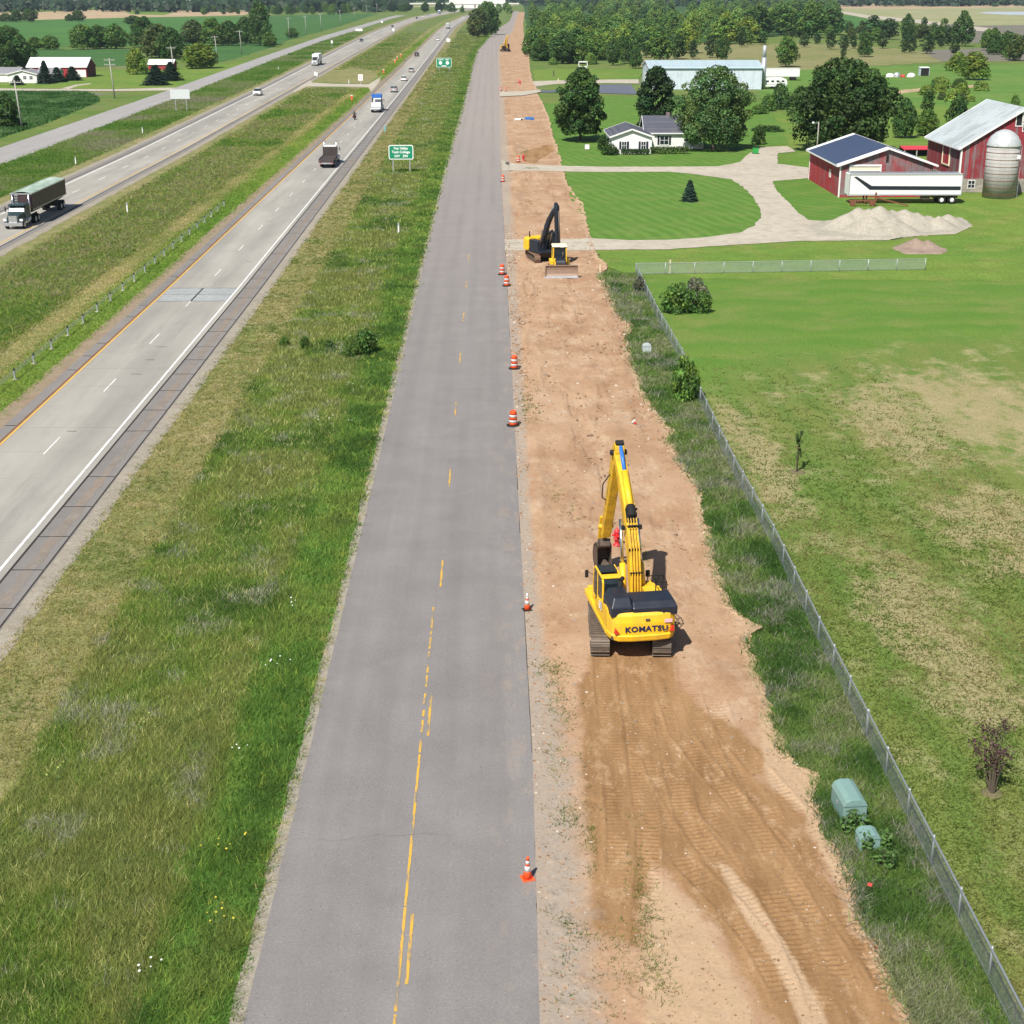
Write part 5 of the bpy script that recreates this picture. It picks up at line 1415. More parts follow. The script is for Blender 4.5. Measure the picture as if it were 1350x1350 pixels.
def bucket_mesh(b, x, w, pr, ph, ang, size, m):
    """digging bucket hung at (pr, ph); profile turned by ang"""
    prof = [(0, 0), (.35, -.05), (.62, -.42), (.62, -.8), (.35, -1.12), (-.1, -1.22), (-.55, -1.02), (-.52, -.95), (-.1, -1.1), (.28, -1.02), (.5, -.76), (.5, -.46), (.28, -.14), (0, -.1)]
    ca, sa = math.cos(ang), math.sin(ang)
    q = [(pr + (u * ca - v * sa) * size, ph + (u * sa + v * ca) * size) for u, v in prof]
    b.mat(m); b.prism(q, x - w / 2, x + w / 2, 'x')
    side = [(pr + (u * ca - v * sa) * size, ph + (u * sa + v * ca) * size) for u, v in [(0, 0), (.35, -.05), (.62, -.42), (.62, -.8), (.35, -1.12), (-.1, -1.22), (-.5, -1.0), (-.15, -.4)]]
    for s in (-1, 1): b.prism(side, x + s * w / 2, x + s * (w / 2 - .05), 'x')
    tip = (pr + (-.55 * ca + 1.02 * sa) * size, ph + (-.55 * sa - 1.02 * ca) * size)
    for k in range(5):
        xx = x - w / 2 + .1 + (w - .2) * k / 4
        e = (tip[0] + (-.25 * ca - .06 * sa) * size, tip[1] + (-.25 * sa + .06 * ca) * size)
        b.bar((xx, tip[0], tip[1]), (xx, e[0], e[1]), .1, .08)

# ---- the big yellow excavator
EX = thing('excavator', 'big yellow excavator with black hood seen from behind on the dirt, boom raised', 'excavator', (6.05, 60.75, -.03))
UA = R(8)
UM = rotz(R(-2))
crawler(EX, -1.34, 5.1, 1.0, .82, 52, UM); crawler(EX, 1.34, 5.1, 1.0, .82, 52, UM)
b = MB().xf(UM).mat(M_STEEL)
b.box(0, 0, .72, 2.0, 1.7, .5, tx=.8, ty=.8)
for s in (-1, 1):
    for q in (-1, 1): b.bar((s * .6, q * .5, .65), (s * 1.2, q * 1.3, .5), .5, .38)
b.cyl((0, 0, .9), (0, 0, 1.14), .75, n=28)
b.build('undercarriage', None, EX, .03)
U = rotz(UA) @ Matrix.Diagonal((.94, 1, 1, 1))
deck = MB().xf(U).mat(M_STEEL)
deck.box(0, -.55, 1.22, 3.0, 4.6, .2)
dk = deck.build('deck', None, EX, .03)
# counterweight with rounded plan and lettering
def cw_ring(z, grow, yb):
    pts = [(-1.62, -1.75), (-1.62, -2.35), (-1.50, -2.78), (-1.22, -3.02), (-.6, -3.10), (.6, -3.10), (1.22, -3.02), (1.50, -2.78), (1.62, -2.35), (1.62, -1.75)]
    return [Vector((x * grow, y + (yb if y < -2.2 else 0), z)) for x, y in pts]
b = MB().xf(U).mat(M_YEL)
b.loft([cw_ring(1.06, .94, .10), cw_ring(1.13, .985, .02), cw_ring(1.36, 1.0, -.03), cw_ring(1.40, .985, .01), cw_ring(1.95, .99, .0), cw_ring(2.28, .985, .05), cw_ring(2.40, .955, .16)])
cwt = b.build('counterweight', None, EX, .02, 2)
tm = text_mesh('KOMATSU', .335, M_NAVYTEXT, .006, .012, sx=1.22, spacing=1.08)
o = link('lettering', tm, cwt)
o.matrix_local = U @ T(.07, -3.118, 1.68) @ Matrix.Rotation(R(90), 4, 'X')
for s in (-1, 1):
    b = MB().xf(U).mat(M_TAIL)
    b.prism([(s * 1.16, 1.50), (s * 1.40, 1.50), (s * 1.36, 1.74)] if s > 0 else [(-1.40, 1.50), (-1.16, 1.50), (-1.36, 1.74)], -3.08, -2.9, 'y')
    b.build('tail_light', None, cwt)
b = MB().xf(U).mat(M_PINK); b.box(1.10, -3.085, 2.0, .36, .02, .15, rz=R(3)); b.build('sticker', None, cwt)
b = MB().xf(U).mat(M_STEEL); b.box(.12, -3.11, 2.10, .2, .04, .1); b.build('lifting_eye', None, cwt)
# body panels
b = MB().xf(U).mat(M_YEL)
b.prism([(-1.8, 1.32), (.35, 1.32), (.35, 1.72), (-.3, 2.05), (-1.8, 2.35)], -1.58, -.62, 'x')
b.prism([(-1.8, 1.32), (1.35, 1.32), (1.35, 1.95), (-.2, 2.1), (-1.8, 2.35)], .82, 1.58, 'x')
body = b.build('body_panel', None, EX, .035, 2)
b = MB().xf(U).mat(M_YEL)
b.box(-1.1, 1.30, 1.36, 1.05, 2.3, .12); b.box(-1.22, 2.38, 1.40, .5, .22, .26)
b.bar((-1.60, -2.2, 1.25), (-1.60, 2.3, 1.25), .07, .2)
b.bar((1.60, -2.2, 1.25), (1.60, 1.4, 1.25), .07, .2)
b.build('side_skirt', None, EX, .025)
# blue and white stripes on the left flank
st = MB().xf(U)
for i in range(4):
    st.mat(M_NAVYTEXT if i % 2 == 0 else M_REFLW); st.box(-1.586, -1.15 + i * .17, 1.98 - i * .03, .012, .11, .42 - i * .03, rx=R(-18))
st.build('stripe_decal', None, body)
st = MB().xf(U).mat(paint('decal_tan', lin(.5, .3, .05), .5)); st.box(-1.588, -.4, 1.62, .01, .5, .1); st.build('model_decal', None, body)
# hood
def hood_ring(x0, x1, y0, y1, z): return [Vector((x0, y0, z)), Vector((x1, y0, z)), Vector((x1, y1, z)), Vector((x0, y1, z))]
b = MB().xf(U).mat(M_NAVYBLK)
b.loft([hood_ring(-.55, 1.56, -2.95, -1.55, 2.2), hood_ring(-.55, 1.56, -2.95, -1.5, 2.58), hood_ring(-.50, 1.44, -2.66, -1.62, 2.82)])
hd = b.build('hood', None, EX, .06, 2)
b = MB().xf(U).mat(M_NAVYBLK)
b.loft([hood_ring(-1.56, -.54, -2.9, -1.2, 2.2), hood_ring(-1.54, -.54, -2.88, -1.22, 2.62), hood_ring(-1.36, -.60, -2.55, -1.38, 3.0)])
b.build('air_cleaner_cover', None, hd, .06, 2)
b = MB().xf(U).mat(M_BLACK)
b.cyl((-.72, -1.15, 2.2), (-.72, -1.15, 3.2), .13, n=14); b.cyl((-.72, -1.15, 3.2), (-.62, -1.25, 3.34), .10, n=12)
b.build('exhaust_pipe', None, hd)
b = MB().xf(U).mat(M_STEEL)
for k in range(7): b.box(1.575, -2.7 + k * .16, 2.32, .02, .09, .22)
b.build('vent_grille', None, hd)
for x_, y_ in ((-.2, -2.9), (.9, -2.9)):
    b = MB().xf(U).mat(M_STEEL); b.box(x_, y_ - .07, 2.33, .07, .05, .05); b.build('hood_latch', None, hd)
# cab
CX0, CX1, CY0, CY1 = -1.50, -.50, -.78, 1.15
cab = MB().xf(U).mat(M_YEL)
cz0, cz1 = 1.40, 3.12
fr = [(CY0, cz0), (CY0, 2.9), (CY0 + .15, cz1), (CY1 - .35, cz1), (CY1 - .1, 2.95), (CY1 + .08, 2.1), (CY1 - .02, cz0)]
def post(p, q, x, w=.10):
    cab.bar((x, p[0], p[1]), (x, q[0], q[1]), .09, w, (0, 1, 0))
for x in (CX0 + .05, CX1 - .05):
    for i in (0, 1, 2, 3, 4, 5): post(fr[i], fr[i + 1], x, .11)
    post((.25, cz0), (.25, cz1), x, .10); post((CY0, 1.95), (.25, 1.95), x, .1)
for (y, z) in ((CY0, cz0), (CY0, 1.5), (CY1, cz0), (CY1 - .15, 3.0)):
    cab.bar((CX0 + .05, y, z), (CX1 - .05, y, z), .10, .10)
cab.box(-1.0, CY0 + .26, cz1 + .02, .98, .40, .08)           # yellow rear strip of the roof
cab.box(-1.0, CY0 + .02, 1.6, .92, .06, .4)                 # panel below the rear window
cab.box(CX0 + .03, -.25, 1.66, .05, .95, .52)
cab.box(CX0 + .03, .70, 1.58, .05, .85, .36); cab.box(CX1 - .03, .2, 1.66, .05, 1.7, .5)
cb = cab.build('cab', None, EX, .02)
b = MB().xf(U).mat(M_DKGLASS)
b.box(-1.0, .42, cz1 + .005, .94, .80, .08); b.build('roof_hatch', None, cb, .02)
b = MB().xf(U).mat(M_DKGLASS)
b.prism([(CY0 - .02, 1.82), (CY0 - .02, 2.90), (CY0 + .1, 3.10), (CY0 + .13, 3.09), (CY0 + .02, 2.88), (CY0 + .02, 1.82)], CX0 + .1, CX1 - .1, 'x'); b.build('rear_window', None, cb)
for x in (CX0 + .02, CX1 - .03):
    b = MB().xf(U).mat(M_DKGLASS)
    b.prism([(CY0 + .06, 1.98), (CY0 + .06, 2.88), (CY0 + .2, cz1 - .06), (.2, cz1 - .06), (.2, 1.98)], x, x + .01, 'x')
    b.build('side_window', None, cb)
    b = MB().xf(U).mat(M_DKGLASS)
    b.prism([(.3, 1.78), (.3, cz1 - .06), (CY1 - .38, cz1 - .06), (CY1 - .15, 2.92), (CY1 + .02, 2.1), (CY1 - .05, 1.78)], x, x + .01, 'x')
    b.build('door_window', None, cb)
b = MB().xf(U).mat(M_DKGLASS)
b.quad((CX0 + .1, CY1, 1.5), (CX1 - .1, CY1, 1.5), (CX1 - .1, CY1 - .12, 2.95), (CX0 + .1, CY1 - .12, 2.95)); b.build('windscreen', None, cb)
b = MB().xf(U).mat(M_BLACK)
b.box(-1.0, .0, 1.95, .5, .5, .16); b.box(-1.0, -.28, 2.3, .46, .14, .7, rx=R(-8)); b.build('seat', None, cb, .05, 2)
b = MB().xf(U).mat(M_BLACK)
b.bar((CX0, 1.1, 2.6), (CX0 - .28, 1.2, 2.75), .03, .03); b.box(CX0 - .30, 1.22, 2.62, .16, .06, .36); b.build('mirror', None, cb, .015)
b = MB().xf(U).mat(M_BLACK)
b.tube([(CX0 - .03, .35, 1.5), (CX0 - .03, .35, 2.5), (CX0 - .03, .32, 2.6)], .02); b.build('grab_rail', None, cb)
# toolbox, steps and railings on the right
b = MB().xf(U).mat(M_YEL)
b.box(1.12, -.35, 2.12, .85, 1.2, .26); b.build('side_cover', None, EX, .03)
b = MB().xf(U).mat(M_YEL); b.box(1.15, 1.55, 1.6, .8, .5, .55); b.build('toolbox', None, EX, .03)
b = MB().xf(U).mat(M_YEL); b.box(.2, -.9, 2.0, .9, .9, .5); b.build('engine_cover', None, EX, .03)
b = MB().xf(U).mat(M_BLACK)
for x in (.98, 1.5):
    b.tube([(x, -1.2, 2.25), (x, -1.15, 3.0), (x, -.6, 3.1), (x, .2, 2.75), (x, .6, 2.2)], .025)
b.tube([(.98, -1.15, 3.0), (1.5, -1.15, 3.0)], .025); b.tube([(.98, -.6, 3.1), (1.5, -.6, 3.1)], .025); b.tube([(1.5, -1.18, 2.65), (1.5, .35, 2.6)], .022)
b.tube([(1.5, -.5, 2.2), (1.5, -.5, 3.08)], .022); b.tube([(.98, -1.15, 3.0), (.98, -1.1, 3.35)], .02)
b.build('handrail', None, EX)
b = MB().xf(U).mat(M_STEEL)
b.tube([(1.62, -2.3, 1.55), (1.86, -2.35, 1.5), (1.86, -1.9, 1.2), (1.62, -1.8, 1.2)], .025); b.build('grab_handle', None, EX)
b = MB().xf(U).mat(M_BLACK)
for x_ in (1.0, 1.4): b.box(x_, 1.85, 2.2, .2, .1, .3); b.bar((x_, 1.85, 1.9), (x_, 1.85, 2.15), .03, .03)
b.build('mirror', None, EX)
# boom, stick, bucket in the plane x = .47
BX = .50
foot = (.75, 1.75); knee = (1.95, 4.45); apex = (4.80, 7.18); send = (7.15, 2.15); bpin = (7.35, 1.45)
ctr = [foot, (1.0, 2.6), (1.38, 3.55), (1.95, 4.4), (2.6, 5.2), (3.6, 6.2), apex]
b = MB().xf(U).mat(M_YELBOOM)
b.prism(arm_poly(ctr, .42, .36, .40), BX - .265, BX + .265, 'x')
boom = b.build('boom', None, EX, .04)
b = MB().xf(U).mat(M_YELDIRTY)
for k in range(4):    # hydraulic pipes clamped along the back of the boom
    x = BX - .2 + k * .135
    pp = [(x, r - .30 - .1 * math.sin(math.pi * i / 6), h + .22 + .14 * math.sin(math.pi * i / 6)) for i, (r, h) in enumerate(ctr)]
    b.tube(pp[:5], .032)
b.build('hydraulic_pipe', None, boom)
b = MB().xf(U).mat(M_BLACK)
for (r, h) in ((.62, 2.75), (1.0, 3.75), (1.42, 4.72), (1.95, 5.35)): b.box(BX, r, h, .60, .06, .10, rx=R(25))
b.build('pipe_clamp', None, boom)
for s in (-1, 1):
    b = MB().xf(U).mat(M_BLACK); b.box(BX + s * .42, 1.75, 4.55, .16, .18, .2); b.build('work_light', None, boom, .02)
# stick cylinder on top of the boom
p0 = Vector((BX, 1.95, 5.2)); p1 = Vector((BX + .04, 4.62, 7.6)); mid = p0.lerp(p1, .60)
b = MB().xf(U).mat(M_YEL); b.cyl(p0, mid, .17, n=16); sc_ = b.build('stick_cylinder', None, boom)
b = MB().xf(U).mat(M_RODBLUE); b.cyl(mid, p1, .10, n=14); b.build('sky_tinted_rod', None, sc_)  # bare rod; the sky mirrored in it is painted on as blue
b = MB().xf(U).mat(M_BLACK); b.cyl(p0 - (p1 - p0).normalized() * .25, p0 + (p1 - p0).normalized() * .35, .24, n=16); b.box(BX, 1.95, 5.0, .5, .45, .5); b.build('cylinder_mount', None, boom, .04)
for s in (-1, 1):
    a0 = Vector((BX + s * .48, 1.05, 1.55)); a1 = Vector((BX + s * .42, 2.35, 4.75)); am = a0.lerp(a1, .42)
    b = MB().xf(U).mat(M_YEL); b.cyl(a0, am, .15, n=14); cy = b.build('boom_cylinder', None, EX)
    b = MB().xf(U).mat(M_CHROME); b.cyl(am, a1, .085, n=12); b.build('chrome_rod', None, cy)
# stick
b = MB().xf(U).mat(M_YELDIRTY)
d = Vector((send[0] - apex[0], send[1] - apex[1])).normalized(); nn = Vector((-d.y, d.x))
back = (apex[0] - d.x * .5 + nn.x * .05, apex[1] - d.y * .5 + nn.y * .05)
o1 = [(back[0] + nn.x * .15, back[1] + nn.y * .15), (apex[0] + nn.x * .42, apex[1] + nn.y * .42), (send[0] + nn.x * .18, send[1] + nn.y * .18), (send[0] - nn.x * .18, send[1] - nn.y * .18), (apex[0] - nn.x * .28 + d.x * .5, apex[1] - nn.y * .28 + d.y * .5), (apex[0] - nn.x * .3 - d.x * .2, apex[1] - nn.y * .3 - d.y * .2), (back[0] - nn.x * .15, back[1] - nn.y * .15)]
b.prism(o1, BX - .24, BX + .24, 'x')
stick = b.build('stick', None, EX, .03)
b = MB().xf(U).mat(M_BLACK); b.box(BX, back[0], back[1], .42, .26, .28, rx=R(40)); b.cyl((BX - .42, apex[0], apex[1]), (BX + .42, apex[0], apex[1]), .14); b.build('pin_boss', None, stick, .03)
b = MB().xf(U).mat(M_YELDIRTY)
q0 = Vector((BX, apex[0] + nn.x * .55 + d.x * .4, apex[1] + nn.y * .55 + d.y * .4)); q1 = Vector((BX, send[0] + nn.x * .5 - d.x * .5, send[1] + nn.y * .5 - d.y * .5))
b.cyl(q0, q0.lerp(q1, .62), .13, n=12); bc = b.build('bucket_cylinder', None, stick)
b = MB().xf(U).mat(M_CHROME); b.cyl(q0.lerp(q1, .62), q1, .07, n=10); b.build('chrome_rod', None, bc)
b = MB().xf(U).mat(M_BLACK)
b.tube([(BX - .27, apex[0] + d.x * 1.4, apex[1] + d.y * 1.4), (BX - .55, apex[0] + d.x * 2.0, apex[1] + d.y * 2.0), (BX - .5, apex[0] + d.x * 2.9, apex[1] + d.y * 2.9), (BX - .27, apex[0] + d.x * 3.1, apex[1] + d.y * 3.1)], .03)
b.build('hydraulic_hose', None, stick)
b = MB().xf(U).mat(M_YELDIRTY); b.cyl((BX - .4, send[0], send[1] + .5), (BX + .4, send[0], send[1] + .5), .12); b.bar((BX, send[0] + .3, send[1] + .9), (BX, bpin[0] + .55, bpin[1] + .25), .5, .14); b.build('bucket_linkage', None, stick, .02)
b = MB().xf(U)
b.mat(M_STEEL); b.box(BX, bpin[0] + .1, bpin[1] + .22, .56, .7, .4, rx=R(-20))
b.build('quick_coupler', None, stick, .04)
b = MB().xf(U); bucket_mesh(b, BX, .82, bpin[0] + .05, bpin[1] + .05, R(20), 1.08, M_STEEL)
b.build('bucket', None, EX)

# ---- second excavator, yellow body and charcoal boom, and the far one
def small_excavator(name, label, loc, track_a, upper_a, boom_mat, body_mat, s=1.0, ctrp=None, endp=None, offx=0.0):
    t = thing(name, label, 'excavator', loc)
    Mt = rotz(track_a) @ Matrix.Scale(s, 4); Mu = rotz(upper_a) @ Matrix.Scale(s, 4)
    rt = paint('rusty_track', lin(.22, .13, .085), .7, .2, .8, lin(.3, .22, .15), 3)
    crawler(t, -1.15, 4.0, .85, .62, 38, Mt, rt); crawler(t, 1.15, 4.0, .85, .62, 38, Mt, rt)
    b = MB().xf(Mt).mat(M_STEEL); b.box(0, 0, .6, 1.8, 1.4, .45); b.cyl((0, 0, .8), (0, 0, 1.0), .6, n=20); b.build('undercarriage', None, t, .03)
    b = MB().xf(Mu).mat(body_mat)
    b.loft([[Vector(p) for p in q] for q in ([(-1.35, -.9, 1.0), (-1.35, -2.0, 1.0), (-.8, -2.35, 1.0), (.8, -2.35, 1.0), (1.35, -2.0, 1.0), (1.35, -.9, 1.0)], [(-1.35, -.9, 2.1), (-1.35, -2.0, 2.1), (-.8, -2.35, 2.1), (.8, -2.35, 2.1), (1.35, -2.0, 2.1), (1.35, -.9, 2.1)], [(-1.2, -.9, 2.35), (-1.2, -1.8, 2.35), (-.7, -2.1, 2.35), (.7, -2.1, 2.35), (1.2, -1.8, 2.35), (1.2, -.9, 2.35)])])
    cw_ = b.build('counterweight', None, t, .04)
    b = MB().xf(Mu).mat(M_BLACK); b.box(.2, -2.36, 1.7, .5, .04, .3); b.build('vent_grille', None, cw_)
    b = MB().xf(Mu).mat(M_BLACK); b.cyl((.9, -1.4, 2.3), (.9, -1.4, 2.95), .07); b.build('exhaust_pipe', None, cw_)
    b = MB().xf(Mu).mat(M_NAVYBLK); b.box(0, .1, 1.1, 2.6, 3.2, .25); b.box(.85, .1, 1.7, .8, 1.9, 1.0); b.build('body_panel', None, t, .03)
    b = MB().xf(Mu).mat(body_mat); b.box(-.2, -.75, 2.2, 1.2, .5, .35); b.build('engine_cover', None, t, .03)
    b = MB().xf(Mu).mat(M_NAVYBLK)
    for x in (-1.3, -.4):
        for y in (-.45, 1.35): b.bar((x, y, 1.2), (x, y - .05, 2.95), .1, .1, (0, 1, 0))
    b.box(-.85, .42, 2.95, 1.0, 1.95, .1); b.box(-.85, .45, 1.35, .96, 1.85, .5)
    cb_ = b.build('cab', None, t, .03)
    b = MB().xf(Mu).mat(M_DKGLASS); b.box(-.85, .43, 2.2, .88, 1.78, 1.4); b.build('cab_window', None, cb_)
    ctr_ = ctrp or [(.5, 1.5), (.8, 2.4), (1.1, 3.3), (1.5, 4.2), (2.0, 5.0), (2.7, 5.8)]
    e = endp or (3.0, 1.5)
    b = MB().xf(Mu).mat(boom_mat); b.prism(arm_poly(ctr_, .34, .26, .26), .12, .5, 'x'); bm_ = b.build('boom', None, t, .03)
    b = MB().xf(Mu).mat(M_REFLW); m_ = ctr_[3]; b.box(.02, m_[0] - .05, m_[1] + .05, .02, .55, .35, rx=R(50)); b.build('boom_decal', None, bm_)
    b = MB().xf(Mu).mat(M_CHROME); b.cyl((.3, ctr_[2][0] - .35, ctr_[2][1] + .35), (.3, ctr_[-1][0] - .25, ctr_[-1][1] + .45), .09); b.build('stick_cylinder', None, bm_)
    for s_ in (-.3, .9):
        b = MB().xf(Mu).mat(M_STEEL); b.cyl((s_, .9, 1.4), (s_, ctr_[2][0] + .25, ctr_[2][1]), .10); b.build('boom_cylinder', None, t)
    ax = ctr_[-1]
    b = MB().xf(Mu).mat(boom_mat)
    b.prism([(ax[0] - .2, ax[1] + .55), (ax[0] + .3, ax[1] + .2), (e[0] + .18, e[1]), (e[0] - .16, e[1]), (ax[0] - .3, ax[1] - .1)], .12, .48, 'x'); stk_ = b.build('stick', None, t, .03)
    b = MB().xf(Mu).mat(M_STEEL); b.cyl((.3, ax[0] + .45, ax[1] - .3), (.3, e[0] + .45, e[1] + .9), .08); b.build('bucket_cylinder', None, stk_)
    b = MB().xf(Mu); bucket_mesh(b, .3, .95, e[0], e[1] + .1, R(15), .95, M_STEEL); b.build('bucket', None, t)
    return t
q = P(719, 343)
small_excavator('excavator', 'second excavator with yellow rear and charcoal boom parked beside the bulldozer', (q.x - .25, q.y + .2, 0), R(194), R(-153), M_NAVYBLK, M_YEL, 1.0,
                [(.5, 1.5), (.8, 2.4), (1.2, 3.4), (1.8, 4.45), (2.5, 5.25), (3.4, 6.0)], (3.7, 1.3))
q = P(666, 68)
small_excavator('excavator', 'tiny distant yellow excavator working far along the dirt roadbed', (q.x, q.y, 0), R(80), R(-160), M_YELDIRTY, M_YELDIRTY, 1.15)

# ---- bulldozer facing the camera
q = P(739, 366)
BD = thing('bulldozer', 'small yellow bulldozer with cream cab roof facing the camera, wide blade lowered', 'bulldozer', (q.x, q.y + 2.2, 0), R(2))
# local +y is the rear, the blade is at -y
I4 = Matrix.Identity(4)
crawler(BD, -.85, 3.0, .85, .5, 32, I4); crawler(BD, .85, 3.0, .85, .5, 32, I4)
b = MB().mat(M_YEL); b.box(0, .3, .9, 1.15, 2.4, .7); b.box(-.75, .9, 1.1, .5, 1.3, .5); b.box(.75, .9, 1.1, .5, 1.3, .5); b.build('body_panel', None, BD, .04)
b = MB().mat(M_NAVYBLK); b.prism([(-1.55, .75), (-1.55, 1.35), (-1.35, 1.62), (-.2, 1.8), (-.2, .75)], -.48, .48, 'x'); hd2 = b.build('hood', None, BD, .04)
b = MB().mat(M_STEEL); [b.box(0, -1.56, .85 + k * .1, .8, .02, .05) for k in range(5)]; b.build('radiator_grille', None, hd2)
b = MB().mat(M_STEEL); b.cyl((.25, -.7, 1.7), (.25, -.7, 2.35), .06); b.build('exhaust_pipe', None, hd2)
b = MB().mat(M_YEL)
for x in (-.68, .68):
    for y in (-.1, 1.35): b.bar((x, y, 1.2), (x * .95, y, 2.75), .12, .12, (0, 1, 0))
b.box(0, .62, 1.4, 1.4, 1.5, .4)
cb2 = b.build('cab', None, BD, .02)
b = MB().mat(M_CREAM); b.box(0, .62, 2.82, 1.6, 1.75, .14, tx=.92, ty=.92); b.build('cab_roof', None, cb2, .03)
b = MB().mat(M_DKGLASS); b.box(0, -.06, 2.15, 1.18, .03, 1.05); b.box(-.67, .62, 2.15, .03, 1.3, 1.05); b.box(.67, .62, 2.15, .03, 1.3, 1.05); b.build('cab_window', None, cb2)
b = MB().mat(M_BLACK); b.box(0, .7, 1.85, .5, .5, .2); b.box(0, .95, 2.2, .5, .12, .6); b.build('seat', None, cb2, .04)
b = MB().mat(M_STEEL)
for s in (-1, 1): b.bar((s * .58, .2, .55), (s * .9, -2.0, .5), .16, .22)
b.build('push_arm', None, BD, .02)
b = MB().mat(M_BLADESTEEL)
prof = [(-2.62, .05), (-2.40, .02), (-2.22, .35), (-2.2, .8), (-2.30, 1.18), (-2.46, 1.32), (-2.5, 1.28), (-2.34, 1.08), (-2.30, .8), (-2.32, .42), (-2.46, .14)]
b.prism(prof, -1.62, 1.62, 'x')
for s in (-1, 1): b.prism([(-2.6, .04), (-2.3, .02), (-2.12, .4), (-2.2, 1.0), (-2.46, 1.34)], s * 1.62, s * 1.68, 'x')
bl = b.build('blade', None, BD)
b = MB().mat(M_ALU); b.prism([(-2.70, .03), (-2.64, .08), (-2.44, .22), (-2.42, .17)], -1.72, 1.72, 'x'); b.build('cutting_edge', None, bl)

# ------------------------------------------------------------------ small roadworks things
def drum(loc, label, tilt=0):
    t = thing('traffic_drum', label, 'traffic drum', loc, 0, 'orange and white drums along the pavement edge')
    b = MB()
    prof = [(.30, .06), (.295, .25), (.285, .25), (.28, .42), (.275, .42), (.27, .60), (.262, .60), (.255, .78), (.247, .78), (.235, .93), (.20, 1.0)]
    for i in range(0, 10):
        b.mat(M_ORANGE if (i // 2) % 2 == 0 else M_REFLW)
        b.lathe([prof[i], prof[i + 1]], n=18, closed_top=False)
    b.mat(M_ORANGE); b.lathe([(.20, .98), (.19, 1.0), (.02, 1.01)], n=14)
    b.build('barrel', None, t)
    b = MB().mat(M_BLACK); b.lathe([(.44, 0), (.44, .06), (.32, .08)], n=20); b.build('tyre_base', None, t)
    b = MB().mat(M_ORANGE); b.bar((-.1, 0, 1.0), (-.1, 0, 1.08), .03, .03); b.bar((.1, 0, 1.0), (.1, 0, 1.08), .03, .03); b.bar((-.12, 0, 1.08), (.12, 0, 1.08), .03, .03); b.build('handle', None, t)
for a, c, l in ((676.5, 561, 'orange and white drum on a black base, nearest to the camera'), (678, 486, 'orange and white drum next beyond the nearest one at the pavement edge'), (668, 377, 'nearer of the two orange drums close to the bulldozer'), (662, 362, 'farther of the two orange drums close to the bulldozer'), (663, 240, 'orange drum on the pavement edge just before the mailbox'), (683.5, 214, 'orange drum beside the red hydrant before the house driveway'),
                (660.5, 120, 'left pale drum of the pair at the far paved crossing'), (667, 120.5, 'right pale drum of the pair at the far paved crossing'), (682.5, 109, 'far orange drum beside the distant red hydrant')):
    q = P(a, c); drum((q.x, q.y, .0), l)
def cone(loc, label, base):
    t = thing('traffic_cone', label, 'traffic cone', loc, .3, 'orange cones along the pavement edge')
    b = MB().mat(M_ORANGE); b.lathe([(.155, .03), (.118, .30)], n=16, closed_top=False)
    b.mat(M_REFLW); b.lathe([(.118, .30), (.088, .50)], n=16, closed_top=False); b.mat(M_ORANGE); b.lathe([(.088, .5), (.078, .57)], n=16, closed_top=False)
    b.mat(M_REFLW); b.lathe([(.078, .57), (.06, .69)], n=16, closed_top=False); b.mat(M_REFLW if base == M_BLACK else M_ORANGE); b.lathe([(.06, .69), (.04, .82), (.02, .84)], n=14)
    b.build('cone_body', None, t)
    b = MB().mat(base); b.box(0, 0, .018, .42, .42, .036); b.build('base', None, t, .01)
q = P(695, 804); cone((q.x, q.y, 0), 'orange cone with a black base beside the big excavator', M_BLACK)
q = P(695.5, 1158); cone((q.x, q.y, 0), 'orange cone with an orange base on the pavement, nearest the camera', M_ORANGE)
def hydrant(loc, label, s=1.0):
    t = thing('fire_hydrant', label, 'hydrant', loc); t.scale = (s, s, s)
    b = MB().mat(M_RED)
    b.lathe([(.19, 0), (.19, .05), (.115, .07), (.11, .32), (.17, .34), (.17, .40), (.115, .42), (.115, .66), (.16, .68), (.16, .72), (.14, .78), (.09, .86), (.04, .9), (.04, .96), (.02, .97)], n=16)
    b.build('barrel', None, t)
    for i, a in enumerate((0, math.pi, math.pi / 2)):
        b = MB().mat(M_RED); d = Vector((math.cos(a), -math.sin(a), 0)); r = .075 if i < 2 else .1
        b.cyl(d * .1 + Vector((0, 0, .56)), d * .22 + Vector((0, 0, .56)), r, n=12); b.cyl(d * .22 + Vector((0, 0, .56)), d * .25 + Vector((0, 0, .56)), r * .6, n=8)
        b.build('outlet_cap', None, t)
q = P(813, 719); hydrant((q.x, q.y, 0), 'red hydrant standing in the dirt beyond the big excavator boom', 1.05)
q = P(690, 212); hydrant((q.x, q.y, 0), 'red hydrant on the dirt next to the house driveway', 1.15)
q = P(685.5, 112); hydrant((q.x, q.y, 0), 'far red hydrant at the second driveway crossing', 1.5)
# mailbox
q = P(671, 226)
t = thing('mailbox', 'dark mailbox on a post at the end of the house driveway', 'mailbox', (q.x, q.y, 0), R(10))
b = MB().mat(M_WOODPOLE); b.box(0, 0, .6, .12, .12, 1.2); b.bar((-.35, 0, 1.1), (.1, 0, 1.1), .1, .08); b.build('post', None, t)
b = MB().mat(M_CARGREY)
b.prism([(-.13, 1.15), (.13, 1.15), (.13, 1.38), (.09, 1.48), (0, 1.52), (-.09, 1.48), (-.13, 1.38)], -.55, .05, 'x'); b.build('box', None, t, .01)
b = MB().mat(M_RED); b.box(-.1, -.145, 1.42, .04, .02, .2); b.build('flag', None, t)
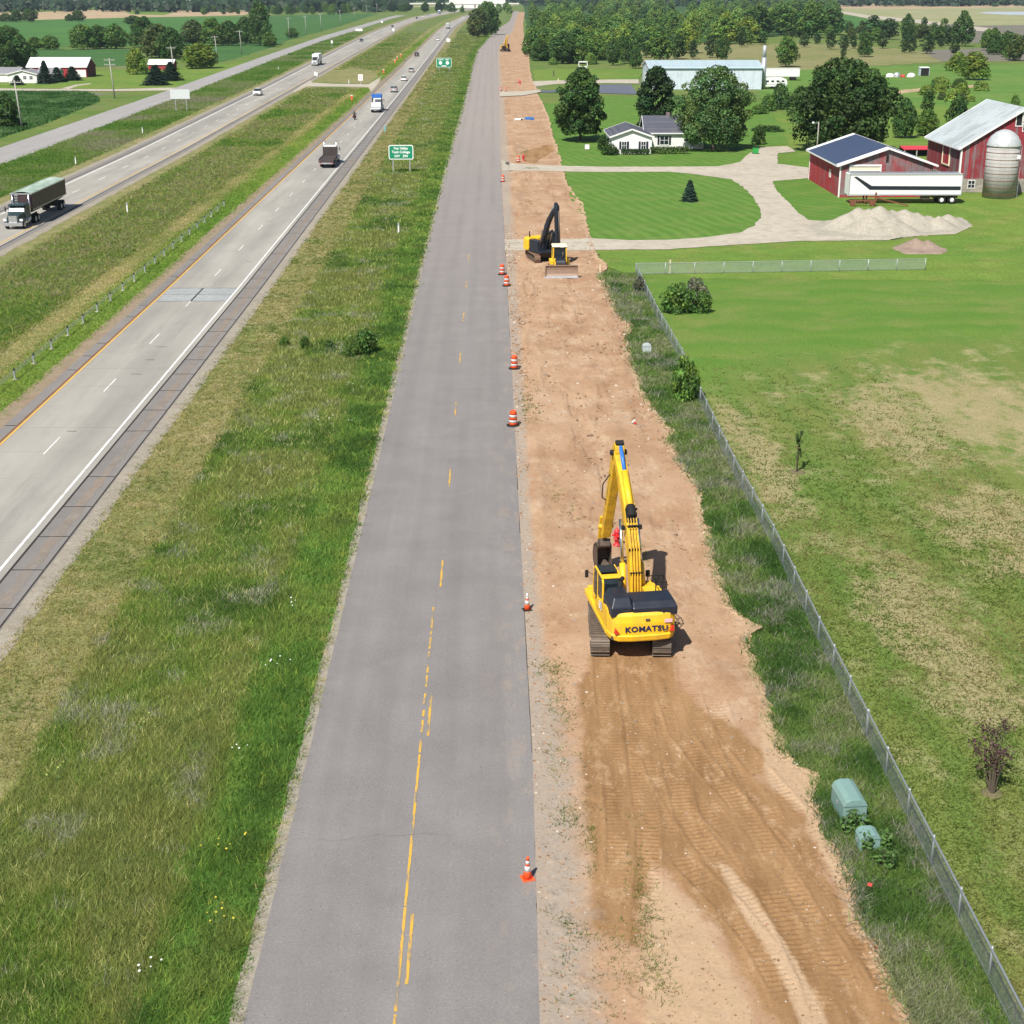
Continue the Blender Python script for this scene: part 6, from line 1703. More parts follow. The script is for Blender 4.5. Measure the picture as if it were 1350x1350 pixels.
# stakes, pipes, debris
def stake(px, py, h, label, w=.09, m=None):
    q = P(px, py); t = MB().mat(m or M_STAKE)
    t.add([(-w / 2, -.02, h), (w / 2, -.02, h), (w / 2, .02, h), (-w / 2, .02, h), (-w / 2, -.02, .15), (w / 2, -.02, .15), (w / 2, .02, .15), (-w / 2, .02, .15), (0, 0, -.05)], [(0, 1, 2, 3), (0, 4, 5, 1), (1, 5, 6, 2), (2, 6, 7, 3), (3, 7, 4, 0), (4, 8, 5), (5, 8, 6), (6, 8, 7), (7, 8, 4)])
    o = t.build('survey_stake', None); o.location = (q.x, q.y, 0); tag(o, label, 'stake')
stake(791, 361, 1.0, 'pale wooden stake at the dirt edge near the bulldozer', .14)
stake(883, 361, 1.45, 'tall pale marker stake standing before the far fence', .16)
stake(736, 107.5, .9, 'small pale stake by the far gravel driveway', .3)
stake(730, 101, 2.0, 'dark short post on the grass beyond the far driveway', .4, M_BARK)
q = P(835, 559)
b = MB().mat(M_REFLW); b.cyl((-.12, 0, .04), (.1, -.1, .28), .05); b.mat(M_CARRED); b.cyl((.1, -.1, .0), (.13, -.12, .12), .07); b.cyl((.0, -.05, .15), (.03, -.07, .19), .055)
o = b.build('marker_bottle', None); o.location = (q.x, q.y, .03); tag(o, 'small red and white canister lying on the dirt', 'canister')
def flag(px, py, label, a):
    q = P(px, py); t = thing('marker_flag', label, 'marker flag', (q.x, q.y, 0), a)
    b = MB().mat(M_STEEL); b.bar((0, 0, -.03), (.25, .1, .42), .008, .008); b.build('wire', None, t)
    b = MB().mat(M_CARRED); b.add([(.20, .08, .36), (.25, .1, .44), (.14, .18, .46), (.09, .16, .38)], [(0, 1, 2, 3)]); b.build('pennant', None, t)
flag(1143, 1185, 'red marker flag in the weeds by the dirt edge', .4); flag(1163, 1264, 'tiny red marker flag on the dirt edge, nearest the camera', 2.5)
q = P(698, 158)
t = thing('pipe_bundle', 'bundle of blue pipes lying on the dirt before the far crossing', 'pipes', (q.x, q.y, 0))
for k in range(4):
    b = MB().mat(M_BLUE); x = -.75 + k * .5; b.cyl((x, -.9, .28), (x, 2.2, .28), .24, n=14); b.build('pipe', None, t)
b = MB().mat(M_BLACK); b.box(0, -.5, .02, 2.2, .15, .1); b.box(0, 1.6, .02, 2.2, .15, .1); b.build('skid', None, t)
q = P(685, 159)
t = thing('pipe_fitting', 'white pipe fitting lying left of the blue pipes on the dirt', 'pipe fitting', (q.x, q.y, 0), .3)
b = MB().mat(M_REFLW); b.cyl((-1.1, 0, .25), (.9, 0, .25), .25, n=14); b.cyl((.2, 0, .25), (.2, -.8, .25), .22, n=14); b.build('pipe', None, t)
b = MB().mat(M_BLACK); b.cyl((.2, -.8, .25), (.2, -.86, .25), .24, n=14); b.build('end_cap', None, t)
# utility boxes
def utility(px, py, label, L, w, h, m, rz):
    q = P(px, py); t = thing('utility_box', label, 'utility box', (q.x, q.y, 0), rz)
    b = MB().mat(m)
    ring = lambda y, s: [Vector((x * s, y, z)) for x, z in [(-w / 2, 0), (-w / 2, h * .72), (-w * .40, h * .9), (-w * .2, h), (w * .2, h), (w * .40, h * .9), (w / 2, h * .72), (w / 2, 0)]]
    b.loft([ring(0, .99), ring(.03, 1), ring(L - .03, 1), ring(L, .99)])
    o = b.build('housing', None, t, .012)
    b = MB().mat(m); b.loft([[p + Vector((0, 0, .012)) for p in ring(-.03, 1.03)[1:7]], [p + Vector((0, 0, .012)) for p in ring(L + .02, 1.03)[1:7]]]); b.build('lid', None, t, .008)
    b = MB().mat(M_GALV); b.box(-w / 2 - .02, L * .5, h * .5, .03, .1, .14); b.build('latch', None, o)
    b = MB().mat(M_STEEL); b.box(0, L / 2, -.02, w * 1.1, L * 1.06, .1); b.build('pad', None, t)
utility(1126, 1086, 'large pale green utility box in the weeds by the fence', 1.45, .85, .95, M_UTIL, R(4))
utility(1146, 1124, 'small pale green utility box half hidden by milkweed', .55, .72, .7, M_UTIL, R(3))
utility(853, 466, 'small grey utility box in the weeds near the fence', .5, .7, .75, M_UTILGREY, R(0))

# loose clods and stones on the graded dirt
n = 9000
cy_ = 33 + 150 * NR.random(n) ** 1.7; cx_ = XR(cy_) + .1 + (XD(cy_) - XR(cy_) - .1) * NR.random(n)
rim = NR.random(n) < .3; cx_ = np.where(rim, XD(cy_) - np.abs(NR.normal(0, .35, n)), cx_)
gr_ = NR.random(n) < .2; cx_ = np.where(gr_, XR(cy_) + np.abs(NR.normal(0, .9, n)), cx_)
k = in_frame(cx_, cy_); cx_, cy_ = cx_[k], cy_[k]; n = len(cx_)
r_ = (.02 + .05 * NR.random(n) ** 3) * np.clip(cy_ / 45, 1, 2.6)
oc = np.array([(1, 0, 0), (0, 1, 0), (-1, 0, 0), (0, -1, 0), (0, 0, .8)], float)
V = np.stack([cx_, cy_, np.full(n, .01)], -1)[:, None] + oc[None] * (r_[:, None, None] * NR.uniform(.6, 1.3, (n, 5, 1)))
F = (np.arange(n)[:, None, None] * 5 + np.array([(0, 1, 4), (1, 2, 4), (2, 3, 4), (3, 0, 4)])[None]).reshape(-1, 3)
cc = np.where(NR.random((n, 1)) < .18, np.array([[.42, .35, .28]]), np.array([[.27, .165, .10]])) * NR.uniform(.6, 1.3, (n, 1))
tq = NT('loose_clods'); M_CLOD = tq.done(tq.attr('tint').outputs['Color'], .95, 0, .1)
tag(link('dirt_clods', np_mesh('dirt_clods', V.reshape(-1, 3), F, M_CLOD, col=np.repeat(cc, 5, 0))), 'loose clods and stones strewn over the graded dirt', 'stones', kind='stuff')

# ------------------------------------------------------------------ fences
def fence(label, pts, h, sp):
    t = thing('chain_link_fence', label, 'fence', (pts[0][0], pts[0][1], 0))
    o = Vector((pts[0][0], pts[0][1], 0)); acc = []
    for a, c in zip(pts[:-1], pts[1:]):
        a = Vector((*a, 0)) - o; c = Vector((*c, 0)) - o; n = max(1, round((c - a).length / sp))
        for i in range(n): acc.append(a.lerp(c, i / n))
    acc.append(Vector((*pts[-1], 0)) - o)
    m = MB().mat(M_CHAIN); r = MB().mat(M_ALU); w_ = MB().mat(M_GALV)
    for a, c in zip(acc[:-1], acc[1:]):
        m.quad(a + Vector((0, 0, .04)), c + Vector((0, 0, .04)), c + Vector((0, 0, h - .02)), a + Vector((0, 0, h - .02)))
    r.tube([p + Vector((0, 0, h)) for p in acc], .033)
    w_.tube([p + Vector((.03, 0, h * .12)) for p in acc], .012, 4)
    m.build('mesh_panel', None, t); r.build('top_rail', None, t); w_.build('tension_wire', None, t)
    for k, p in enumerate(acc):
        b = MB().mat(M_GALV); b.cyl(p + Vector((0.05, 0, -.1)), p + Vector((0.05, 0, h + .04)), .035 if k % 8 else .05, n=8); b.build('post', None, t)
FY = RY(363)
fence('long chain link fence running beside the dirt roadbed with a pale top rail', [(FX, 27), (FX, 60), (FX + .12, 72), (FX - .08, 84), (FX + .05, 100), (FX + .22, 112), (FX, 128), (FX + .1, FY)], 1.15, 3.05)
fence('shorter chain link fence crossing the farm grass behind the bushes', [(FX + .1, FY + .15), (FX + 30.5, FY + 2.6)], 1.15, 3.05)
# ------------------------------------------------------------------ vehicles
def heading(f, y, away=True):
    a = -math.atan2(float(f(y + 8) - f(y - 8)), 16.0)
    return a if away else a + math.pi

def wheels(t, xs, ys, r, w, rim=M_SILVER, steer=0):
    for y in ys:
        for s in (-1, 1):
            b = MB().mat(M_BLACK); b.cyl((s * xs, y, r), (s * (xs - w), y, r), r, n=18)
            o = b.build('wheel', None, t, .02)
            b = MB().mat(rim); b.cyl((s * (xs + .012), y, r), (s * (xs - .05), y, r), r * .6, n=14); b.build('rim', None, o)

def car(label, x, y, rz, paint_m, kind='sedan', cat='car', group='cars on the highway', name='car'):
    t = thing(name, label, cat, (x, y, .012), rz, group)
    L, Wd = (4.7, 1.85) if kind != 'pickup' else (5.6, 2.0)
    up = {'sedan': 0, 'suv': .22, 'pickup': .28}[kind]
    b = MB().mat(paint_m); w2 = Wd / 2
    prof = {'sedan': [(-L / 2, .35), (-L / 2, .85), (-L / 2 + .5, .98), (L / 2 - 1.1, .92), (L / 2 - .1, .72), (L / 2, .45), (L / 2 - .1, .3), (-L / 2 + .1, .28)],
            'suv': [(-L / 2, .4), (-L / 2, 1.1), (-L / 2 + .1, 1.15), (L / 2 - 1.1, 1.12), (L / 2 - .1, .92), (L / 2, .5), (L / 2 - .1, .36), (-L / 2 + .1, .34)],
            'pickup': [(-L / 2, .5), (-L / 2, 1.15), (L / 2 - 1.2, 1.18), (L / 2 - .08, 1.08), (L / 2, .6), (L / 2 - .1, .42), (-L / 2 + .1, .42)]}[kind]
    b.prism(prof, -w2, w2, 'x')
    z0 = {'sedan': .93, 'suv': 1.12, 'pickup': 1.16}[kind]; z1 = {'sedan': 1.45, 'suv': 1.75, 'pickup': 1.88}[kind]
    y0, y1, y2, y3 = {'sedan': (-2.0, -1.3, .35, 1.2), 'suv': (-2.25, -2.0, .4, 1.2), 'pickup': (-.7, -.55, .75, 1.45)}[kind]
    b.box(0, (y1 + y2) / 2, z1, Wd * .76, (y2 - y1) + .1, .06, tx=.94)
    body = b.build('body', None, t, .05, 2)
    b = MB().mat(M_GLASS)
    b.loft([[Vector((-w2 * .93, y0, z0)), Vector((w2 * .93, y0, z0)), Vector((w2 * .93, y3, z0)), Vector((-w2 * .93, y3, z0))],
            [Vector((-w2 * .75, y1, z1)), Vector((w2 * .75, y1, z1)), Vector((w2 * .75, y2, z1)), Vector((-w2 * .75, y2, z1))]])
    b.build('window', None, t, .03)
    if kind == 'pickup':
        b = MB().mat(M_BLACK); b.box(0, -1.75, 1.17, Wd * .78, 1.9, .03); b.build('cargo_bed', None, t)
    wheels(t, w2 - .03, (-L * .3, L * .31), .34 + up * .2, .22)
    for s in (-1, 1):
        b = MB().mat(M_LAMP); b.box(s * w2 * .72, L / 2 - .08, prof[4][1] - .06 if kind == 'sedan' else prof[3][1] - .25, .34, .12, .16); b.build('headlight', None, t)
        b = MB().mat(M_TAIL); b.box(s * w2 * .78, -L / 2 + .0, z0 - .18, .3, .06, .2); b.build('tail_light', None, t)
        b = MB().mat(paint_m); b.box(s * (w2 + .08), y3 - .35, z0 + .06, .16, .1, .12); b.build('mirror', None, t)
    b = MB().mat(M_BLACK); b.box(0, L / 2 - .02, prof[-2][1] + .22, Wd * .5, .06, .16); b.build('grille', None, t)
    b = MB().mat(M_REFLW); b.box(0, -L / 2 - .01, z0 - .3, .4, .03, .14); b.build('licence_plate', None, t)
    return t

def on_road(px, py, f, away, lane):
    y = P(px, py).y
    return float(f(y)) + lane, y, heading(f, y, away)
RL, LLn = -1.72, -5.1
# cars going away on the near carriageway
for a, c, lane, m, k, l in ((517, 122, RL, M_CARSILVER, 'suv', 'silver car right behind the blue and white truck ahead of the motorcycle'), (529.6, 107, RL, M_CARWHITE, 'sedan', 'white car between two silver cars on the near carriageway'), (541, 95.5, RL, M_CARSILVER, 'sedan', 'silver-grey car ahead of the white car on the near carriageway'), (546, 74.5, LLn, M_CARBLACK, 'suv', 'black car alone in the inner lane of the near carriageway'), (576, 53.5, RL, M_CARWHITE, 'sedan', 'small white car following the distant white box truck')):
    x, y, h = on_road(a, c, W, True, lane); car(l, x, y + 2.3, h, m, k)
# oncoming
LC = lambda y: (LL(y) + LR(y)) / 2 + .25
x, y, h = on_road(340, 126.5, LC, False, -2.0); car('white pickup truck coming towards the camera on the far carriageway', x, y + 2.8, h, M_CARWHITE, 'pickup', 'pickup')
for a, c, lane, m, k, l in ((475, 55, -2.2, M_CARDKBLUE, 'sedan', 'dark car behind the white box semi on the far carriageway'), (523, 36, -.5, M_CARBLACK, 'sedan', 'dark car alone farther along the far carriageway'), (549, 25, 0, M_CARBLACK, 'suv', 'distant dark car, nearest of the far bunch on the curve'), (558, 22.7, 0, M_CARWHITE, 'suv', 'distant white car second in the far bunch on the curve'), (565, 21, -2, M_CARSILVER, 'sedan', 'distant silver car third in the far bunch on the curve'), (571, 20, 1, M_CARWHITE, 'sedan', 'distant white car just behind the blue truck on the curve')):
    x, y, h = on_road(a, c, LC, False, lane); car(l, x, y + 2.3, h, m, k)

def truck_cab(t, y0, m, sleeper=0.0, hood=True, stacks=True, glass_m=M_DKGLASS, roof=2.75):
    """conventional tractor; front bumper at y0+2.6 looking to +y, cab centred on y0"""
    b = MB().mat(m)
    if hood: b.loft([[Vector(p) for p in ((-.95, y0 + .8, .85), (.95, y0 + .8, .85), (.95, y0 + .8, 1.85), (-.95, y0 + .8, 1.85))], [Vector(p) for p in ((-.72, y0 + 2.55, .85), (.72, y0 + 2.55, .85), (.68, y0 + 2.5, 1.6), (-.68, y0 + 2.5, 1.6))]])
    b.loft([[Vector(p) for p in ((-1.05, y0 - .9 - sleeper, .9), (1.05, y0 - .9 - sleeper, .9), (1.05, y0 + .85, .9), (-1.05, y0 + .85, .9))], [Vector(p) for p in ((-1.05, y0 - .9 - sleeper, 1.85), (1.05, y0 - .9 - sleeper, 1.85), (1.05, y0 + .85, 1.85), (-1.05, y0 + .85, 1.85))], [Vector(p) for p in ((-.98, y0 - .85 - sleeper, roof), (.98, y0 - .85 - sleeper, roof), (.95, y0 + .45, roof), (-.95, y0 + .45, roof))]])
    for s in (-1, 1): b.box(s * .98, y0 + 1.75, .98, .42, 1.35, .35, tx=.9, ty=.6)
    cb = b.build('cab', None, t, .06, 2)
    b = MB().mat(glass_m); b.add([(-.92, y0 + .875, 1.9), (.92, y0 + .875, 1.9), (.86, y0 + .50, roof - .18), (-.86, y0 + .50, roof - .18)], [(0, 1, 2, 3)]); b.build('windscreen', None, cb)
    b = MB().mat(glass_m)
    for s in (-1, 1): b.box(s * 1.035, y0 + .2, 2.2, .03, .7, .55)
    b.build('side_window', None, cb)
    b = MB().mat(m); b.box(0, y0 + .72, roof - .08, 1.9, .35, .06, rx=R(-15)); b.build('sun_visor', None, cb)
    b = MB().mat(M_CHROME); b.box(0, y0 + 2.56, 1.2, 1.0, .06, .85); b.build('grille', None, cb)
    b = MB().mat(M_CHROME); b.box(0, y0 + 2.68, .62, 2.35, .2, .42); b.build('bumper', None, t, .03)
    for s in (-1, 1):
        b = MB().mat(M_LAMP); b.box(s * .98, y0 + 2.42, 1.1, .36, .14, .26); b.build('headlight', None, cb)
        b = MB().mat(M_BLACK); b.bar((s * 1.05, y0 + .6, 2.3), (s * 1.35, y0 + .7, 2.3), .04, .04); b.box(s * 1.38, y0 + .7, 2.15, .12, .12, .6); b.build('mirror', None, cb)
        if stacks:
            b = MB().mat(M_CHROME); b.cyl((s * 1.02, y0 - 1.05 - sleeper, 1.0), (s * 1.02, y0 - 1.05 - sleeper, 3.75), .09, n=12); b.build('exhaust_stack', None, t)
        b = MB().mat(M_CHROME); b.cyl((s * .95, y0 - .6 - sleeper, .75), (s * .95, y0 + .55, .75), .3, n=14); b.build('fuel_tank', None, t)
    b = MB().mat(M_BLACK)
    for s in (-1, 1): b.box(s * .42, y0 - 1.6 - sleeper / 2, .85, .12, 8.2 + sleeper, .26)
    b.build('chassis', None, t)
    wheels(t, 1.16, (y0 + 1.75,), .5, .3, M_ALU)
    return cb

# dark tractor and tarped dark trailer, oncoming
q = P(18, 303)
y = q.y; hh = heading(LR, y, False)
t = thing('semi_truck', 'dark semi truck with chrome bumper pulling a dark trailer under a green tarp', 'semi truck', (float(LR(y)) - 3.2, y, .012), hh)
truck_cab(t, -2.8, paint('dark_teal_cab', lin(.02, .045, .055), .3), .2)
wheels(t, 1.2, (-5.6, -6.9), .5, .5, M_ALU)
TF, TB = -4.4, -19.6
b = MB().mat(M_DKTRAILER)
b.loft([[Vector((s * .85, yy, 1.35)) for s, yy in ((-1, TB + 1.2), (1, TB + 1.2), (1, TF - 1.0), (-1, TF - 1.0))], [Vector((s * 1.27, yy, 1.75)) for s, yy in ((-1, TB), (1, TB), (1, TF), (-1, TF))], [Vector((s * 1.29, yy, 3.72)) for s, yy in ((-1, TB), (1, TB), (1, TF), (-1, TF))]])
tb = b.build('trailer_body', None, t, .02)
b = MB().mat(M_ALU)
for s in (-1, 1):
    b.bar((s * 1.31, TB, 3.72), (s * 1.31, TF, 3.72), .07, .12); b.bar((s * 1.31, TB, 1.78), (s * 1.31, TF, 1.78), .07, .10)
b.bar((-1.3, TF + .03, 3.72), (1.3, TF + .03, 3.72), .07, .14); b.bar((-1.3, TB, 3.72), (1.3, TB, 3.72), .07, .12)
b.build('top_rail', None, tb)
b = MB().mat(M_ALU); 
for s in (-.15, .15): b.bar((.62 + s, TF + .1, 1.6), (.62 + s, TF + .1, 3.6), .05, .05)
for k in range(7): b.bar((.45, TF + .1, 1.75 + k * .3), (.79, TF + .1, 1.75 + k * .3), .05, .14)
b.build('ladder', None, tb)
b = MB().mat(M_TARP); rr = random.Random(2)
rows = [[Vector((-1.24 + 2.48 * i / 8, TB + (TF - TB) * j / 24, 3.74 + .20 * math.sin(math.pi * i / 8) * (1 + .35 * math.sin(j * 2.1)) + rr.uniform(0, .05))) for i in range(9)] for j in range(25)]
for j in range(24):
    for i in range(8): b.quad(rows[j][i], rows[j][i + 1], rows[j + 1][i + 1], rows[j + 1][i])
b.build('tarp', None, tb)
wheels(t, 1.25, (TB + 1.3, TB + 2.6), .5, .5, M_ALU)
b = MB().mat(M_BLACK); b.box(0, TB + 2, .85, 2.0, 3.6, .35); b.build('axle_frame', None, t)

# white box semi, oncoming
x, y, h = on_road(415.5, 87, LC, False, -2.1)
t = thing('semi_truck', 'white semi truck with a white box trailer coming towards the camera', 'semi truck', (x, y, .012), h)
truck_cab(t, -2.8, M_WHITE, .8, stacks=False, roof=3.3)
b = MB().mat(M_WHITE); b.b2(-1.28, 1.28, -18.2, -5.0, 1.2, 4.05); b.build('trailer_body', None, t, .04)
wheels(t, 1.2, (-6.4, -7.7, -16.3, -17.5), .5, .5, M_ALU)
# distant box truck, going away
x, y, h = on_road(591, 38, W, True, RL)
t = thing('box_truck', 'distant white box truck driving away on the near carriageway', 'truck', (x, y + 9, .012), h)
truck_cab(t, -2.0, M_WHITE, .2, stacks=False)
b = MB().mat(M_WHITE); b.b2(-1.28, 1.28, -12.6, -3.4, 1.1, 4.0); b.build('cargo_box', None, t, .04)
b = MB().mat(M_SILVER); b.box(0, -12.63, 2.5, 2.3, .06, 2.6); b.build('rear_door', None, t)
wheels(t, 1.2, (-9.6, -10.9), .5, .5)
# distant blue truck on the curve
x, y, h = on_road(584, 18.5, LC, False, 0)
t = thing('box_truck', 'distant blue and white truck on the highway curve before the overpass', 'truck', (x, y, .012), h)
truck_cab(t, -2.8, M_CABBLUE, .4, stacks=False, roof=3.1)
b = MB().mat(M_WHITE); b.b2(-1.28, 1.28, -17, -4.6, 1.1, 4.1); b.build('cargo_box', None, t, .04)
wheels(t, 1.2, (-6, -15), .5, .5)

# flatbed wrecker with empty brown deck
x, y, h = on_road(431, 221.5, W, True, RL)
t = thing('flatbed_truck', 'white cab truck with an empty worn brown flatbed driving away', 'truck', (x, y, .012), h)
truck_cab(t, 8.2, M_WHITE, .5, stacks=True)
b = MB().mat(M_FLATDECK); b.box(0, 3.1, 1.22, 2.5, 6.4, .16); b.box(0, -.35, 1.1, 2.5, .7, .14, rx=R(14)); dk2 = b.build('flatbed', None, t, .02)
b = MB().mat(M_FLATDECK); 
for s in (-1, 1): b.bar((s * 1.22, -.1, 1.36), (s * 1.22, 6.2, 1.36), .07, .12)
b.box(0, 6.32, 2.0, 2.4, .12, 1.5); b.build('side_rail', None, dk2)
b = MB().mat(M_WHITE); b.box(0, 6.6, 2.85, 2.1, .5, .3); b.build('light_bar', None, t, .03)
b = MB().mat(M_SILVER); b.box(0, -.62, .8, 2.3, .12, .22); b.build('bumper', None, t)
for s in (-1, 1):
    b = MB().mat(M_TAIL); b.box(s * .95, -.69, .85, .25, .03, .12); b.build('tail_light', None, t)
wheels(t, 1.2, (1.6, 2.9), .48, .5)

# white trucks carrying a blue covered frame
x, y, h = on_road(496, 148.5, W, True, RL)
t = thing('flatbed_truck', 'white truck with silver flatbed and a blue covered crate frame behind its cab', 'truck', (x, y, .012), h)
truck_cab(t, 8.6, M_WHITE, .3, stacks=False)
b = MB().mat(M_SILVER); b.box(0, 2.4, 1.15, 2.5, 5.6, .16); b.box(0, -.5, 1.0, 2.5, .5, .12, rx=R(18)); b.build('flatbed', None, t, .02)
b = MB().mat(M_WHITE); b.b2(-1.1, 1.1, 1.6, 3.8, 1.24, 2.1); b.build('tool_chest', None, t, .05)
b = MB().mat(M_BLACK)
for s in (-1.1, 1.1):
    for yy in (4.4, 6.4): b.bar((s, yy, 1.2), (s, yy, 3.7), .12, .12, (0, 1, 0))
fr_ = b.build('rack_frame', None, t)
b = MB().mat(M_CABBLUE); b.b2(-1.2, 1.2, 4.3, 6.5, 3.0, 3.9); b.build('blue_cover', None, fr_, .05)
b = MB().mat(M_SILVER); b.box(0, -.75, .8, 2.3, .12, .2); b.build('bumper', None, t)
wheels(t, 1.2, (1.4, 2.7), .48, .5)

# motorcycle and rider
x, y, h = on_road(465, 158, W, True, LLn)
t = thing('motorcycle', 'black motorcycle in the inner lane beside the flatbed trucks', 'motorcycle', (x, y + 1.1, .012), h)
for yy in (-.75, .75):
    b = MB().mat(M_BLACK); b.cyl((-.07, yy, .32), (.07, yy, .32), .32, n=18); o = b.build('wheel', None, t)
    b = MB().mat(M_SILVER); b.cyl((-.08, yy, .32), (.08, yy, .32), .17, n=12); b.build('rim', None, o)
b = MB().mat(M_BLACK); b.box(0, 0, .5, .3, .8, .42); b.box(0, .3, .85, .28, .6, .24, ty=.7); b.build('engine', None, t, .04)
b = MB().mat(M_BLACK); b.box(0, -.4, .8, .32, .75, .12); b.build('saddle', None, t, .04)
b = MB().mat(M_CHROME); b.bar((0, .72, .35), (0, .5, 1.0), .14, .06); b.bar((-.4, .42, 1.08), (.4, .42, 1.08), .04, .04); b.build('handlebar', None, t)
for s in (-1, 1):
    b = MB().mat(M_BLACK); b.box(s * .3, -.6, .62, .2, .5, .35); b.build('saddlebag', None, t, .04)
b = MB().mat(M_TAIL); b.box(0, -.98, .72, .2, .06, .1); b.build('tail_light', None, t)
rd = thing('person', 'rider in a dark jacket and helmet sitting on the motorcycle', 'person', (x, y + 1.1, .012), h)
rd.empty_display_size = .2
me = bpy.data.meshes.new('body')
V = [(0, -.3, .95), (0, -.24, 1.2), (0, -.16, 1.42), (0, -.12, 1.56), (0, -.08, 1.72),
     (.2, -.15, 1.42), (.36, .08, 1.22), (.36, .38, 1.12), (-.2, -.15, 1.42), (-.36, .08, 1.22), (-.36, .38, 1.12),
     (.16, -.28, .92), (.27, .1, .80), (.26, -.02, .34), (.26, .14, .28), (-.16, -.28, .92), (-.27, .1, .80), (-.26, -.02, .34), (-.26, .14, .28)]
E = [(0, 1), (1, 2), (2, 3), (3, 4), (2, 5), (5, 6), (6, 7), (2, 8), (8, 9), (9, 10), (0, 11), (11, 12), (12, 13), (13, 14), (0, 15), (15, 16), (16, 17), (17, 18)]
me.from_pydata(V, E, [])
o = link('body', me, rd); me.materials.append(M_JACKET)
md = o.modifiers.new('skin', 'SKIN'); md.use_smooth_shade = True
rad = [.17, .17, .18, .07, .11, .09, .065, .045, .09, .065, .045, .11, .085, .06, .06, .11, .085, .06, .06]
for i, r in enumerate(rad): me.skin_vertices[0].data[i].radius = (r, r)
me.skin_vertices[0].data[0].use_root = True
o.modifiers.new('sub', 'SUBSURF').levels = 1
b = MB().mat(M_CARBLACK); b.lathe([(.05, -.13), (.125, -.08), (.15, .02), (.13, .11), (.07, .16), (.01, .175)], (0, -.07, 1.74), 14); b.build('helmet', None, rd)

# ------------------------------------------------------------------ parked trailers and camper by the metal building
def parked_box(label, px0, px1, pyb, pyt, rz=0, dep=2.5):
    a, c = P(px0, pyb), P(px1, pyb); h = height_to(a, pyt)
    t = thing('parked_trailer', label, 'trailer', ((a.x + c.x) / 2, a.y + dep / 2, 0), rz)
    L = c.x - a.x
    b = MB().mat(M_WHITE); b.b2(-L / 2, L / 2, -dep / 2, dep / 2, 1.1, h); bd = b.build('trailer_body', None, t, .05)
    b = MB().mat(M_SILVER); b.box(0, -dep / 2 - .02, h - .1, L, .04, .12); b.box(0, -dep / 2 - .02, 1.15, L, .04, .14); b.build('rail_trim', None, bd)
    b = MB().mat(M_STEEL); b.box(-L * .3, 0, .6, .3, 1.8, 1.1); b.build('landing_leg', None, t)
    for xx in (L * .3, L * .38):
        for s in (-1, 1):
            b = MB().mat(M_BLACK); b.cyl((xx, s * 1.2, .5), (xx, s * .9, .5), .5, n=14); b.build('wheel', None, t)
    return t
parked_box('long white box trailer parked behind the right end of the metal building', 1006, 1054, 106, 90.5)
a, c = P(1007, 117), P(1038, 117); h = 3.1
t = thing('camper', 'white camper with small dark windows parked before the long white trailer', 'camper', ((a.x + c.x) / 2, a.y + 1.2, 0))
L = c.x - a.x
b = MB().mat(M_WHITE); b.prism([(-L / 2, .6), (L / 2 - .6, .6), (L / 2, 1.4), (L / 2 - .3, 2.6), (L / 2 - 1.6, h), (-L / 2 + .3, h), (-L / 2, 2.8)], -1.2, 1.2, 'y'); b.build('body', None, t, .06)
for k in range(4):
    b = MB().mat(M_DKGLASS); b.box(-L * .36 + k * L * .22, -1.21, 2.1, .8, .03, .5); b.build('window', None, t)
b = MB().mat(M_SILVER); b.box(0, -1.21, 1.2, L * .8, .02, .12); b.build('stripe', None, t)
for xx in (-L * .1, L * .05):
    for s in (-1, 1):
        b = MB().mat(M_BLACK); b.cyl((xx, s * 1.15, .36), (xx, s * .9, .36), .36, n=14); b.build('wheel', None, t)

# the long white trailer by the barn
a, c = P(1117.5, 269), P(1267, 269)
L = c.x - a.x
t = thing('semi_trailer', 'long white box trailer with a dark kinked stripe parked before the red barn', 'semi trailer', (a.x, a.y, 0))
b = MB().mat(M_WHITE); b.b2(0, L, 0, 2.5, 1.15, 4.0); bd = b.build('trailer_body', None, t, .05)
b = MB().mat(M_NAVYBLK)
b.prism([(.55, 3.62), (1.0, 3.66), (3.1, 2.42), (L - .2, 2.34), (L - .2, 1.84), (2.85, 1.90)], -.02, .01, 'y'); b.build('stripe_decal', None, bd)
b = MB().mat(M_SILVER); b.box(L / 2, -.02, 1.22, L, .05, .16); b.box(L / 2, -.02, 3.93, L, .05, .14); b.box(.06, -.02, 2.6, .12, .05, 2.7); b.box(L - .06, -.02, 2.6, .12, .05, 2.7); b.build('rail_trim', None, bd)
b = MB().mat(M_ALU); b.b2(.2, L - .2, .15, 2.35, 3.99, 4.03); b.build('roof_sheet', None, bd)
b = MB().mat(M_STEEL)
for y_ in (.4, 2.1): b.box(2.6, y_, .6, .16, .16, 1.1); b.box(2.6, y_, .05, .4, .3, .1)
b.box(2.6, 1.25, .5, .1, 1.7, .1); b.build('landing_leg', None, t)
for xx in (L - 2.6, L - 1.2):
    for y_ in (.0, 2.5):
        b = MB().mat(M_BLACK); b.cyl((xx, y_ - .1 if y_ > 1 else y_ + .1, .52), (xx, 2.0 if y_ > 1 else .5, .52), .52, n=18); o = b.build('wheel', None, t)
        b = MB().mat(M_WHITE); b.cyl((xx, y_ + .0 if y_ > 1 else y_ + .08, .52), (xx, 2.2 if y_ > 1 else .3, .52), .27, n=12); b.build('rim', None, o)
b = MB().mat(M_STEEL); b.box(L - 2, 1.25, .9, 3.4, 1.1, .4); b.box(L - 4.8, .5, .85, 1.2, .5, .5); b.build('axle_frame', None, t)
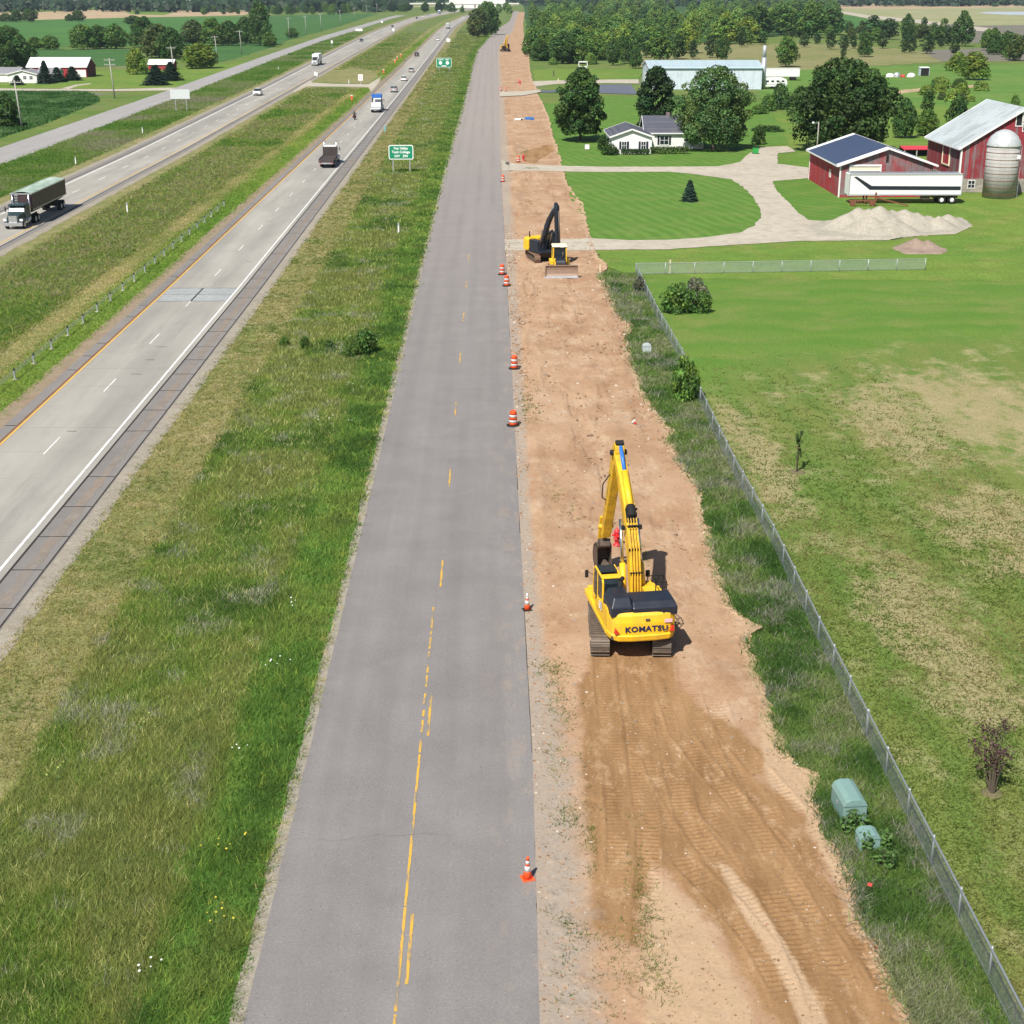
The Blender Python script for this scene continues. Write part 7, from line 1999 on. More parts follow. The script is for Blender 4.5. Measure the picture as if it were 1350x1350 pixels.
# rusty implement before it
q = P(1150, 271)
t = thing('farm_implement', 'rusty farm implement with a long drawbar in front of the white trailer', 'farm machine', (q.x, q.y - .4, 0))
b = MB().mat(M_RUSTY)
b.bar((.2, 0, 1.15), (4.6, -.6, .1), .16, .16); b.bar((.2, 0, .1), (.3, 0, 1.8), .2, .2); b.bar((-3.3, .2, .7), (.4, 0, .75), .18, .18); b.bar((-3.2, .5, .35), (.4, .4, .35), .14, .14)
fr_ = b.build('frame', None, t)
for k in range(8):
    b = MB().mat(M_RUSTY); x_ = -3.1 + k * .45
    b.tube([(x_, .2, .75), (x_ + .1, -.15, .6), (x_ + .02, -.3, .3), (x_ - .1, -.1, .03)], .04, 5); b.build('tine', None, fr_)
for s in (0, 1):
    b = MB().mat(M_RUSTY); b.cyl((-.2 - s * 2.6, -.2, .42), (-.2 - s * 2.6, -.3, .42), .42, n=16); b.build('wheel', None, t)

# junk in the pasture
q = P(1219, 100)
t = thing('storage_shed', 'small grey shed box with a dark open front in the far pasture', 'shed', (q.x, q.y + 1.3, 0))
b = MB().mat(M_SHEDWALL); b.box(-1.45, 0, 1.3, .1, 2.6, 2.6); b.box(1.45, 0, 1.3, .1, 2.6, 2.6); b.box(0, 1.28, 1.3, 2.8, .1, 2.6); b.build('wall', None, t)
b = MB().mat(M_WHITE); b.box(0, 0, 2.68, 3.2, 2.9, .14, rx=R(4)); b.build('roof', None, t)
b = MB().mat(M_BLACK); b.box(0, -1.1, 1.25, 2.76, .06, 2.4); b.build('door', None, t)
for a, w_, h_, m, l in ((1173, 12, 1.2, M_WHITE, 'white tarped heap left in the line of stored things in the pasture'), (1182, 10, 1.5, M_SILVER, 'pale silver covered heap in the line of stored things in the pasture'), (1190, 6, .8, M_CARRED, 'small red object between the pale covered heaps in the pasture'), (1201, 11, 1.3, M_WHITE, 'white covered heap right in the line of stored things in the pasture')):
    q = P(a, 101.5); w2 = w_ * mpp(q) / 2; rs_ = random.Random(a); b = MB().mat(m)
    b.loft([[Vector((w2 * math.cos(k * .785) * sc_ * rs_.uniform(.85, 1.1), 1.1 * math.sin(k * .785) * sc_ * rs_.uniform(.85, 1.1), h_ * zz)) for k in range(8)] for zz, sc_ in ((0, 1), (.5, .95), (.85, .7), (1, .3))])
    o = b.build('covered_heap', None); o.location = q; tag(o, l, 'covered heap')
# ------------------------------------------------------------------ buildings
def gable(t, x0, x1, y0, y1, ze, zr, axis, wall, roof, trim=None, ov=.35, th=.14, gov=None, roofname='roof', wallname='wall', front=None):
    """gabled block; axis = direction of the ridge"""
    gov = ov if gov is None else gov
    b = MB().mat(wall)
    if axis == 'y':
        xm = (x0 + x1) / 2; pts = [(x0, 0), (x1, 0), (x1, ze), (xm, zr), (x0, ze)]; b.prism(pts, y0, y1, 'y')
    else:
        ym = (y0 + y1) / 2; pts = [(y0, 0), (y1, 0), (y1, ze), (ym, zr), (y0, ze)]; b.prism(pts, x0, x1, 'x')
    w_ = b.build(wallname, None, t)
    b = MB().mat(roof)
    if axis == 'y':
        k = (zr - ze) / (xm - x0)
        for s in (-1, 1):
            e = xm + s * ((x1 - x0) / 2 + ov); ez = zr - k * ((x1 - x0) / 2 + ov)
            q = [(xm, zr + .02), (e, ez + .02), (e, ez + .02 + th), (xm, zr + .02 + th)]
            b.prism(q if s > 0 else q[::-1], y0 - gov, y1 + gov, 'y')
    else:
        k = (zr - ze) / (ym - y0)
        for s in (-1, 1):
            e = ym + s * ((y1 - y0) / 2 + ov); ez = zr - k * ((y1 - y0) / 2 + ov)
            q = [(ym, zr + .02), (e, ez + .02), (e, ez + .02 + th), (ym, zr + .02 + th)]
            b.prism(q if s > 0 else q[::-1], x0 - gov, x1 + gov, 'x')
    r_ = b.build(roofname, None, t)
    if trim:
        b = MB().mat(trim)
        if axis == 'y':
            for yy in (y0 - gov - .03, y1 + gov + .03):
                for s in (-1, 1):
                    e = xm + s * ((x1 - x0) / 2 + ov); ez = zr - k * ((x1 - x0) / 2 + ov)
                    b.bar((xm, yy, zr + .06), (e, yy, ez + .06), .06, .26, (0, 0, 1))
            for s in (-1, 1):
                e = xm + s * ((x1 - x0) / 2 + ov + .03); b.bar((e, y0 - gov, ze - k * ov + .06), (e, y1 + gov, ze - k * ov + .06), .06, .2)
        else:
            for xx in (x0 - gov - .03, x1 + gov + .03):
                for s in (-1, 1):
                    e = ym + s * ((y1 - y0) / 2 + ov); ez = zr - k * ((y1 - y0) / 2 + ov)
                    b.bar((xx, ym, zr + .06), (xx, e, ez + .06), .06, .26, (0, 0, 1))
            for s in (-1, 1):
                e = ym + s * ((y1 - y0) / 2 + ov + .03); b.bar((x0 - gov, e, ze - k * ov + .06), (x1 + gov, e, ze - k * ov + .06), .06, .2)
        b.build('roof_trim', None, r_)
    return w_, r_

def window(parent, x, z, w, h, y, shutters=True, frame=M_WHITE, side=None):
    """window on a front wall (facing -y) or, with side, on a side wall (x = side)"""
    def bx(b, u0, u1, z0, z1, d0, d1):
        if side is None: b.b2(u0, u1, y - d1, y - d0, z0, z1)
        else: b.b2(side - d1, side - d0, u0, u1, z0, z1)
    c = x if side is None else y
    b = MB().mat(frame)
    for u0, u1, z0, z1 in ((c - w / 2 - .08, c + w / 2 + .08, z + h / 2, z + h / 2 + .1), (c - w / 2 - .12, c + w / 2 + .12, z - h / 2 - .1, z - h / 2), (c - w / 2 - .08, c - w / 2, z - h / 2, z + h / 2), (c + w / 2, c + w / 2 + .08, z - h / 2, z + h / 2), (c - .03, c + .03, z - h / 2, z + h / 2), (c - w / 2, c + w / 2, z - .03, z + .03)):
        bx(b, u0, u1, z0, z1, 0.01, .07)
    o = b.build('window', None, parent)
    b = MB().mat(M_DKGLASS); bx(b, c - w / 2, c + w / 2, z - h / 2, z + h / 2, .005, .03); b.build('pane', None, o)
    if shutters:
        for s in (-1, 1):
            b = MB().mat(M_NAVYBLK); u = c + s * (w / 2 + .3); bx(b, u - .18, u + .18, z - h / 2 - .05, z + h / 2 + .05, .012, .05); b.build('shutter', None, o)

# white house
Hs = P(806, 203); wx1 = P(859, 203).x - Hs.x
t = thing('white_house', 'white clapboard house with dark roof, gabled wing and shuttered windows', 'house', (Hs.x, Hs.y, 0))
we = height_to(Hs, 180.5); wr = height_to(Hs, 171)
wd = 9.0
gable(t, 0, wx1, 0, wd + 4.5, we, wr, 'y', M_SIDINGW, M_ROOFSHINGLE, M_WHITE, .4)
mx0 = P(852, 197).x - Hs.x; mx1 = P(928, 197).x - Hs.x
my = wd - .5
mp = (Hs.x, Hs.y + my)
me_ = height_to((0, mp[1]), 174.5); mr = height_to((0, mp[1] + 4.5), 153.5)
gable(t, mx0, mx1, my, my + 9, me_, mr, 'x', M_SIDINGW, M_ROOFSHINGLE, M_WHITE, .45, roofname='main_roof', wallname='main_wall')
for px in (822.5, 848): window(t, (px - 806) / (859 - 806) * wx1, we * .5, .75, 1.25, 0)
window(t, (876 - 852) / 76 * (mx1 - mx0) + mx0, me_ * .52, 1.5, 1.5, my, True)
window(t, (905 - 852) / 76 * (mx1 - mx0) + mx0, me_ * .62, .8, .9, my, False)
window(t, 0, we * .5, .9, 1.3, 3.0, True, side=0)
b = MB().mat(M_WHITE); b.b2(.0, -.05, 6.0, 7.0, .1, 2.2); b.build('door', None, t)
b = MB().mat(M_BARNGREY); b.b2(mx0 + 4, mx0 + 4.7, my + 4.2, my + 4.9, mr - .6, mr + .7); b.build('chimney', None, t)
q = P(774, 197)
t = thing('meter_box', 'small white box standing on the lawn left of the house bushes', 'box', (q.x, q.y, 0))
b = MB().mat(M_WHITE); b.box(0, 0, .45, .8, .5, .8); b.build('housing', None, t, .02)
b = MB().mat(M_STEEL); b.box(0, 0, .02, .95, .65, .1); b.build('pad', None, t)
q = P(996, 203)
t = thing('wheelie_bin', 'green bin by the driveway right of the white house', 'bin', (q.x, q.y, 0), .3)
b = MB().mat(M_BINGREEN); b.box(0, 0, .62, .75, .8, 1.0, tx=1.12, ty=1.12); b.build('body', None, t, .03)
b = MB().mat(M_BLACK); b.box(0, 0, 1.17, .9, .95, .09); b.build('lid', None, t, .02)
b = MB().mat(M_BLACK); b.cyl((-.42, .38, .14), (.42, .38, .14), .14, n=12); b.build('wheel', None, t)

# long pale metal building
a = P(855.5, 118); c = P(1004, 118)
L = c.x - a.x
t = thing('metal_building', 'long pale blue metal building with a low roof beyond the white house', 'warehouse', (a.x, a.y, 0))
ze = height_to(a, 89.5); zr = height_to((0, a.y + 10), 80)
wl, rf = gable(t, 0, L, 0, 20, ze, zr, 'x', M_SHEDWALL, M_SHEDROOF, M_WHITE, .3)
b = MB().mat(M_NAVYBLK); b.b2(-.04, 0, 6, 7.2, .1, 2.6); b.build('door', None, t)
b = MB().mat(M_WHITE); b.b2(-.05, 0, 10, 14.5, .1, 4.2); b.build('overhead_door', None, t)
b = MB().mat(paint('blue_gutter', lin(.2, .35, .45), .5)); b.b2(-.3, L + .3, -.42, -.32, ze - .25, ze - .02); b.build('gutter', None, rf)
b = MB().mat(M_GALV)
b.cyl((L + .9, 3, 0), (L + .9, 3, height_to((0, a.y + 3), 76)), .75, n=18); b.cyl((L + .9, 3, height_to((0, a.y + 3), 76)), (L + .9, 3, height_to((0, a.y + 3), 60)), .55, n=16)
b.build('vent_stack', None, t)

# red barn with navy roof
a = P(1106, 260); c = P(1065.5, 236.7)
bx = a.x - .1; by = a.y
t = thing('red_barn', 'low red barn with a navy metal roof and weathered grey gable', 'barn', (bx, by, 0))
ze = height_to(a, 218); zr = height_to(a, 196.5)
BW = 13.0; BD_ = 20.4
wl, rf = gable(t, 0, BW, 0, BD_, ze, zr, 'y', M_BARNRED, M_ROOFNAVY, M_WHITE, .55, gov=.5)
b = MB().mat(M_BARNGREY); b.prism([(.12, .3), (BW - .12, .3), (BW - .12, ze - .05), (BW / 2, zr - .18), (.12, ze - .05)], -.03, 0, 'y'); gb = b.build('gable_boards', None, t)
k = (zr - ze) / (BW / 2)
for yy in (-.1, BD_ - .1):
    for s in (-1, 1):
        b = MB().mat(M_REFLW); e = BW / 2 + s * (BW / 2 + .5)
        b.bar((BW / 2, yy + .1, zr + .19), (e, yy + .1, zr - k * (BW / 2 + .5) + .19), 1.1 if yy < 1 else 1.5, .03, (0, 0, 1))
        b.build('roof_edge_strip', None, rf)
b = MB().mat(M_WHITE); b.b2(-.07, .12, -.09, .1, 0, ze); b.build('corner_board', None, t)
b = MB().mat(M_WHITE); b.b2(-.07, .12, BD_ - .1, BD_ + .05, 0, ze); b.build('corner_board', None, t)
dx0 = (1119 - 1107) / 9.4; dx1 = (1161 - 1107) / 9.4
b = MB().mat(M_WHITE)
b.b2(dx0, dx1, -.16, -.03, 4.25, 4.5); b.b2(dx0, dx0 + .15, -.14, -.03, .2, 4.25); b.b2(dx1 - .15, dx1, -.14, -.03, .2, 4.25); b.b2(dx0, dx1, -.12, -.03, 3.6, 3.75)
dr = b.build('door_frame', None, t)
b = MB().mat(M_CREAM); b.b2(dx0 + .15, dx1 - .15, -.06, -.03, .2, 4.25); b.build('sliding_door', None, dr)
b = MB().mat(M_BLACK); b.b2(BW / 2 - .18, BW / 2 + .18, -.06, -.03, zr - 1.9, zr - .9); b.build('gable_vent', None, t)
window(t, 0, 2.6, .9, .9, 6.0, False, side=0)
# yard pole
q = P(1076.5, 190)
def lamp_pole(px, pyb, pyt, label):
    q = P(px, pyb); h = height_to(q, pyt)
    t = thing('yard_light', label, 'light pole', (q.x, q.y, 0))
    b = MB().mat(M_WOODPOLE); b.cyl((0, 0, -.1), (0, 0, h), .12, .09, n=10); b.build('pole', None, t)
    b = MB().mat(M_GALV); b.bar((0, 0, h - .3), (-.9, 0, h - .05), .05, .05); b.build('arm', None, t)
    b = MB().mat(M_LAMP); b.lathe([(.06, 0), (.22, .08), (.2, .3), (.08, .36)], (-.95, 0, h - .35), 12); b.build('lamp_head', None, t)
lamp_pole(1076.5, 205, 161, 'pale yard light pole beside the left end of the barn')

# old gabled barn
a = P(1262, 253.5)
t = thing('old_barn', 'big weathered red barn with grey metal roof behind the silo', 'barn', (a.x, a.y, 0))
ze = height_to(a, 195); zr = height_to(a, 144)
OW, OD = 17.2, 16.8
wl, rf = gable(t, 0, OW, 0, OD, ze, zr, 'y', M_BARNOLD, M_ROOFGALV, M_WHITE, .5, gov=.4)
b = MB().mat(M_STONE); b.b2(-.12, OW + .12, -.12, OD + .1, 0, 1.9); fd = b.build('foundation', None, t)
b = MB().mat(M_WHITE); b.b2(-.10, .15, -.15, .1, 1.9, ze); b.build('corner_board', None, t)
window(t, (1279 - 1262) / 9.15, 1.15, .9, 1.0, -.12, False)
# hay door and open louvres high in the gable
for u0, u1, z0, z1 in ((7.4, 8.2, 9.3, 11.1), (8.45, 9.9, 10.0, 11.0), (8.45, 9.9, 8.6, 9.6)):
    b = MB().mat(M_WHITE); 
    b.b2(u0 - .1, u1 + .1, -.08, -.01, z1, z1 + .12); b.b2(u0 - .1, u1 + .1, -.08, -.01, z0 - .12, z0); b.b2(u0 - .1, u0, -.08, -.01, z0, z1); b.b2(u1, u1 + .1, -.08, -.01, z0, z1)
    o = b.build('loft_opening', None, t)
    b = MB().mat(M_BLACK); b.b2(u0, u1, -.03, -.005, z0, z1); b.build('dark_opening', None, o)
b = MB().mat(M_CREAM)
for y0_ in (5.0, 8.4): b.bar((-.08, y0_, 3.2), (-.08, y0_, 6.2), .22, .1, (0, 1, 0))
b.bar((-.08, 4.9, 3.2), (-.08, 8.5, 3.2), .1, .2)
dr = b.build('door_frame', None, t)
b = MB().mat(M_BARNRED); b.b2(-.06, -.01, 5.1, 8.3, 3.2, 6.2); b.build('side_door', None, dr)
# red lean-to between the barns
a = P(1190, 206); c = P(1226, 206)
t = thing('lean_to_shed', 'low open shed with a bright red roof between the two barns', 'shed', (a.x, a.y, 0))
L = c.x - a.x + 2
b = MB().mat(paint('red_metal_roof', lin(.55, .035, .06), .5)); b.add([(0, -.5, 1.15), (L, -.5, 1.15), (L, 3, 1.4), (0, 3, 1.4), (0, -.5, 1.25), (L, -.5, 1.25), (L, 3, 1.5), (0, 3, 1.5)], [(0, 3, 2, 1), (4, 5, 6, 7), (0, 1, 5, 4), (1, 2, 6, 5), (2, 3, 7, 6), (3, 0, 4, 7)]); b.build('roof', None, t)
for k in range(4):
    b = MB().mat(M_WOODPOLE); b.bar((.2 + k * (L - .4) / 3, -.3, 0), (.2 + k * (L - .4) / 3, -.3, 1.2), .18, .18, (0, 1, 0)); b.build('post', None, t)
b = MB().mat(M_NAVYBLK); b.b2(.1, L - .1, 2.7, 2.9, 0, 1.4); b.build('back_wall', None, t)

# silo
a = P(1323, 262.5); r = 42.5 * mpp(a) / 2
t = thing('silo', 'round grey stave silo with a silver dome at the right picture edge', 'silo', (a.x, a.y + r, 0))
hc = height_to(a, 195)
b = MB().mat(M_SILO); b.lathe([(r, -.1), (r, hc)], n=40); o = b.build('stave_wall', None, t)
for i in range(int(hc / .95)):
    b = MB().mat(M_RUSTY)
    z = .5 + i * .95
    b.lathe([(r + .005, z - .03), (r + .03, z - .03), (r + .03, z + .03), (r + .005, z + .03)], n=40, closed_top=False); b.build('steel_hoop', None, o)
b = MB().mat(M_SILODOME); b.lathe([(r * 1.04, hc - .06), (r * 1.04, hc + .1), (r * .96, hc + .7), (r * .8, hc + 1.3), (r * .55, hc + 1.8), (r * .28, hc + 2.1), (r * .05, hc + 2.2)], n=32); b.build('dome', None, t)
b = MB().mat(M_REFLW); b.box(r * .75, -r * .72, hc - 1.4, .6, .3, .5, rz=R(-45)); b.build('hatch', None, t)
b = MB().mat(M_GALV)
for k in (-.25, .25): b.bar((r * .95 + .1, -r * .35 + k, 0), (r * .95 + .1, -r * .35 + k, hc), .05, .05)
for i in range(18): b.bar((r * .95 + .1, -r * .35 - .25, .4 + i * .4), (r * .95 + .1, -r * .35 + .25, .4 + i * .4), .03, .03)
b.build('ladder', None, t)
a = P(1349, 385)
# ------------------------------------------------------------------ the left farm
a = P(37, 102); c = P(114.4, 102); L = c.x - a.x
t = thing('red_barn', 'long red barn with a white roof and white door on the far left farm', 'barn', (a.x, a.y, 0))
ze = height_to(a, 88); zr = height_to((0, a.y + 6), 75.7)
wl, rf = gable(t, 0, L, 0, 12, ze, zr, 'x', M_BARNRED, M_WHITEROOF, M_WHITE, .3)
b = MB().mat(M_WHITE); b.b2(L - 3.4, L - .2, -.08, 0, .1, ze - .9); b.build('sliding_door', None, t)
b = MB().mat(paint('dark_barn_red', lin(.13, .02, .03), .8)); b.prism([(.05, .1), (11.95, .1), (11.95, ze - .05), (6, zr - .1), (.05, ze - .05)], L, L + .03, 'x'); b.build('gable_boards', None, t)
a = P(11.5, 109.5); c = P(49, 109.5); L = c.x - a.x
t = thing('white_farmhouse', 'white gabled farmhouse with grey roof and attached garage at the left edge', 'house', (a.x, a.y, 0))
ze = height_to(a, 97.5); zr = height_to(a, 92.5)
gable(t, 0, L, 0, 9, ze, zr, 'y', M_SIDINGW, M_ROOFSHINGLE2, M_WHITE, .35)
gable(t, -16, 2, 3.5, 11.5, ze, zr + .5, 'x', M_SIDINGW, M_ROOFSHINGLE2, M_WHITE, .35, roofname='garage_roof', wallname='garage_wall')
gable(t, L - 1, L + 5, 5, 12, ze, zr + .3, 'x', M_SIDINGW, M_ROOFSHINGLE2, M_WHITE, .3, roofname='rear_roof', wallname='rear_wall')
for u in (.58, .80): window(t, u * L, ze * .62, .9, .9, 0, False)
b = MB().mat(M_WHITE); b.b2(-6.5, -1.2, 3.42, 3.5, .1, 2.3); b.build('garage_door', None, t)
a = P(196, 92); c = P(228, 92); L = c.x - a.x
t = thing('hidden_shed', 'red shed with a white roof mostly hidden behind spruces and trees', 'shed', (a.x, a.y, 0))
gable(t, 0, L, 0, 7, height_to(a, 84.5), height_to((0, a.y + 3.5), 78.5), 'x', M_BARNRED, M_WHITEROOF, M_WHITE, .3)
# distant farm and overpass
a = P(176, 8.6)
t = thing('distant_farm', 'far white and blue farm sheds on the left horizon', 'farm', (a.x, a.y, 0))
b = MB().mat(M_SHEDWALL); b.b2(40, 95, 0, 30, 0, 10); b.build('shed', None, t)
b = MB().mat(M_WHITE); b.b2(12, 45, -3, 22, 0, 6); b.build('shed', None, t)
for k, x_ in enumerate((12, 24)):
    b = MB().mat(M_SHEDWALL); b.lathe([(5, 0), (5, 17), (4, 19), (.5, 20.5)], (x_, 24, 0), 20); b.build('grain_bin', None, t)
a = P(92, 6.5)
t = thing('distant_farm', 'far dark-roofed house among trees at the top left', 'farm', (a.x, a.y, 0))
gable(t, -8, 22, 0, 14, 7, 15, 'x', M_BARNOLD, M_ROOFSHINGLE2, None, .4)
a = P(592, 12.5); c = P(628, 12.5)
t = thing('overpass', 'pale overpass bridge with a truck-high railing across the far end of the highway', 'bridge', (a.x, a.y, 0))
L = c.x - a.x
b = MB().mat(M_DRIVE); b.b2(-60, L + 60, 0, 12, 6.0, 7.6); b.build('deck', None, t)
b = MB().mat(M_WHITE); b.b2(-60, L + 60, -.3, 0, 7.2, 8.6); b.build('parapet', None, t)
for u in (.05, .5, .95):
    b = MB().mat(M_DRIVE); b.b2(u * L - 1, u * L + 1, 2, 10, -.1, 6.0); b.build('pier', None, t)
a = P(589, 12); 
t = thing('distant_warehouse', 'far white and blue building above the end of the highway', 'warehouse', (a.x, a.y + 130, 0))
b = MB().mat(M_WHITE); b.b2(0, 85, 0, 40, 0, 17); b.build('wall', None, t)
b = MB().mat(M_CABBLUE); b.b2(20, 86, -.4, 40.4, 12, 15); b.build('blue_band', None, t)

# ------------------------------------------------------------------ signs, poles, posts
def panel_sign(name, label, px0, px1, pyt, pybot, pyg, front, edge=M_REFLW, face_away=False, posts=(.17, .85), cat='road sign'):
    a, c = P(px0, pyg), P(px1, pyg); w = c.x - a.x; z1 = height_to(a, pyt); z0 = height_to(a, pybot)
    t = thing(name, label, cat, (a.x, a.y, 0))
    for u in posts:
        b = MB().mat(M_GALV); b.box(u * w, .12, (z1 - .1) / 2 - .05, .14, .10, z1); b.build('post', None, t)
    b = MB().mat(edge if not face_away else M_SIGNBACK); b.b2(0, w, -.02, .03, z0, z1); pn = b.build('panel', None, t)
    return t, pn, w, z0, z1
def rounded(w, h, r, n=5):
    pts = []
    for cx, cy, a0 in ((w / 2 - r, h / 2 - r, 0), (-w / 2 + r, h / 2 - r, 90), (-w / 2 + r, -h / 2 + r, 180), (w / 2 - r, -h / 2 + r, 270)):
        for i in range(n + 1):
            a = R(a0 + 90 * i / n); pts.append((cx + r * math.cos(a), cy + r * math.sin(a)))
    return pts
def text_on(parent, s, x, z, size, m=M_REFLW, y=-.05, bold=.008, sx=1.0):
    o = link('lettering', text_mesh(s, size, m, .003, bold, sx=sx), parent)
    o.matrix_local = T(x, y, z) @ Matrix.Rotation(R(90), 4, 'X')
def green_sign(label, px0, px1, pyt, pybot, pyg, lines):
    a, c = P(px0, pyg), P(px1, pyg); w = c.x - a.x; z1 = height_to(a, pyt); z0 = height_to(a, pybot); h = z1 - z0
    t = thing('highway_sign', label, 'road sign', (a.x, a.y, 0))
    for u in (.17, .85):
        b = MB().mat(M_GALV); b.box(u * w, .12, z1 / 2 - .1, .16, .10, z1); b.build('post', None, t)
    cx, cz = w / 2, (z0 + z1) / 2
    b = MB().mat(M_REFLW); b.prism([(cx + x, cz + z) for x, z in rounded(w, h, .28)], -.02, .03, 'y'); pn = b.build('panel', None, t)
    b = MB().mat(M_SIGN); b.prism([(cx + x, cz + z) for x, z in rounded(w - .26, h - .26, .2)], -.035, -.019, 'y'); b.build('green_face', None, pn)
    return t, pn, w, cx, cz, h
t, pn, w, cx, cz, h = green_sign('green highway sign lettered for the college, in the ditch grass', 513, 545.4, 191, 210, 227, None)
for i, s in enumerate(('Fox Valley', 'Tech College')): text_on(pn, s, cx, cz + h * (.27 - .26 * i), h * .24, bold=.016)
text_on(pn, 'EXIT', cx - w * .15, cz - h * .27, h * .19, bold=.016); text_on(pn, '294', cx + w * .17, cz - h * .27, h * .24, bold=.016)
t, pn, w, cx, cz, h = green_sign('distant green highway sign with two round white route markers', 575.5, 595.3, 76.3, 88.6, 93.5, None)
text_on(pn, 'SOUTH', cx - w * .2, cz + h * .3, h * .17, bold=.02); text_on(pn, 'WEST', cx + w * .22, cz + h * .3, h * .17, bold=.02)
for s in (-1, 1):
    b = MB().mat(M_REFLW); b.cyl((cx + s * w * .23, -.05, cz - .1), (cx + s * w * .23, -.03, cz - .1), h * .19, n=20); b.build('route_marker', None, pn)
b = MB().mat(M_REFLW); b.b2(cx - w * .16, cx + w * .16, -.05, -.03, cz - h * .40, cz - h * .31); b.build('distance_bar', None, pn)
panel_sign('sign_back', 'large sign seen from behind between the far carriageway and the far frontage road', 226, 251.5, 117.5, 130, 147, None, face_away=True, posts=(.24, .80))
t, pn, w, z0, z1 = panel_sign('white_sign', 'white prohibition sign at the median crossover', 472.5, 478.5, 98, 106, 111, None, posts=(.5,))
b = MB().mat(M_RED); cxx = w / 2; czz = (z0 + z1) / 2
rg = [(math.cos(i * .3927) * w * .3, math.sin(i * .3927) * w * .3) for i in range(17)]
for p, q_ in zip(rg[:-1], rg[1:]): b.bar((cxx + p[0], -.035, czz + p[1]), (cxx + q_[0], -.035, czz + q_[1]), .02, .12, (0, 0, 1))
b.build('red_ring', None, pn)
for px0, px1, a_, c_, g_, l in ((414.6, 416.4, 94.5, 99.5, 102, 'left narrow white sign on the median edge by the crossover'), (417, 418.8, 95.5, 100, 102, 'right narrow white sign on the median edge by the crossover'), (436.5, 439, 53.2, 57, 63, 'small pale sign on a post behind the white semi truck'), (468.7, 478, 37.7, 40.8, 43, 'low wide white panel beside the far frontage road'), (502.5, 505, 27.5, 30, 34.5, 'small pale sign on a post near the end of the far frontage road'), (517.5, 520, 37.3, 41, 44, 'small white sign on the median beside the far carriageway'), (588.7, 593.4, 50.7, 55, 57.5, 'white square sign on the right shoulder before the far white car')):
    panel_sign('small_sign', l, px0, px1, a_, c_, g_, None, posts=(.5,))
q = P(768, 130)
a, c = P(762, 128), P(774, 128); z1 = height_to(a, 81.5); z0 = height_to(a, 88)
t = thing('billboard_frame', 'white rectangular sign frame showing over the top of the cone-shaped maple', 'sign frame', (a.x, a.y, 0)); w = c.x - a.x
b = MB().mat(M_WHITE)
b.bar((0, 0, z0), (w, 0, z0), .2, .3); b.bar((0, 0, z1), (w, 0, z1), .2, .3); b.bar((0.1, 0, z0), (.1, 0, z1), .2, .2, (0, 1, 0)); b.bar((w - .1, 0, z0), (w - .1, 0, z1), .2, .2, (0, 1, 0)); b.build('frame', None, t)
for u in (.2, .8):
    b = MB().mat(M_GALV); b.bar((u * w, .1, 0), (u * w, .1, z0), .2, .2, (0, 1, 0)); b.build('post', None, t)

def upole(pxb, pyb, pxt, pyt, label, arms=1):
    q = P(pxb, pyb); h = height_to(q, pyt)
    top = P(pxt, pyb); lean = (top.x - q.x) * (1 - h / CAM_H * .0)
    t = thing('utility_pole', label, 'utility pole', (q.x, q.y, 0), 0, 'utility poles along the far frontage road')
    lean = max(-.6, min(.6, lean))
    b = MB().mat(M_WOODPOLE); b.cyl((0, 0, -.2), (lean, 0, h), .2, .13, n=10); b.build('pole', None, t)
    for k in range(arms):
        b = MB().mat(M_WOODPOLE); z = h - .45 - k * 1.2; b.box(lean * .97, -.12, z, 2.9, .13, .17); ca = b.build('crossarm', None, t)
        for u in (-1.3, -.75, .75, 1.3):
            b = MB().mat(M_GALV); b.lathe([(.05, 0), (.07, .08), (.05, .2), (.03, .26)], (lean + u, -.12, z + .085), 8); b.build('insulator', None, ca)
    return t
for i, (a, c, e, f, l, n) in enumerate(((29.5, 170, 21, 105, 'nearest utility pole, beside the crop field on the left', 1), (151.5, 130, 148, 76.5, 'double-armed utility pole before the far red barn', 2), (231, 106, 227, 61, 'utility pole standing in front of the dark spruce pair', 1), (287, 80.5, 285, 47, 'utility pole beside the bright yellow-green tree', 1), (319, 71.5, 317, 40, 'utility pole right of the bright yellow-green tree', 1), (353, 59, 352, 30, 'utility pole before the tall dark tree by the road', 1), (381.5, 51, 381, 23, 'utility pole rising from the round roadside bush', 1), (404, 46, 403, 20.5, 'utility pole just right of the round roadside bush', 1), (424, 40.5, 422, 18, 'utility pole at the edge of the dark green field, fifth from the far end', 1), (449.5, 34, 448, 13, 'utility pole at the field edge, fourth from the far end', 1), (468, 27, 467, 10, 'utility pole at the field edge, third from the far end', 1), (484, 20, 483, 7, 'thin distant utility pole, second from the far end', 1), (497.5, 21.5, 497, 5, 'last distant utility pole of the row', 1))):
    upole(a, c, e, f, l, n)

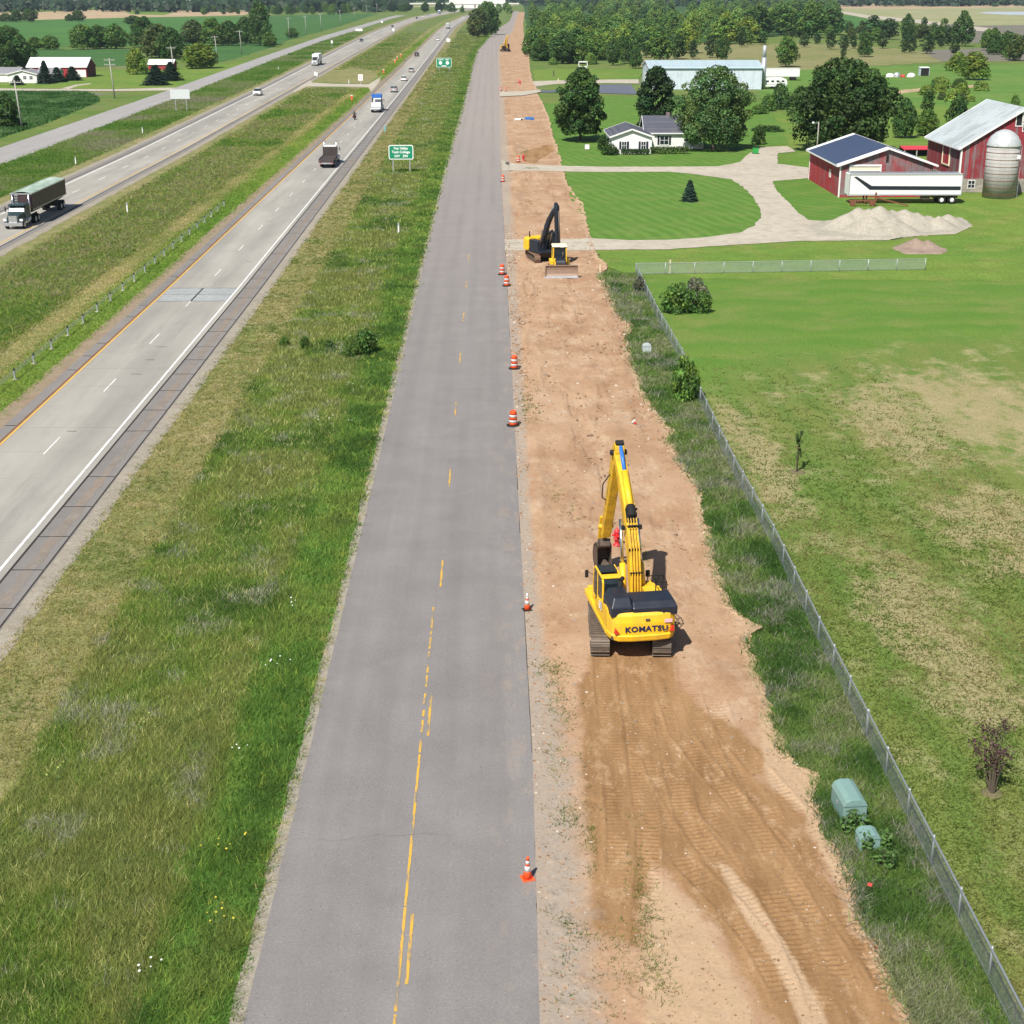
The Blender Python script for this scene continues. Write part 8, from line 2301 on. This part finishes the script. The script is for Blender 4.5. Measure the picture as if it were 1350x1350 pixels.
def post(name, px, pyb, h, m, label, cat, group, w=.12, cap=None):
    q = P(px, pyb); t = thing(name, label, cat, (q.x, q.y, 0), 0, group)
    b = MB().mat(m); b.box(0, 0, h / 2 - .05, w, w * .5, h + .1); b.build('post', None, t, .01)
    if cap:
        b = MB().mat(cap); b.box(0, -.02, h - .12, w * 1.3, w * .6, .22); b.build('reflector', None, t)
for a, c, l in ((188, 176, 'white delineator post on the outer grass left of the far carriageway'), (100, 217, 'white delineator post on the outer grass above the dark semi truck'), (168, 280, 'white delineator post standing in the median weeds'), (525.5, 308, 'white delineator post in the tall grass near the green sign'), (460, 110, 'white delineator post at the median crossover'), (367, 92, 'white delineator post on the outer verge before the white semi')):
    post('delineator_post', a, c, 1.25, M_REFLW, l, 'delineator', 'white delineator posts', .16, M_GALV)
for a, c, l in ((463.8, 132, 'orange marker on the near edge of the crossover grass'), (505.8, 96.5, 'orange marker beside the crossover, near the silver cars'), (520.6, 83, 'nearest of the three orange markers on the median edge'), (523.7, 79, 'middle of the three orange markers on the median edge'), (528.6, 75, 'farthest of the three orange markers on the median edge')):
    post('orange_marker', a, c, 1.3, M_ORANGE, l, 'marker', 'orange median markers', .42, M_REFLW)
post('blue_marker', 507.6, 173, 1.1, paint('cyan_marker', lin(.1, .45, .55), .5), 'thin cyan marker post on the mown verge behind the flatbed truck', 'marker', None, .22)

# cable barrier in the median
y0 = RY(520); y1 = RY(270)
t = thing('cable_barrier', 'low cable barrier with galvanised posts running along the median grass', 'guard cable', (float(W(y0)) - 11.0, y0, 0))
cb_ = MB().mat(M_GALV); pts = []
n = int((y1 - y0) / 4.9)
for i in range(n + 1):
    yy = y0 + i * 4.9; p = Vector((float(W(yy)) - 11.0 - (float(W(y0)) - 11.0), yy - y0, 0)); pts.append(p)
    b = MB().mat(M_GALV); b.box(p.x, p.y, .36, .12, .09, .82); o = b.build('post', None, t)
    b = MB().mat(M_NAVYBLK); b.box(p.x, p.y - .01, .72, .14, .11, .16); b.build('cap', None, o)
    b = MB().mat(M_DRIVE); b.cyl((p.x, p.y, -.06), (p.x, p.y, .015), .22, n=10); b.build('footing', None, o)
for z in (.42, .56, .70): cb_.tube([p + Vector((0, 0, z)) for p in pts], .014, 4)
cb_.build('cable', None, t)
# median crossover
poly('median_crossover', [(384, 123), (396, 113.5), (409, 106), (412, 109), (440, 110.5), (486, 111), (496, 105), (503, 99.5), (500, 108), (489, 122), (485.5, 115), (440, 114.2), (404, 114), (394, 119)], M_DRIVE, -.004, .15)
poly('median_mown_patch', [(413, 108.5), (486, 110.5), (499, 99), (492, 93), (462, 89), (430, 98)], M_MOWN, -.02, .8)
# ------------------------------------------------------------------ camera, light, air
HAZE = .00006
cd = bpy.data.cameras.new('camera'); cam = bpy.data.objects.new('camera', cd); COL.objects.link(cam)
cam.location = (0, 0, CAM_H)
cam.rotation_euler = (math.pi / 2 - PITCH, 0, -YAW)
cd.sensor_width = 36; cd.lens = 36 * FPX / 1350
cd.clip_start = .5; cd.clip_end = 12000
SC.camera = cam
SUN_EL, SUN_AZ = R(51), R(28)      # shadows fall ahead of the camera and to the right
sd = bpy.data.lights.new('sun', 'SUN'); sun = bpy.data.objects.new('sun', sd); COL.objects.link(sun)
sd.energy = 4.7; sd.angle = R(.53); sd.color = (1, .955, .88)
dirv = Vector((math.sin(SUN_AZ) * math.cos(SUN_EL), math.cos(SUN_AZ) * math.cos(SUN_EL), -math.sin(SUN_EL)))
sun.rotation_euler = dirv.to_track_quat('-Z', 'Y').to_euler()
w = bpy.data.worlds.new('World'); SC.world = w; w.use_nodes = True
nt = w.node_tree
sky = nt.nodes.new('ShaderNodeTexSky'); sky.sky_type = 'NISHITA'; sky.sun_disc = False
sky.sun_elevation = SUN_EL
sky.sun_rotation = math.pi + SUN_AZ
nt.links.new(sky.outputs[0], nt.nodes['Background'].inputs[0])
nt.nodes['Background'].inputs[1].default_value = .06
SC.view_settings.view_transform = 'Standard'; SC.view_settings.look = 'None'
SC.view_settings.exposure = .55; SC.view_settings.gamma = 1
SC.cycles.max_bounces = 6; SC.cycles.transparent_max_bounces = 16
SC.cycles.use_adaptive_sampling = True; SC.cycles.adaptive_threshold = .02
try:
    SC.cycles.use_denoising = True
except Exception: pass

# air: one box of pale even haze
hz = MB(); hz.b2(-4200, 4200, -80, 7200, -1.2, 42)
hm = bpy.data.materials.new('haze'); hm.use_nodes = True
n_ = hm.node_tree.nodes; n_.clear()
ou = n_.new('ShaderNodeOutputMaterial'); pv = n_.new('ShaderNodeVolumePrincipled')
pv.inputs['Color'].default_value = (.70, .85, 1.0, 1); pv.inputs['Density'].default_value = HAZE
pv.inputs['Anisotropy'].default_value = 0.2
hm.node_tree.links.new(pv.outputs[0], ou.inputs['Volume'])
tag(hz.build('haze', hm), 'thin bluish summer haze over the fields', 'haze', kind='stuff')
SC.cycles.volume_bounces = 0
SC.cycles.volume_step_rate = 1
